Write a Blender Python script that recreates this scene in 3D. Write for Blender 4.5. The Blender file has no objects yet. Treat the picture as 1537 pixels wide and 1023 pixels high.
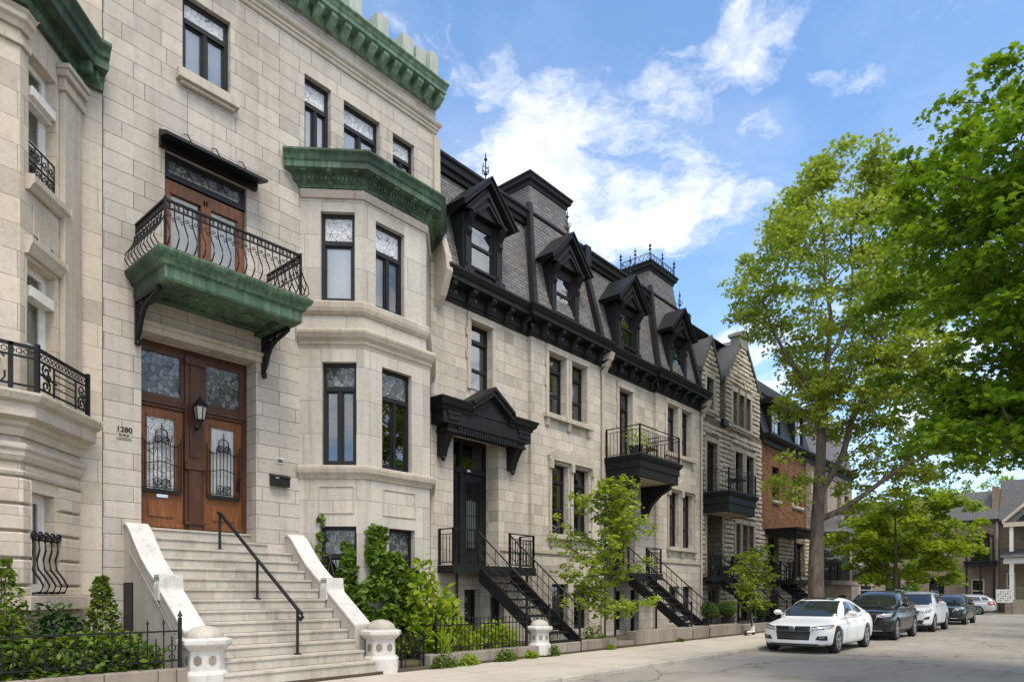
import bpy, bmesh, math, random
import numpy as np
from mathutils import Vector, Matrix, noise
from mathutils.bvhtree import BVHTree
random.seed(7); RNG = np.random.default_rng(11)
PI = math.pi; R = math.radians
C = bpy.context.scene.collection
Q = math.sqrt(.5)

# ------------------------------------------------------------------ mesh builder
class MB:
    def __init__(s):
        s.v = []; s.f = []; s.mi = []; s.m = 0; s.T = None
    def add(s, vs, fs):
        b = len(s.v)
        if s.T is not None:
            vs = [tuple(s.T @ Vector(p)) for p in vs]
        s.v += [tuple(p) for p in vs]
        for f in fs:
            s.f.append(tuple(b + i for i in f)); s.mi.append(s.m)
        return s
    def quad(s, a, b, c, d): return s.add([a, b, c, d], [(0, 1, 2, 3)])
    def hexa(s, p):   # p: 4 bottom ccw, 4 top
        return s.add(p, [(3, 2, 1, 0), (4, 5, 6, 7), (0, 1, 5, 4), (1, 2, 6, 5), (2, 3, 7, 6), (3, 0, 4, 7)])
    def box(s, x0, x1, y0, y1, z0, z1):
        return s.hexa([(x0, y0, z0), (x1, y0, z0), (x1, y1, z0), (x0, y1, z0), (x0, y0, z1), (x1, y0, z1), (x1, y1, z1), (x0, y1, z1)])
    def fbox(s, F, s0, s1, o0, o1, z0, z1):   # box in a facade frame: along, outward, up
        p = F.pt
        return s.hexa([p(s0, o1, z0), p(s1, o1, z0), p(s1, o0, z0), p(s0, o0, z0), p(s0, o1, z1), p(s1, o1, z1), p(s1, o0, z1), p(s0, o0, z1)])
    def prism(s, poly, vec):   # polygon (3d pts) swept by vec
        n = len(poly); v = Vector(vec)
        vs = [tuple(p) for p in poly] + [tuple(Vector(p) + v) for p in poly]
        fs = [tuple(range(n))[::-1], tuple(range(n, 2 * n))] + [(i, (i + 1) % n, n + (i + 1) % n, n + i) for i in range(n)]
        # orient
        nrm = Vector((0, 0, 0))
        for i in range(n):
            a, b = Vector(poly[i]), Vector(poly[(i + 1) % n]); nrm += a.cross(b)
        if nrm.dot(v) < 0: fs = [f[::-1] for f in fs]
        return s.add(vs, fs)
    def tube(s, pts, r, n=6, cap=True):
        pts = [Vector(p) for p in pts]; N = len(pts)
        rs = r if isinstance(r, (list, tuple)) else [r] * N
        vs = []; fs = []; up = None
        for i, p in enumerate(pts):
            d = (pts[min(i + 1, N - 1)] - pts[max(i - 1, 0)])
            d = d.normalized() if d.length > 1e-9 else Vector((0, 0, 1))
            if up is None: up = Vector((0, 0, 1)) if abs(d.z) < .9 else Vector((1, 0, 0))
            a = d.cross(up)
            a = a.normalized() if a.length > 1e-6 else d.orthogonal().normalized()
            b = d.cross(a); up = -b if False else up
            for k in range(n):
                t = 2 * PI * (k + .5) / n
                vs.append(tuple(p + (a * math.cos(t) + b * math.sin(t)) * rs[i]))
        for i in range(N - 1):
            for k in range(n):
                k2 = (k + 1) % n
                fs.append((i * n + k, i * n + k2, (i + 1) * n + k2, (i + 1) * n + k))
        if cap: fs += [tuple(range(n))[::-1], tuple(range((N - 1) * n, N * n))]
        return s.add(vs, fs)
    def bar(s, a, b, w, h=None):   # square bar between points
        return s.tube([a, b], w * .7071, 4)
    def lathe(s, c, prof, n=16, cap=True):
        vs = []; fs = []; M = len(prof)
        for r, z in prof:
            for k in range(n):
                t = 2 * PI * (k + .5) / n
                vs.append((c[0] + r * math.cos(t), c[1] + r * math.sin(t), c[2] + z))
        for i in range(M - 1):
            for k in range(n):
                k2 = (k + 1) % n
                fs.append((i * n + k, i * n + k2, (i + 1) * n + k2, (i + 1) * n + k))
        if cap: fs += [tuple(range(n))[::-1], tuple(range((M - 1) * n, M * n))]
        return s.add(vs, fs)
    def sweep(s, prof, path, closed=False):
        # prof: closed polygon [(out, z)], path: [(x, y)] with outward on the right-hand side
        P = [Vector(p) for p in path]; N = len(P); off = []
        for i in range(N):
            a = P[i] - P[i - 1] if (i > 0 or closed) else None
            b = P[(i + 1) % N] - P[i] if (i < N - 1 or closed) else None
            ns = [Vector((d.y, -d.x)).normalized() for d in (a, b) if d is not None]
            m = sum(ns, Vector((0, 0))); m.normalize()
            off.append(m / max(.2, m.dot(ns[0])))
        n = len(prof); vs = []
        for i in range(N):
            for o, z in prof: vs.append((P[i].x + off[i].x * o, P[i].y + off[i].y * o, z))
        fs = []
        area = sum(prof[i][0] * prof[(i + 1) % n][1] - prof[(i + 1) % n][0] * prof[i][1] for i in range(n))
        for i in range(N if closed else N - 1):
            j = (i + 1) % N
            for k in range(n):
                k2 = (k + 1) % n
                f = (i * n + k, j * n + k, j * n + k2, i * n + k2)
                fs.append(f if area > 0 else f[::-1])
        if not closed:
            e = [tuple(range(n)), tuple(range((N - 1) * n, N * n))[::-1]]
            fs += [g[::-1] for g in e] if area > 0 else e
            if area > 0: pass
        return s.add(vs, fs)
    def wall(s, F, s0, s1, z0, z1, holes=(), depth=.3, out=0.0):
        xs = sorted({s0, s1, *[h[0] for h in holes], *[h[1] for h in holes]})
        zs = sorted({z0, z1, *[h[2] for h in holes], *[h[3] for h in holes]})
        xs = [x for x in xs if s0 <= x <= s1]; zs = [z for z in zs if z0 <= z <= z1]
        p = F.pt
        for i in range(len(xs) - 1):
            j = 0
            while j < len(zs) - 1:
                cx = (xs[i] + xs[i + 1]) / 2
                def solid(jj):
                    cz = (zs[jj] + zs[jj + 1]) / 2
                    return not any(h[0] < cx < h[1] and h[2] < cz < h[3] for h in holes)
                if solid(j):
                    k = j
                    while k + 1 < len(zs) - 1 and solid(k + 1): k += 1
                    s.quad(p(xs[i], out, zs[j]), p(xs[i + 1], out, zs[j]), p(xs[i + 1], out, zs[k + 1]), p(xs[i], out, zs[k + 1]))
                    j = k
                j += 1
        for h in holes:
            d = h[4] if len(h) > 4 else depth
            a, b, c, e = h[:4]; i = out - d
            s.quad(p(a, out, c), p(a, out, e), p(a, i, e), p(a, i, c))
            s.quad(p(b, i, c), p(b, i, e), p(b, out, e), p(b, out, c))
            s.quad(p(a, out, e), p(b, out, e), p(b, i, e), p(a, i, e))
            s.quad(p(a, i, c), p(b, i, c), p(b, out, c), p(a, out, c))
        return s
    def build(s, name, mats, parent=None, smooth=None, bevel=None, loc=None, label=None):
        if not isinstance(mats, (list, tuple)): mats = [mats]
        me = bpy.data.meshes.new(name)
        org = Vector(loc) if loc is not None else (Vector(ROOTLOC.get(parent.name, (0, 0, 0))) if parent else Vector((0, 0, 0)))
        V = np.array(s.v, dtype=np.float64).reshape(-1, 3)
        me.from_pydata((V - np.array(org)).tolist(), [], s.f)
        for m in mats: me.materials.append(m)
        if len(mats) > 1: me.polygons.foreach_set('material_index', s.mi)
        uv = me.uv_layers.new(name='UV')
        n = len(me.polygons)
        nr = np.empty(n * 3); me.polygons.foreach_get('normal', nr); nr = nr.reshape(-1, 3)
        tot = np.empty(n, dtype=np.int32); me.polygons.foreach_get('loop_total', tot)
        li = np.empty(len(me.loops), dtype=np.int32); me.loops.foreach_get('vertex_index', li)
        ln = np.repeat(nr, tot, axis=0); lv = V[li]
        tx, ty = -ln[:, 1], ln[:, 0]; h = np.hypot(tx, ty); flat = np.abs(ln[:, 2]) > .8
        h[h < 1e-6] = 1; tx = tx / h; ty = ty / h
        U = np.where(flat, lv[:, 0], lv[:, 0] * tx + lv[:, 1] * ty)
        W = np.where(flat, lv[:, 1], lv[:, 2] / np.maximum(.35, np.sqrt(np.maximum(0, 1 - ln[:, 2] ** 2))))
        uv.data.foreach_set('uv', np.stack([U, W], 1).ravel())
        o = bpy.data.objects.new(name, me); C.objects.link(o)
        if parent: o.parent = parent; ROOTLOC[o.name] = tuple(org)
        else: o.location = org; ROOTLOC[o.name] = tuple(org)
        if bevel:
            b = o.modifiers.new('edge', 'BEVEL'); b.width = bevel; b.segments = 2; b.limit_method = 'ANGLE'; b.angle_limit = R(40); b.harden_normals = False
        if smooth:
            me.shade_smooth(); me.set_sharp_from_angle(angle=R(smooth))
        if label: o['label'] = label
        return o
ROOTLOC = {}
class Fr:      # vertical facade frame
    def __init__(s, p0, d):
        s.p = Vector(p0); s.d = Vector(d).normalized(); s.n = Vector((s.d.y, -s.d.x))
    def pt(s, a, o, z):
        q = s.p + s.d * a + s.n * o
        return (q.x, q.y, z)
def fast_mesh(name, V, faces_n, idx, mats, parent=None, loc=(0, 0, 0), uv=None):
    me = bpy.data.meshes.new(name)
    V = np.asarray(V, dtype=np.float32) - np.array(loc, dtype=np.float32)
    me.vertices.add(len(V)); me.vertices.foreach_set('co', V.ravel())
    idx = np.asarray(idx, dtype=np.int32).ravel(); nf = len(idx) // faces_n
    me.loops.add(len(idx)); me.loops.foreach_set('vertex_index', idx)
    me.polygons.add(nf); me.polygons.foreach_set('loop_start', np.arange(0, len(idx), faces_n, dtype=np.int32))
    me.update(calc_edges=True); me.validate()
    for m in mats: me.materials.append(m)
    o = bpy.data.objects.new(name, me); C.objects.link(o)
    if parent: o.parent = parent
    else: o.location = loc
    return o
def thing(name, label, cat, loc=(0, 0, 0), group=None, rz=0):
    o = bpy.data.objects.new(name, None); C.objects.link(o); o.location = loc; o.empty_display_size = .2
    o.rotation_euler.z = rz
    o['label'] = label; o['category'] = cat
    if group: o['group'] = group
    ROOTLOC[o.name] = tuple(loc); return o
def tag(o, label, cat, group=None, kind=None):
    o['label'] = label; o['category'] = cat
    if group: o['group'] = group
    if kind: o['kind'] = kind
    return o
def struct(o, label=None):
    o['kind'] = 'structure'
    return o
def kids(o): return [c for c in bpy.data.objects if c.parent == o]
def copy_tree(o, loc=None, rz=None, label=None, parent=None, sc=None):
    c = o.copy(); C.objects.link(c)
    if parent: c.parent = parent
    if loc is not None: c.location = loc
    if rz is not None: c.rotation_euler.z = rz
    if sc is not None: c.scale = (sc, sc, sc)
    if label: c['label'] = label
    for ch in kids(o): copy_tree(ch, parent=c)
    return c

# ------------------------------------------------------------------ materials
class NT:
    def __init__(s, name):
        s.mat = bpy.data.materials.new(name); s.mat.use_nodes = True
        s.t = s.mat.node_tree; s.n = s.t.nodes; s.n.clear()
        s.out = s.n.new('ShaderNodeOutputMaterial')
    def N(s, typ, **kw):
        x = s.n.new('ShaderNode' + typ)
        for k, v in kw.items():
            if k.startswith('i_'):
                key = k[2:]
                sock = x.inputs[int(key)] if key.isdigit() else x.inputs[key.replace('_', ' ')]
                if hasattr(v, 'is_output') or isinstance(v, bpy.types.NodeSocket): s.t.links.new(v, sock)
                else: sock.default_value = v
            else: setattr(x, k, v)
        return x
    def L(s, a, b): s.t.links.new(a, b)
    def mix(s, fac, a, b, mode='MIX'):
        x = s.n.new('ShaderNodeMix'); x.data_type = 'RGBA'; x.blend_type = mode; x.clamp_factor = True
        for sock, v in ((x.inputs[0], fac), (x.inputs[6], a), (x.inputs[7], b)):
            if isinstance(v, bpy.types.NodeSocket): s.L(v, sock)
            else: sock.default_value = v if not isinstance(v, tuple) or len(v) == 4 else (*v, 1)
        return x.outputs[2]
    def math(s, op, a, b=None, c=None, clamp=False):
        x = s.n.new('ShaderNodeMath'); x.operation = op; x.use_clamp = clamp
        for k, v in enumerate((a, b, c)):
            if v is None: continue
            if isinstance(v, bpy.types.NodeSocket): s.L(v, x.inputs[k])
            else: x.inputs[k].default_value = v
        return x.outputs[0]
    def ramp(s, fac, stops):
        x = s.n.new('ShaderNodeValToRGB'); s.L(fac, x.inputs[0]); e = x.color_ramp.elements
        while len(e) < len(stops): e.new(.5)
        for i, (p, col) in enumerate(stops):
            e[i].position = p; e[i].color = (*col, 1) if isinstance(col, tuple) else (col, col, col, 1)
        return x.outputs[0]
    def noise(s, vec, scale, detail=4, rough=.55, sc3=None):
        if sc3:
            m = s.N('Mapping'); s.L(vec, m.inputs[0]); m.inputs['Scale'].default_value = sc3; vec = m.outputs[0]
        x = s.N('TexNoise'); s.L(vec, x.inputs['Vector']); x.inputs['Scale'].default_value = scale
        x.inputs['Detail'].default_value = detail; x.inputs['Roughness'].default_value = rough
        return x.outputs['Fac']
    def coord(s): return s.N('TexCoord')
    def pr(s, col, rough=.8, metal=0, spec=.4, bump=None, bstr=.3, bdist=.02, coat=0):
        p = s.n.new('ShaderNodeBsdfPrincipled')
        for key, v in (('Base Color', col), ('Roughness', rough), ('Metallic', metal), ('Specular IOR Level', spec), ('Coat Weight', coat)):
            if isinstance(v, bpy.types.NodeSocket): s.L(v, p.inputs[key])
            else: p.inputs[key].default_value = (*v, 1) if isinstance(v, tuple) and len(v) == 3 else v
        if bump is not None:
            b = s.N('Bump', i_Strength=bstr, i_Distance=bdist, i_Height=bump); s.L(b.outputs[0], p.inputs['Normal'])
        s.L(p.outputs[0], s.out.inputs[0]); return p
M = {}
BLK = .62
def ashlar(name, c1, c2, mortar, bw, rh, ms=.006, stain=.5, bump=.35, sq=.75, dark=(.55, .52, .47), smooth=.15, rock=0, offs=.5):
    t = NT(name); co = t.coord(); uv = co.outputs['UV']; ob = co.outputs['Object']
    wob = t.N('TexNoise', i_Scale=2.2); t.L(uv, wob.inputs['Vector'])
    mp = t.N('VectorMath', operation='SCALE'); t.L(wob.outputs['Color'], mp.inputs[0]); mp.inputs['Scale'].default_value = .012 if not rock else .04
    ad = t.N('VectorMath', operation='ADD'); t.L(uv, ad.inputs[0]); t.L(mp.outputs[0], ad.inputs[1])
    b = t.N('TexBrick', offset=offs, squash=sq, squash_frequency=3, offset_frequency=2)
    t.L(ad.outputs[0], b.inputs['Vector'])
    for k, v in (('Color1', (*c1, 1)), ('Color2', (*c2, 1)), ('Mortar', (*mortar, 1)), ('Scale', 1.0), ('Mortar Size', ms), ('Mortar Smooth', smooth), ('Bias', 0.0), ('Brick Width', bw), ('Row Height', rh)):
        b.inputs[k].default_value = v
    big = t.noise(ob, .45, 5, .6); st = t.noise(ob, 1.0, 5, .65, (1.6, 1.6, .22)); fine = t.noise(ob, 34, 3, .6)
    pit = t.N('TexVoronoi', i_Scale=13.0); t.L(ob, pit.inputs['Vector'])
    pv = t.math('LESS_THAN', pit.outputs['Distance'], .11)
    pn = t.math('MULTIPLY', pv, t.math('GREATER_THAN', t.noise(ob, 3.1), .55))
    cell = t.N('SeparateColor'); t.L(b.outputs['Color'], cell.inputs[0])
    blk = t.N('TexNoise', i_Scale=1.0, i_Detail=2.0); sn = t.N('VectorMath', operation='SNAP'); t.L(ad.outputs[0], sn.inputs[0]); sn.inputs[1].default_value = (bw * .5, rh, 1.0); t.L(sn.outputs[0], blk.inputs['Vector']); blk.inputs['Scale'].default_value = 7.3
    bc = t.mix(BLK if rh < 1 else .15, b.outputs['Color'], t.ramp(blk.outputs['Fac'], [(.30, (.66, .64, .62)), (.5, (.98, .97, .96)), (.72, (1.14, 1.12, 1.08))]), 'MULTIPLY')
    vein = t.noise(ob, 9, 6, .75)
    bc = t.mix(.55, bc, t.ramp(vein, [(.30, .70), (.5, .98), (.75, 1.12)]), 'MULTIPLY')
    col = t.mix(t.ramp(st, [(.45, 0.0), (.75, stain)]), bc, (*dark, 1), 'MULTIPLY')
    s2 = t.noise(ob, 1.0, 4, .6, (5.5, 5.5, .16))
    col = t.mix(t.ramp(s2, [(.56, 0.0), (.76, stain * .9)]), col, (dark[0] * .85, dark[1] * .84, dark[2] * .83, 1), 'MULTIPLY')
    col = t.mix(t.ramp(big, [(.35, 0.0), (.7, stain * .6)]), col, (dark[0] * 1.3, dark[1] * 1.25, dark[2] * 1.15, 1), 'MULTIPLY')
    col = t.mix(.35, col, t.ramp(fine, [(.25, .62), (.7, 1.05)]), 'MULTIPLY')
    col = t.mix(t.math('MULTIPLY', pn, .5), col, (.12, .1, .08, 1))
    hgt = t.math('SUBTRACT', 1.0, b.outputs['Fac'])
    if rock:
        rk = t.noise(uv, 7, 5, .65, (1, 2.2, 1)); hgt = t.math('ADD', hgt, t.math('MULTIPLY', rk, rock))
    hgt = t.math('ADD', hgt, t.math('MULTIPLY', fine, .18))
    t.pr(col, .88, spec=.25, bump=hgt, bstr=bump, bdist=.02 if not rock else .06)
    M[name] = t.mat
def plain(name, c, rough=.6, var=.25, sc=6, bump=.1, metal=0, spec=.4, coat=0, streak=0, c2=None):
    t = NT(name); ob = t.coord().outputs['Object']
    n = t.noise(ob, sc, 5, .6, (1, 1, .3) if streak else None)
    f = t.ramp(n, [(.3, 0.0), (.72, 1.0)])
    lo = c2 or tuple(x * (1 - var) for x in c); hi = tuple(min(1, x * (1 + var * .6)) for x in c) if not c2 else c
    col = t.mix(f, lo, hi)
    t.pr(col, rough, metal, spec, bump=t.noise(ob, sc * 6, 3) if bump else None, bstr=bump, bdist=.01, coat=coat)
    M[name] = t.mat
ashlar('stone_grey', (.56, .515, .452), (.48, .447, .398), (.15, .13, .11), .98, .30, .006, .5, sq=.8, dark=(.66, .63, .59))
ashlar('stone_cream', (.60, .53, .435), (.54, .485, .405), (.25, .21, .16), 1.15, .40, .0045, .4, dark=(.72, .65, .56))
ashlar('stone_pale', (.61, .56, .485), (.51, .47, .41), (.23, .195, .16), .82, .315, .006, .5, dark=(.66, .6, .52))
ashlar('stone_rock', (.30, .255, .20), (.24, .20, .155), (.10, .08, .06), .62, .215, .013, .4, bump=.9, sq=.6, smooth=.5, rock=.9)
ashlar('stone_rock_face', (.70, .625, .52), (.56, .50, .415), (.5, .45, .38), .62, 9.0, .002, .5, bump=.6, rock=.5)
ashlar('stone_trim', (.55, .49, .41), (.49, .445, .375), (.27, .23, .19), 1.35, 5.0, .004, .55, dark=(.62, .57, .5))
ashlar('stone_bay', (.57, .53, .47), (.51, .48, .425), (.2, .18, .155), 1.05, .74, .005, .55, dark=(.62, .59, .54))
ashlar('stone_trim_grey', (.55, .505, .44), (.49, .455, .40), (.25, .225, .2), 1.3, 7.0, .004, .5, dark=(.62, .59, .54))
ashlar('stone_stair', (.54, .50, .435), (.46, .43, .375), (.3, .28, .25), 1.5, 4.0, .003, .7, bump=.25, dark=(.6, .57, .52))
ashlar('stone_white', (.66, .64, .60), (.60, .58, .54), (.45, .43, .4), 1.1, 6.0, .004, .5, bump=.25, dark=(.66, .64, .61))
ashlar('brick_orange', (.36, .175, .072), (.18, .08, .034), (.11, .07, .045), .24, .105, .014, .6, bump=.6, sq=1.0, dark=(.5, .42, .36))
ashlar('brick_tan', (.33, .25, .17), (.25, .18, .12), (.26, .22, .18), .21, .075, .009, .45, bump=.5, sq=1.0)
ashlar('stone_far', (.40, .34, .28), (.34, .29, .24), (.2, .17, .14), .8, .3, .008, .5)
ashlar('concrete_kerb', (.50, .46, .40), (.43, .40, .35), (.2, .18, .15), 1.4, 9.0, .008, .7, bump=.3)
ashlar('granite_low', (.34, .30, .255), (.27, .24, .205), (.12, .1, .08), 1.3, 9.0, .01, .8, bump=.5)
plain('iron', (.009, .009, .0095), .5, .3, 20, .15, .0, .3)
plain('black_paint', (.013, .013, .014), .45, .35, 5, .08, spec=.3)
plain('black_wood', (.016, .016, .0165), .55, .4, 8, .12, spec=.22)
plain('grey_trim', (.10, .098, .096), .6, .3, 5, .1)
plain('white_paint', (.72, .69, .63), .55, .15, 8, .06)
plain('soffit_cream', (.55, .47, .36), .7, .2, 4, .05)
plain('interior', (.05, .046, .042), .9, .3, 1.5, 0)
plain('rubber', (.02, .02, .02), .8, .2, 30, .1)
plain('soil', (.09, .065, .045), .95, .5, 6, .6)
plain('planter_black', (.02, .02, .022), .5, .2, 8, .05)
plain('terracotta', (.35, .14, .07), .8, .2, 8, .05)
plain('bark', (.15, .115, .088), .95, .6, 7, 1.0, streak=1)
plain('bark_grey', (.12, .105, .085), .95, .4, 14, .6, streak=1)
plain('post_pale', (.40, .43, .37), .8, .25, 4, .2, streak=1)
plain('flag_grey', (.25, .24, .23), .7, .2, 5, .05)
def copper():
    t = NT('copper_green'); co = t.coord(); ob = co.outputs['Object']
    st = t.noise(ob, 1.6, 5, .6, (9, 9, .22)); big = t.noise(ob, .9, 4, .6)
    col = t.ramp(st, [(.26, (.026, .05, .03)), (.42, (.058, .112, .064)), (.58, (.10, .168, .10)), (.78, (.20, .275, .18))])
    col = t.mix(t.ramp(big, [(.42, 0.0), (.62, .78)]), col, (.022, .036, .025, 1))
    sx = t.N('SeparateXYZ'); t.L(co.outputs['UV'], sx.inputs[0]); seam = t.math('LESS_THAN', t.math('FRACT', t.math('DIVIDE', sx.outputs[0], .63)), .016)
    col = t.mix(t.math('MULTIPLY', seam, .7), col, (.015, .022, .016, 1))
    t.pr(col, .62, 0, .35, bump=t.noise(ob, 20, 3), bstr=.15, bdist=.01); M['copper_green'] = t.mat
    t = NT('copper_pale'); ob = t.coord().outputs['Object']
    st = t.noise(ob, 1.6, 6, .7, (5, 5, .5))
    col = t.ramp(st, [(.28, (.06, .11, .075)), (.5, (.19, .29, .2)), (.75, (.33, .43, .32))])
    t.pr(col, .65, 0, .35, bump=t.noise(ob, 20, 3), bstr=.15, bdist=.01); M['copper_pale'] = t.mat
copper()
def wood():
    t = NT('door_wood'); ob = t.coord().outputs['Object']
    g = t.noise(ob, 5, 6, .65, (6, 6, .35)); b = t.noise(ob, 1.3, 3)
    col = t.ramp(g, [(.25, (.085, .026, .006)), (.5, (.21, .072, .016)), (.8, (.34, .135, .035))])
    col = t.mix(t.ramp(b, [(.35, .0), (.7, .5)]), col, (.06, .018, .008, 1))
    t.pr(col, .42, 0, .4, bump=g, bstr=.12, bdist=.005); M['door_wood'] = t.mat
wood()
plain('door_wood_dark', (.075, .026, .01), .45, .5, 6, .15, streak=1)
def slate():
    t = NT('slate'); co = t.coord(); uv = co.outputs['UV']
    b = t.N('TexBrick', offset=.5, squash=1.0); t.L(uv, b.inputs['Vector'])
    for k, v in (('Color1', (.185, .175, .165, 1)), ('Color2', (.12, .115, .11, 1)), ('Mortar', (.03, .029, .028, 1)), ('Scale', 1.0), ('Mortar Size', .014), ('Mortar Smooth', .1), ('Bias', 0.0), ('Brick Width', .36), ('Row Height', .12)):
        b.inputs[k].default_value = v
    # diagonal courses and rusty bands laid into the slates
    sx = t.N('SeparateXYZ'); t.L(uv, sx.inputs[0])
    zz = t.math('PINGPONG', sx.outputs[0], .55)
    dg = t.math('ADD', t.math('MULTIPLY', zz, 1.0), sx.outputs[1])
    band = t.math('FRACT', t.math('MULTIPLY', dg, .62))
    band = t.math('MULTIPLY', t.math('GREATER_THAN', band, .72), 1.0)
    rows = t.math('FRACT', t.math('MULTIPLY', dg, 1 / .135))
    dl = t.math('LESS_THAN', rows, .12)
    rust = t.noise(uv, 5.5, 4, .6)
    rf = t.math('MULTIPLY', band, t.ramp(rust, [(.45, 0.0), (.68, .75)]))
    col = t.mix(rf, b.outputs['Color'], (.25, .155, .10, 1))
    col = t.mix(t.math('MULTIPLY', t.math('MULTIPLY', dl, band), .8), col, (.04, .035, .03, 1))
    col = t.mix(.5, col, t.ramp(t.noise(uv, 1.3, 5, .65), [(.3, .6), (.7, 1.15)]), 'MULTIPLY')
    t.pr(col, .62, 0, .4, bump=t.math('SUBTRACT', 1.0, b.outputs['Fac']), bstr=.45, bdist=.015); M['slate'] = t.mat
slate()
def glass(name, tint=(.5, .53, .52), base=.16):
    t = NT(name); ob = t.coord().outputs['Object']
    fr = t.N('Fresnel', i_IOR=1.55); f = t.math('MULTIPLY_ADD', fr.outputs[0], 1.2, base, clamp=True)
    w = t.N('Bump', i_Strength=.05, i_Distance=.05, i_Height=t.noise(ob, 1.6, 2))
    g = t.N('BsdfGlossy', i_Roughness=.015, i_Color=(.9, .93, .95, 1)); t.L(w.outputs[0], g.inputs['Normal'])
    tr = t.N('BsdfTransparent', i_Color=(*tint, 1))
    mx = t.N('MixShader'); t.L(f, mx.inputs[0]); t.L(tr.outputs[0], mx.inputs[1]); t.L(g.outputs[0], mx.inputs[2])
    t.L(mx.outputs[0], t.out.inputs[0]); M[name] = t.mat
glass('glass'); glass('glass_clear', (.93, .94, .93), .07); glass('glass_dark', (.25, .27, .27), .10)
def leaded(name, sc, lo, hi, line=.05):
    t = NT(name); uv = t.coord().outputs['UV']
    mp = t.N('Mapping'); t.L(uv, mp.inputs[0]); mp.inputs['Scale'].default_value = (sc, sc * .9, 1)
    v = t.N('TexVoronoi', feature='DISTANCE_TO_EDGE', i_Randomness=.8, i_Scale=1.0); t.L(mp.outputs[0], v.inputs['Vector'])
    c = t.N('TexVoronoi', i_Randomness=.8, i_Scale=1.0); t.L(mp.outputs[0], c.inputs['Vector'])
    sp = t.N('SeparateXYZ'); t.L(c.outputs['Color'], sp.inputs[0])
    col = t.ramp(sp.outputs[0], [(.1, lo), (.9, hi)])
    ln = t.math('LESS_THAN', v.outputs['Distance'], line)
    col = t.mix(ln, col, (.13, .13, .125, 1) if lo[0] > .3 else (.02, .02, .02, 1))
    t.pr(col, .12, 0, .55, bump=sp.outputs[1], bstr=.25, bdist=.01); M[name] = t.mat
leaded('leaded_light', 9.0, (.52, .53, .53), (.62, .63, .62), .025)
leaded('leaded_dark', 9.5, (.06, .066, .064), (.20, .21, .20), .045)
leaded('leaded_door', 11.0, (.42, .45, .44), (.66, .68, .66), .03)
def fabric(name, c, folds=26, rough=.9):
    t = NT(name); uv = t.coord().outputs['UV']
    n = t.noise(uv, 1.0, 3, .5, (folds, .25, 1))
    col = t.mix(t.ramp(n, [(.3, 0.0), (.7, 1.0)]), tuple(x * .72 for x in c), c)
    t.pr(col, rough, 0, .1, bump=n, bstr=.5, bdist=.03); M[name] = t.mat
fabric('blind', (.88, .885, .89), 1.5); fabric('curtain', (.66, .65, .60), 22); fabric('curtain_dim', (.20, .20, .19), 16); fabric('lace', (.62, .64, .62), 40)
def ground(name, c1, c2, sc=1.2, bump=.3, crack=0):
    t = NT(name); ob = t.coord().outputs['Object']
    a = t.noise(ob, sc * .35, 6, .62); b = t.noise(ob, 55, 3, .6); d = t.noise(ob, 2.2, 5, .65, (.25, 1.6, 1))
    col = t.mix(t.ramp(a, [(.3, 0.0), (.7, 1.0)]), c1, c2)
    col = t.mix(.4, col, t.ramp(b, [(.25, .62), (.75, 1.18)]), 'MULTIPLY')
    col = t.mix(t.ramp(d, [(.5, 0.0), (.72, .4)]), col, (.5, .45, .4, 1), 'MULTIPLY')
    if crack:
        wv = t.N('TexNoise', i_Scale=1.4, i_Detail=4.0); t.L(ob, wv.inputs['Vector'])
        sc_ = t.N('VectorMath', operation='SCALE'); t.L(wv.outputs['Color'], sc_.inputs[0]); sc_.inputs['Scale'].default_value = 1.3
        ad = t.N('VectorMath', operation='ADD'); t.L(ob, ad.inputs[0]); t.L(sc_.outputs[0], ad.inputs[1])
        v = t.N('TexVoronoi', feature='DISTANCE_TO_EDGE', i_Scale=crack); t.L(ad.outputs[0], v.inputs['Vector'])
        ln = t.ramp(v.outputs['Distance'], [(.0, .75), (.012, 0.0)])
        col = t.mix(ln, col, (.09, .08, .07, 1))
    t.pr(col, .9, 0, .25, bump=b, bstr=bump, bdist=.012); M[name] = t.mat
ground('asphalt', (.25, .228, .195), (.37, .338, .288), 1.0, .5, .22)
ground('earth', (.075, .06, .04), (.11, .09, .055), 1, .5)
def sidewalk():
    t = NT('sidewalk_concrete'); co = t.coord(); ob = co.outputs['Object']
    b = t.N('TexBrick', offset=0.0, squash=1.0); t.L(ob, b.inputs['Vector'])
    for k, v in (('Color1', (.53, .47, .395, 1)), ('Color2', (.46, .415, .35, 1)), ('Mortar', (.2, .17, .14, 1)), ('Scale', 1.0), ('Mortar Size', .01), ('Mortar Smooth', .2), ('Bias', 0.0), ('Brick Width', 2.4), ('Row Height', 1.55)):
        b.inputs[k].default_value = v
    a = t.noise(ob, .8, 6, .65); f = t.noise(ob, 60, 3)
    col = t.mix(t.ramp(a, [(.4, 0.0), (.75, .5)]), b.outputs['Color'], (.62, .58, .52, 1), 'MULTIPLY')
    col = t.mix(.35, col, t.ramp(f, [(.25, .68), (.75, 1.12)]), 'MULTIPLY')
    t.pr(col, .9, 0, .25, bump=t.math('ADD', t.math('SUBTRACT', 1, b.outputs['Fac']), t.math('MULTIPLY', f, .3)), bstr=.3, bdist=.01); M['sidewalk_concrete'] = t.mat
sidewalk()
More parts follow.
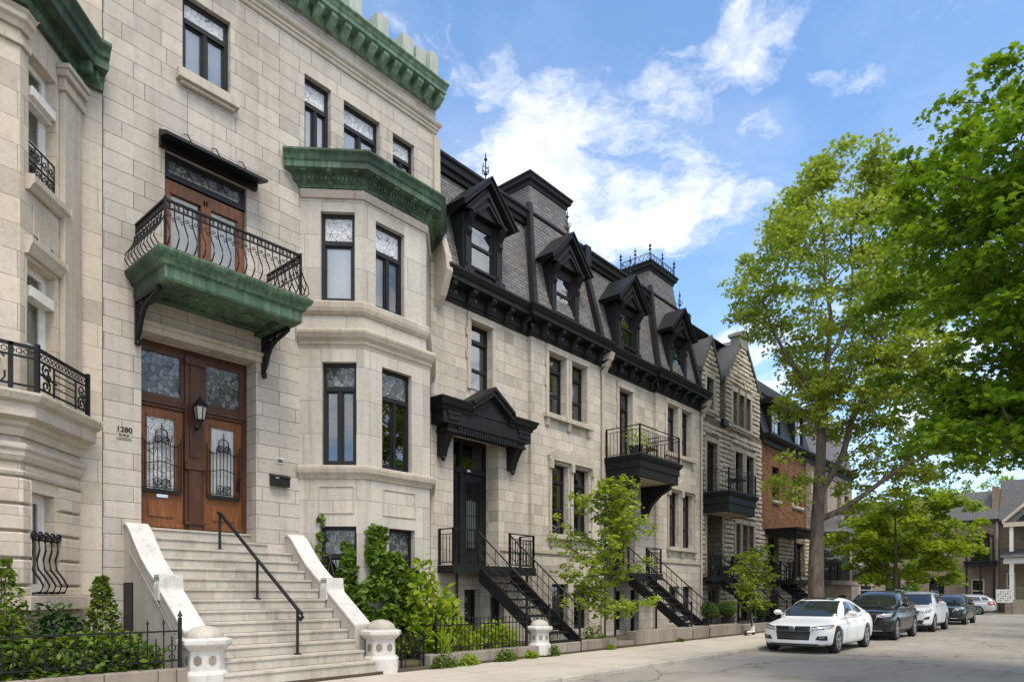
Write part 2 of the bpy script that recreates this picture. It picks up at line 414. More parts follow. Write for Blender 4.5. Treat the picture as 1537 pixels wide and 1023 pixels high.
def leaf(name, c1, c2, tr=.45, trc=None):
    t = NT(name); g = t.N('NewGeometry'); r = g.outputs['Random Per Island']
    ob = t.coord().outputs['Object']
    col = t.mix(r, c1, c2)
    col = t.mix(t.ramp(t.noise(ob, 1.1, 3), [(.35, 0.0), (.65, .5)]), col, tuple(x * .75 for x in c1))
    p = t.n.new('ShaderNodeBsdfPrincipled'); t.L(col, p.inputs['Base Color']); p.inputs['Roughness'].default_value = .5; p.inputs['Specular IOR Level'].default_value = .25
    tl = t.N('BsdfTranslucent'); t.L(t.mix(1.0, col, trc or (1.35, 1.25, .5, 1), 'MULTIPLY'), tl.inputs[0])
    mx = t.N('MixShader', i_0=tr); t.L(p.outputs[0], mx.inputs[1]); t.L(tl.outputs[0], mx.inputs[2]); t.L(mx.outputs[0], t.out.inputs[0])
    M[name] = t.mat
leaf('leaf_maple', (.08, .18, .012), (.25, .38, .028), .5)
leaf('leaf_big', (.24, .305, .042), (.40, .455, .078), .5, (1.15, 1.25, .5, 1))
leaf('leaf_lime', (.21, .33, .03), (.38, .46, .055), .5)
leaf('leaf_mid', (.20, .31, .024), (.34, .43, .035), .5)
leaf('leaf_ivy', (.07, .145, .018), (.18, .26, .03), .35)
leaf('leaf_shrub', (.07, .135, .016), (.19, .25, .028), .35)
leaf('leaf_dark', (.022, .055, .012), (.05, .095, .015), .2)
leaf('leaf_box', (.05, .10, .015), (.10, .16, .02), .25)
def paint(name, c, rough=.18, metal=0, coat=.35):
    t = NT(name); ob = t.coord().outputs['Object']
    n = t.noise(ob, 2.5, 4); col = t.mix(t.ramp(n, [(.35, 0.0), (.75, .35)]), c, tuple(x * .82 for x in c))
    p = t.pr(col, rough + (.2 if c[0] > .2 else .06), metal, .3, coat=coat); p.inputs['Coat Roughness'].default_value = .05; M[name] = t.mat
paint('car_white', (.80, .80, .77)); paint('car_black', (.012, .013, .015), .1); paint('car_pearl', (.72, .73, .73)); paint('car_dark', (.03, .035, .04), .12); paint('car_silver', (.52, .53, .55), .2, .35)
plain('car_trim', (.012, .012, .013), .45, .2, 9, 0); plain('chrome', (.62, .63, .65), .18, .05, 5, 0, 1.0); plain('rim', (.45, .45, .46), .3, .2, 9, 0, .7); plain('tyre', (.022, .022, .023), .85, .25, 30, .15)
plain('headlight', (.5, .52, .55), .08, .4, 22, 0, .3, .6, 1.0); plain('tail_red', (.30, .012, .01), .15, .2, 20, 0, 0, .5, 1.0); plain('amber', (.5, .2, .03), .2, .2, 20, 0)
plain('plate_white', (.7, .7, .7), .5, .1, 10, 0); plain('ink', (.015, .014, .013), .6, .2, 9, 0); plain('bronze_plaque', (.42, .38, .31), .5, .2, 20, .1)
plain('lamp_glass', (.45, .44, .40), .15, .2, 12, 0, 0, .6)
def carglass():
    t = NT('car_glass'); ob = t.coord().outputs['Object']
    t.pr(t.mix(t.noise(ob, 3), (.012, .016, .015), (.03, .036, .034)), .03, 0, .9); M['car_glass'] = t.mat
carglass()
# ------------------------------------------------------------------ shared building pieces
def ring(mb, F, s, o, z, r, w, n=14, a0=0, a1=2 * PI):
    pts = [F.pt(s + r * math.cos(a0 + (a1 - a0) * k / n), o, z + r * math.sin(a0 + (a1 - a0) * k / n)) for k in range(n + 1)]
    mb.tube(pts, w, 4)
def spiral(mb, F, s, o, z, r, w, sgn=1, turns=1.4, a0=0, n=18):
    pts = []
    for k in range(n + 1):
        t = k / n; a = a0 + sgn * turns * 2 * PI * t; rr = r * (1 - .8 * t)
        pts.append(F.pt(s + rr * math.cos(a), o, z + rr * math.sin(a)))
    mb.tube(pts, w, 4)
def pane(F, s0, s1, z0, z1, o, name, mat, parent):
    mb = MB(); p = F.pt
    mb.quad(p(s0, o, z0), p(s1, o, z0), p(s1, o, z1), p(s0, o, z1))
    return mb.build(name, M[mat], parent)
def window(root, F, s0, s1, z0, z1, mat='black_paint', rec=.2, fw=.075, trans=None, mull=0, rail=None, gl='glass', lead=None,
           cover=None, cov=(0, 1), sill=None, sillmat='stone_trim', name='window', out=0.0, side=True, guard=None):
    o = out - rec; d = .07
    mb = MB()
    mb.fbox(F, s0, s0 + fw, o - d, o, z0, z1); mb.fbox(F, s1 - fw, s1, o - d, o, z0, z1)
    mb.fbox(F, s0 + fw, s1 - fw, o - d, o, z0, z0 + fw * 1.1); mb.fbox(F, s0 + fw, s1 - fw, o - d, o, z1 - fw * 1.1, z1)
    zt = z1 - fw * 1.1; zb = z0 + fw * 1.1; ztr = None
    a, b = s0 + fw, s1 - fw
    if trans:
        ztr = z1 - (z1 - z0) * trans
        mb.fbox(F, a, b, o - d, o + .025, ztr - .05, ztr + .05)
        zt2 = ztr - .05
    else: zt2 = zt
    for k in range(mull):
        x = a + (b - a) * (k + 1) / (mull + 1)
        mb.fbox(F, x - .04, x + .04, o - d, o + .01, zb, zt2)
        mb.fbox(F, x - .008, x + .008, o + .01, o + .018, zb, zt2)
    # sash stiles inside the frame
    n = mull + 1
    for k in range(n):
        x0 = a + (b - a) * k / n + (.04 if k else 0); x1 = a + (b - a) * (k + 1) / n - (.04 if k < n - 1 else 0); w = .035
        mb.fbox(F, x0, x0 + w, o - d + .01, o - .018, zb, zt2); mb.fbox(F, x1 - w, x1, o - d + .01, o - .018, zb, zt2)
        mb.fbox(F, x0 + w, x1 - w, o - d + .01, o - .018, zb, zb + w * 1.5); mb.fbox(F, x0 + w, x1 - w, o - d + .01, o - .018, zt2 - w, zt2)
    if rail:
        zr = z0 + (z1 - z0) * rail
        mb.fbox(F, a, b, o - d, o + .0, zr - .04, zr + .04)
    w = mb.build(name, M[mat], root)
    pane(F, a, b, zb, zt2, o - .045, 'glass_pane', gl, w)
    if trans: pane(F, a, b, ztr + .05, zt, o - .04, 'transom_pane', lead or gl, w)
    if cover:
        c = MB(); h = zt2 - zb; N = 14 if cover != 'blind' else 1; p = F.pt; cd = .075 if cover == 'blind' else .12
        u0 = a + (b - a) * cov[0]; u1 = a + (b - a) * cov[1]
        for k in range(N):
            xa = u0 + (u1 - u0) * k / N; xb = u0 + (u1 - u0) * (k + 1) / N
            da = .03 * (k % 2) if N > 1 else 0; db = .03 * ((k + 1) % 2) if N > 1 else 0
            c.quad(p(xa, o - cd - da, zb - .05), p(xb, o - cd - db, zb - .05), p(xb, o - cd - db, zt2 + .02), p(xa, o - cd - da, zt2 + .02))
        c.build('window_blind' if cover == 'blind' else 'curtain', M[cover], w)
    if sill:
        so, sh, sx = sill
        c = MB(); c.fbox(F, s0 - sx, s1 + sx, -rec + out, out + so, z0 - sh, z0 - .004)
        c.fbox(F, s0 - sx + .07, s1 + sx - .07, out + .002, out + so * .6, z0 - sh - .07, z0 - sh)
        c.build('sill', M[sillmat], w, bevel=.012)
    return w
def shell(root, x0, x1, y0, y1, z1, mat, z0=0, roof=True):   # side and back walls plus flat roof
    mb = MB()
    mb.quad((x0, y1, z0), (x0, y0, z0), (x0, y0, z1), (x0, y1, z1)); mb.quad((x1, y0, z0), (x1, y1, z0), (x1, y1, z1), (x1, y0, z1))
    mb.quad((x1, y1, z0), (x0, y1, z0), (x0, y1, z1), (x1, y1, z1))
    o = mb.build('side_wall', M[mat], root)
    if roof:
        mb = MB(); mb.quad((x0, y0, z1), (x1, y0, z1), (x1, y1, z1), (x0, y1, z1)); mb.build('flat_roof', M['grey_trim'], root)
    return o
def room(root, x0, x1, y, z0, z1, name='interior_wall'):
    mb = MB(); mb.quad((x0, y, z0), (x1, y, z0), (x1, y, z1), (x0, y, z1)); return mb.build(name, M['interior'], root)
Y0 = 13.5
FB = Fr((0, Y0), (1, 0))

# ------------------------------------------------------------------ A: cream stone house with canted bay
A = thing('stone_house', 'cream limestone house with rusticated base and white framed windows at the left edge', 'house', (2, 14, 0))
pathA = [(-2.5, 12.4), (2.9, 12.4), (4.0, 13.5)]
FA0 = Fr((-2.5, 12.4), (1, 0)); FA = Fr((2.9, 12.4), (Q, Q)); LA = 1.5556
hA = [(.2, .9, 8.05, 10.02), (.17, .9, 4.63, 6.78), (.17, .88, 1.62, 3.2)]
mb = MB()
mb.wall(FA0, 0, 5.4, 0, 11.0, [(1.6, 3.2, 4.7, 6.8), (1.6, 3.2, 8.05, 10.0), (1.6, 3.2, 1.62, 3.2)], .3)
mb.wall(FA, 0, LA, 0, 11.0, hA, .24)
mb.wall(FB, 4.0, 4.375, 0, 11.0)
mb.wall(FB, -2.5, 4.375, 11.0, 17.0)
mb.quad((-2.5, 12.4, 11.0), (2.9, 12.4, 11.0), (4.0, 13.5, 11.0), (-2.5, 13.5, 11.0))
mb.build('wall', M['stone_cream'], A)
shell(A, -2.5, 4.37, 13.5, 26, 17.0, 'stone_cream')
room(A, -2.4, 4.3, 14.0, 0.2, 10.9)
# trim on the bay
mb = MB()
mb.sweep([(0, 3.62), (.05, 3.62), (.09, 3.70), (.09, 3.76), (.13, 3.80), (.13, 3.86), (.04, 3.92), (0, 3.92)], pathA)
mb.sweep([(0, 3.40), (.05, 3.40), (.07, 3.46), (0, 3.5)], pathA)
mb.sweep([(0, 3.99), (.05, 3.99), (.10, 4.1), (.16, 4.14), (.16, 4.2), (.30, 4.24), (.30, 4.43), (.37, 4.46), (.42, 4.56), (.42, 4.6), (0, 4.63)], pathA)
mb.sweep([(0, 10.14), (.05, 10.14), (.07, 10.22), (.12, 10.26), (.12, 10.34), (.17, 10.4), (0, 10.42)], [pathA[0], pathA[1], tuple(FA.pt(.17, 0, 0)[:2])])
mb.sweep([(0, 9.9), (.05, 9.9), (.05, 10.0), (0, 10.0)], [pathA[0], pathA[1], tuple(FA.pt(.17, 0, 0)[:2])])
mb.sweep([(0, 7.83), (.06, 7.83), (.1, 7.9), (.14, 7.93), (.14, 8.04), (0, 8.05)], [FA.pt(.12, 0, 0)[:2], FA.pt(1.1, 0, 0)[:2]])
mb.sweep([(0, 6.84), (.05, 6.84), (.09, 6.95), (.12, 7.0), (.12, 7.08), (0, 7.1)], [FA.pt(.10, 0, 0)[:2], FA.pt(1.02, 0, 0)[:2]])
mb.build('string_course', M['stone_trim'], A, bevel=.01)
mb = MB()
mb.fbox(FA, 1.0, 1.5, 0.002, .09, 4.63, 9.95)
mb.fbox(FA, .95, 1.55, 0.002, .14, 9.95, 10.05); mb.fbox(FA, .97, 1.53, 0.002, .11, 10.05, 10.17); mb.fbox(FA, .92, 1.56, .002, .18, 10.17, 10.28); mb.fbox(FA, .9, 1.56, .002, .22, 10.28, 10.36)
mb.build('pilaster', M['stone_trim'], A, bevel=.012)
mb = MB()
for s0, s1, z0, z1 in ((.3, .82, 7.2, 7.7),):
    mb.fbox(FA, s0, s1, .002, .02, z0, z1); mb.fbox(FA, s0 + .1, s1 - .1, .02, .03, z0 - .06, z0 + .1)
mb.build('relief_panel', M['stone_trim'], A, bevel=.01)
mb = MB()
for k in range(8):
    z0 = .12 + k * .41
    if z0 + .38 > 3.4: break
    mb.sweep([(.002, z0), (.05, z0), (.065, z0 + .02), (.065, z0 + .35), (.05, z0 + .37), (.002, z0 + .37)], [pathA[0], pathA[1], FA.pt(.16 if z0 > 1.2 else 1.5, 0, 0)[:2]])
    if z0 > 1.2: mb.sweep([(.002, z0), (.05, z0), (.065, z0 + .02), (.065, z0 + .35), (.05, z0 + .37), (.002, z0 + .37)], [FA.pt(.92, 0, 0)[:2], FA.pt(1.5, 0, 0)[:2]])
mb.fbox(FA, -.02, 1.52, .066, .17, 1.36, 1.58)
mb.build('rusticated_base', M['stone_cream'], A, bevel=.008)
mb = MB()
mb.sweep([(0, 10.52), (.10, 10.52), (.12, 10.64), (.16, 10.68), (.16, 10.74), (.34, 10.76), (.36, 10.74), (.36, 10.90), (.41, 10.92), (.43, 11.0), (.50, 11.09), (.50, 11.14), (0, 11.22)], [*pathA, (4.37, 13.5)])
cA = mb.build('cornice', M['copper_green'], A)
m2 = MB()
for k in range(26): m2.fbox(FA, .03 + k * .06, .06 + k * .06, .12, .165, 10.65, 10.68)
for s in (1.3, 1.5): m2.fbox(FA, s, s + .11, .02, .33, 10.56, 10.735)
m2.build('dentil_band', M['copper_green'], cA)
w = window(A, FA, .2, .9, 8.05, 10.02, 'white_paint', .16, .10, trans=.30, rail=.36, gl='glass', cover='curtain', cov=(.0, .55))
m2 = MB(); m2.fbox(FA, .27, .87, -.2, .02, 9.36, 9.5); m2.fbox(FA, .25, .9, -.2, -.06, 9.3, 9.36); m2.build('transom_bar', M['white_paint'], w)
m2 = MB()
for k in range(5): m2.tube([FA.pt(.22 + k * .17, -.02, 8.08), FA.pt(.22 + k * .17, -.02, 8.62)], .012, 4)
for z in (8.1, 8.34, 8.62): m2.tube([FA.pt(.2, -.02, z), FA.pt(.92, -.02, z)], .016, 4)
for k in range(4):
    spiral(m2, FA, .305 + k * .17, -.02, 8.22, .075, .011); spiral(m2, FA, .305 + k * .17, -.02, 8.48, .075, .011, -1)
m2.build('window_guard', M['iron'], w)
w = window(A, FA, .17, .9, 4.63, 6.78, 'white_paint', .16, .10, trans=.21, rail=.42, gl='glass', cover='curtain', cov=(.45, 1))
m2 = MB(); m2.fbox(FA, .26, .86, -.2, .0, 6.24, 6.4); m2.build('transom_bar', M['white_paint'], w)
w = window(A, FA, .17, .88, 1.62, 3.2, 'white_paint', .17, .09, mull=1, gl='glass', cover='curtain', cov=(.5, 1))
m2 = MB()
for k in range(5):
    s = .2 + k * .16
    m2.tube([FA.pt(s, .0 + o, z) for o, z in ((-.06, 2.52), (.06, 2.44), (.07, 2.3), (.03, 2.15), (.05, 2.0), (.16, 1.85), (.22, 1.74), (.18, 1.64), (.05, 1.62))], .016, 5)
    ring(m2, FA, s, .08, 2.52, .06, .018)
    m2.lathe(FA.pt(s, .08, 2.49), [(.0, 0), (.03, .01), (.03, .05), (0, .06)], 8)
m2.tube([FA.pt(.17, -.02, 2.46), FA.pt(.9, -.02, 2.46)], .014, 4); m2.tube([FA.pt(.17, .14, 1.63), FA.pt(.9, .14, 1.63)], .02, 4)
m2.build('window_guard', M['iron'], w)
for z0, z1 in ((4.7, 6.8), (8.05, 10.0), (1.62, 3.2)): window(A, FA0, 1.6, 3.2, z0, z1, 'white_paint', .2, .1, rail=.5)
# balcony railing on the bay ledge
def offs(path, d):
    out = []
    P = [Vector(p) for p in path]
    for i in range(len(P)):
        ns = []
        if i: e = P[i] - P[i - 1]; ns.append(Vector((e.y, -e.x)).normalized())
        if i < len(P) - 1: e = P[i + 1] - P[i]; ns.append(Vector((e.y, -e.x)).normalized())
        m = sum(ns, Vector((0, 0))).normalized(); out.append(P[i] + m * (d / m.dot(ns[0])))
    return [(p.x, p.y) for p in out]
pr_ = offs(pathA, .33)
FR = Fr(pr_[1], (Q, Q)); LR = 1.37
FR0 = Fr((pr_[1][0] - 3, pr_[1][1]), (1, 0))
mb = MB()
for F, L in ((FR, LR), (FR0, 3.0)):
    mb.fbox(F, 0, L, -.02, .02, 5.25, 5.30); mb.fbox(F, 0, L, -.012, .012, 5.10, 5.13); mb.fbox(F, 0, L, -.012, .012, 4.68, 4.71)
    n = int(L / .09)
    for k in range(n): ring(mb, F, (k + .5) * L / n, 0, 5.19, .036, .009, 8)
for s in (0, LR): mb.fbox(FR, s - .03, s + .03, -.03, .03, 4.62, 5.34)
for s in (.0,): mb.fbox(FR0, 3 - .36, 3 - .30, -.02, .02, 4.62, 5.3)
for z in (4.82, 4.93, 5.03): mb.tube([FR.pt(.42, 0, z), FR.pt(LR - .36, 0, z)], .011, 4)
for s in (.42, LR - .36): mb.tube([FR.pt(s, 0, 4.66), FR.pt(s, 0, 5.13)], .02, 4)
for s, a in ((.22, 1), (LR - .18, -1)):
    spiral(mb, FR, s, 0, 5.0, .12, .015, a, 1.5, .4); spiral(mb, FR, s, 0, 4.78, .12, .015, -a, 1.5, 2.0); spiral(mb, FR, s + .03, 0.01, 4.9, .07, .014, a)
for k in range(3):
    c = 3 - .55 - k * .5
    for dz, a in ((5.0, 1), (4.8, -1)): spiral(mb, FR0, c, 0, dz, .16, .017, a, 1.7, .4); spiral(mb, FR0, c - .25, 0, dz, .1, .015, -a, 1.5, 1.4)
mb.tube([FR.pt(0, .0, 4.93), FR.pt(.4, .05, 4.86)], .018, 5)
mb.build('balcony_railing', M['iron'], A)

# ------------------------------------------------------------------ B: grey stone townhouse with green copper
B = thing('stone_townhouse', 'tall grey limestone townhouse with green copper cornice, wooden double door and canted bay', 'house', (8.4, 14, 0))
XB0, XB1 = 4.39, 12.4
p45 = (Q, -Q)
def bayp(d):   # bay outline, enlarged by d
    return [(8.36 - d * .4, 13.5), (9.32 - d * .4, 12.54 - d), (11.2 + d * .4, 12.54 - d), (12.16 + d * .4, 13.5)]
hB = [(5.78, 6.74, 11.72, 13.28), (8.45, 9.14, 11.55, 13.24), (9.49, 10.54, 11.7, 13.22), (10.95, 11.66, 11.7, 13.2), (5.45, 7.09, 7.5, 10.05), (5.03, 7.3, 2.3, 6.5, .42)]
mb = MB()
mb.wall(FB, XB0, 8.36, 0, 15.0, [h for h in hB if h[1] < 8.4], .24)
mb.wall(FB, 8.36, 12.16, 11.2, 15.0, [h for h in hB if h[0] > 8.4], .24)
mb.wall(FB, 12.16, XB1, 0, 15.0)
mb.build('wall', M['stone_grey'], B)
shell(B, XB0 + .005, XB1, 13.5, 26, 15.0, 'stone_grey')
room(B, XB0 + .1, XB1 - .1, 14.6, .2, 14.8)
def bay_frames(d):
    P = bayp(d); return P, [Fr(P[0], (P[1][0] - P[0][0], P[1][1] - P[0][1])), Fr(P[1], (1, 0)), Fr(P[2], (P[3][0] - P[2][0], P[3][1] - P[2][1]))]
PU, FU = bay_frames(0); PL, FL = bay_frames(.1)
def ln(P, i): return (Vector(P[i + 1]) - Vector(P[i])).length
mb = MB()
mb.wall(FU[0], 0, ln(PU, 0), 7.45, 11.2, [(.43, 1.18, 8.13, 10.14)], .17)
mb.wall(FU[1], 0, ln(PU, 1), 7.45, 11.2, [(.36, 1.2, 8.13, 10.11)], .17)
mb.wall(FU[2], 0, ln(PU, 2), 7.45, 11.2, [(.3, 1.0, 8.13, 10.11)], .17)
mb.wall(FL[0], 0, ln(PL, 0), 0, 7.3, [(.5, 1.26, 4.47, 6.77), (.46, 1.26, 1.2, 3.12)], .17)
mb.wall(FL[1], 0, ln(PL, 1), 0, 7.3, [(.5, 1.38, 4.47, 6.79), (.7, 1.48, 1.2, 3.13)], .17)
mb.wall(FL[2], 0, ln(PL, 2), 0, 7.3, [(.3, 1.0, 4.47, 6.79)], .17)
bay = mb.build('bay_wall', M['stone_bay'], B)
mb = MB(); mb.sweep([(0, 7.83), (.03, 7.83), (.08, 7.9), (.10, 7.98), (.10, 8.10), (.07, 8.13), (0, 8.13)], PU)
mb.build('bay_moulding', M['stone_trim'], bay, bevel=.01); mb = MB()
mb.sweep([(-.1, 7.05), (.0, 7.05), (.02, 7.12), (.05, 7.16), (.05, 7.22), (.11, 7.28), (.15, 7.38), (.15, 7.44), (.12, 7.47), (-.12, 7.53)], PL)
mb.build('bay_moulding', M['stone_trim'], bay, bevel=.01); mb = MB()
mb.sweep([(0, 4.17), (.03, 4.17), (.05, 4.22), (.08, 4.26), (.12, 4.3), (.14, 4.38), (.14, 4.44), (.1, 4.46), (0, 4.47)], PL)
mb.build('bay_moulding', M['stone_trim'], bay, bevel=.01); mb = MB()
mb.sweep([(0, 10.42), (.04, 10.42), (.06, 10.5), (.06, 10.6), (0, 10.62)], PU)
mb.build('bay_moulding', M['stone_trim'], bay, bevel=.01); mb = MB()
mb.sweep([(0, .02), (.07, .02), (.07, .55), (.03, .6), (0, .6)], PL)
mb.build('bay_moulding', M['stone_trim'], bay, bevel=.01)
for F, s0, s1 in ((FL[0], .42, 1.22), (FL[1], .52, 1.5)):
    mb = MB()
    for a in ((s0, s1, 3.4, 3.43), (s0, s1, 3.99, 4.02), (s0, s0 + .03, 3.43, 3.99), (s1 - .03, s1, 3.43, 3.99)):
        mb.fbox(F, a[0], a[1], .002, .022, a[2], a[3])
    mb.build('bay_panel', M['stone_trim'], bay, bevel=.006)
mb = MB()   # green cornice of the bay
prof = [(0, 10.62), (.07, 10.62), (.09, 10.7), (.16, 10.74), (.17, 10.86), (.2, 10.9), (.34, 10.93), (.40, 10.95), (.40, 11.1), (.43, 11.14), (.46, 11.24), (.52, 11.32), (.52, 11.37), (0, 11.5)]
d0 = (Vector(PU[1]) - Vector(PU[0])).normalized(); Z_ = lambda z: 10.62 + (z - 10.62) * .83
PUX = [tuple(Vector(PU[0]) - d0 * .28), *PU[1:]]; mb.sweep([(o_ * .93, Z_(z_)) for o_, z_ in prof], PUX)
gc = mb.build('bay_cornice', M['copper_green'], bay)
for i in range(3):
    mb = MB(); F = FU[i]; L = ln(PU, i); n = int(L / .085)
    for k in range(n): mb.fbox(F, (k + .2) * L / n, (k + .75) * L / n, .15, .195, 10.735, 10.815)
    mb.build('dentil_band', M['copper_green'], gc)
for i, ss in ((0, (.06, .62, 1.2)), (1, (.1, .65, 1.2, 1.75)), (2, (.1, .7, 1.25))):
    for s in ss:
        m2 = MB(); F = FU[i]
        m2.prism([F.pt(s, .0, 10.64), F.pt(s, .1, 10.66), F.pt(s, .16, 10.74), F.pt(s, .19, 10.80), F.pt(s, .34, 10.84), F.pt(s, .35, 10.882), F.pt(s, 0, 10.882)], F.d.to_3d() * .11)
        m2.build('modillion', M['copper_green'], gc)
# bay windows
window(B, FU[0], .43, 1.18, 8.13, 10.14, rec=.12, fw=.075, trans=.33, lead='leaded_light', gl='glass_clear', cover='blind')
window(B, FU[1], .36, 1.2, 8.13, 10.11, rec=.12, fw=.07, trans=.33, mull=1, lead='leaded_light', gl='glass_clear', cover='curtain', cov=(0, .72))
window(B, FU[2], .3, 1.0, 8.13, 10.11, rec=.12, fw=.07, trans=.33, lead='leaded_light', gl='glass')
window(B, FL[0], .5, 1.26, 4.47, 6.77, rec=.12, fw=.07, trans=.25, mull=1, lead='leaded_dark', gl='glass_dark')
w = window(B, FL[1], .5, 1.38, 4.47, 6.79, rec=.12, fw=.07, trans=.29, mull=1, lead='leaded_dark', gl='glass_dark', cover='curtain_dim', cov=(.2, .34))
window(B, FL[2], .3, 1.0, 4.47, 6.79, rec=.12, fw=.07, trans=.29, gl='glass_dark')
window(B, FL[0], .46, 1.26, 1.2, 3.12, rec=.14, fw=.07, trans=.34, lead='leaded_dark', gl='glass_dark')
window(B, FL[1], .7, 1.48, 1.2, 3.13, rec=.14, fw=.07, trans=.34, lead='leaded_dark', gl='glass_dark')
# top floor
window(B, FB, 5.78, 6.74, 11.72, 13.28, rec=.11, fw=.08, trans=.29, mull=1, lead='leaded_light', gl='glass_clear', cover='blind', sill=(.16, .2, .13))
for a in ((8.45, 9.14, 11.55, 13.24), (9.49, 10.54, 11.7, 13.22), (10.95, 11.66, 11.7, 13.2)):
    window(B, FB, *a, rec=.13, fw=.075, trans=.34, mull=1, lead='leaded_light', gl='glass_clear', cover='blind')
# french window of the balcony
w = window(B, FB, 5.47, 7.07, 7.5, 9.58, 'door_wood', .1, .11, mull=1, gl='glass_clear', cover='curtain', name='french_window')
m2 = MB(); m2.fbox(FB, 5.58, 6.96, -.18, -.09, 9.34, 9.46); m2.fbox(FB, 6.17, 6.37, -.12, -.06, 7.6, 9.34); m2.build('door_post', M['door_wood'], w)
w = window(B, FB, 5.46, 7.08, 9.6, 10.05, 'black_paint', .06, .06, gl='leaded_dark', name='leaded_transom')
mb = MB(); mb.fbox(FB, 5.34, 7.28, .002, .10, 10.06, 10.34)
mb.prism([FB.pt(5.30, .1, 10.20), FB.pt(5.30, .45, 10.10), FB.pt(5.30, .45, 10.16), FB.pt(5.30, .1, 10.34)], (2.02, 0, 0))
aw = mb.build('door_canopy', M['black_paint'], B)
for x in (5.8, 6.35, 6.9): m2 = MB(); m2.tube([FB.pt(x, .38, 10.17), FB.pt(x, .2, 10.42), FB.pt(x, .02, 10.52)], .012, 4); m2.build('canopy_rod', M['iron'], aw)
# string course, frieze and main cornice
mb = MB()
cp = [(XB0 + .01, 13.5), (XB1, 13.5), (XB1, 15)]
mb.sweep([(0, 13.86), (.02, 13.86), (.04, 13.9), (.04, 13.94), (.07, 13.97), (.07, 14.02), (.11, 14.06), (.13, 14.11), (.13, 14.14), (0, 14.18)], cp)
mb.build('string_course', M['stone_trim'], B, bevel=.008)
mb = MB()
mb.sweep([(0, 14.5), (.05, 14.5), (.07, 14.58), (.09, 14.6), (.09, 14.84), (.38, 14.86), (.42, 14.84), (.42, 14.97), (.45, 15.0), (.47, 15.06), (.54, 15.12), (.54, 15.17), (0, 15.32)], cp[:2])
mb.v = [(min(x, 12.46), y, 14.5 + (z - 14.5) * .68) for x, y, z in mb.v]; mc = mb.build('cornice', M['copper_pale'], B)
k = 0; x = XB0 + .15
while x < XB1 - .1:
    m2 = MB(); F = FB
    m2.prism([F.pt(x, .08, 14.50), F.pt(x, .12, 14.47), F.pt(x, .2, 14.51), F.pt(x, .37, 14.64), F.pt(x, .38, 14.738), F.pt(x, .08, 14.738)], (.17, 0, 0))
    m2.build('modillion', M['copper_pale'], mc); x += .365
for x in (7.9, 8.7, 9.52, 10.32, 11.12, 11.84):
    m2 = MB(); wd = .34
    if x > 11.5: m2.box(x - .24, x + .1, 13.36, 13.7, 15.0, 15.72); m2.box(x + .104, x + .38, 13.2, 13.5, 15.0, 15.72)
    else: m2.box(x, x + wd, 13.3, 13.66, 15.0, 15.72)
    m2.build('parapet_post', M['post_pale'], mc, bevel=.01)
# balcony
bx0, bx1, by = 4.9, 7.55, 12.15
mb = MB()
bp = [(bx0, 13.5), (bx0, by), (bx1, by), (bx1, 13.5)]
mb.sweep([(-.3, 7.02), (-.02, 7.02), (.0, 7.06), (.0, 7.24), (.05, 7.27), (.07, 7.33), (.14, 7.41), (.16, 7.46), (.16, 7.5), (-.3, 7.52)], bp)
mb.box(bx0 + .05, bx1 - .05, by + .05, 13.495, 7.1, 7.5)
bal = mb.build('balcony', M['copper_green'], B)
mb = MB()
for a in ((bx0 + .3, bx1 - .3, by + .3, by + .34), (bx0 + .3, bx1 - .3, 13.2, 13.24), (bx0 + .3, bx0 + .34, by + .34, 13.2), (bx1 - .34, bx1 - .3, by + .34, 13.2)): mb.box(*a, 7.06, 7.1)
for x in (5.7, 6.75): mb.lathe((x, 12.85, 7.03), [(0, 0), (.14, .02), (.2, .05), (.2, .07)], 12)
mb.build('soffit_moulding', M['copper_green'], bal)
def bal_rail(mb, F, L, zb, h, n, out):
    zt = zb + h
    mb.fbox(F, -out, L + out, -.025, .025, zt - .035, zt); mb.fbox(F, 0, L, -.015, .015, zt - .16, zt - .135); mb.fbox(F, -.05, L + .05, .0, .04, zb, zb + .03)
    m = n * 2
    for k in range(m + 1): mb.fbox(F, L * k / m - .008, L * k / m + .008, -.01, .01, zt - .14, zt - .03)
    for k in range(m):
        if k % 2 == 0: ring(mb, F, L * (k + .5) / m, 0, zt - .085, min(.035, L / m * .4), .007, 6)
    for k in range(n + 1):
        s = L * k / n
        mb.tube([F.pt(s, o, zb + z) for o, z in ((.02, 0), (.13, .06), (.19, .15), (.17, .26), (.09, .39), (.03, .52), (.0, .62), (0, h - .15))], .012, 5)
        if k < n:
            sm = s + L / n / 2
            spiral(mb, F, sm - .03, .04, zb + h * .66, .042, .008, 1, 1.2, 0, 10); spiral(mb, F, sm + .03, .06, zb + h * .58, .042, .008, -1, 1.2, PI, 10)
mb = MB()
Fa = Fr((bx0 + .02, 13.45), (0, -1)); Fb_ = Fr((bx0 + .02, by + .02), (1, 0)); Fc = Fr((bx1 - .02, by + .02), (0, 1))
bal_rail(mb, Fa, 13.45 - by - .02, 7.54, .86, 9, .0); bal_rail(mb, Fb_, bx1 - bx0 - .04, 7.54, .86, 17, 0.0); bal_rail(mb, Fc, 13.45 - by - .02, 7.54, .86, 9, .0)
for x in (bx0 + .02, bx1 - .02): mb.fbox(Fr((x, by + .02), (1, 0)), -.02, .02, -.02, .02, 7.5, 8.43)
mb.build('railing', M['iron'], bal)
mb = MB(); mb.box(bx0 - .1, bx1 + .1, by - .1, 13.49, 7.523, 7.54); mb.build('deck', M['door_wood'], bal)
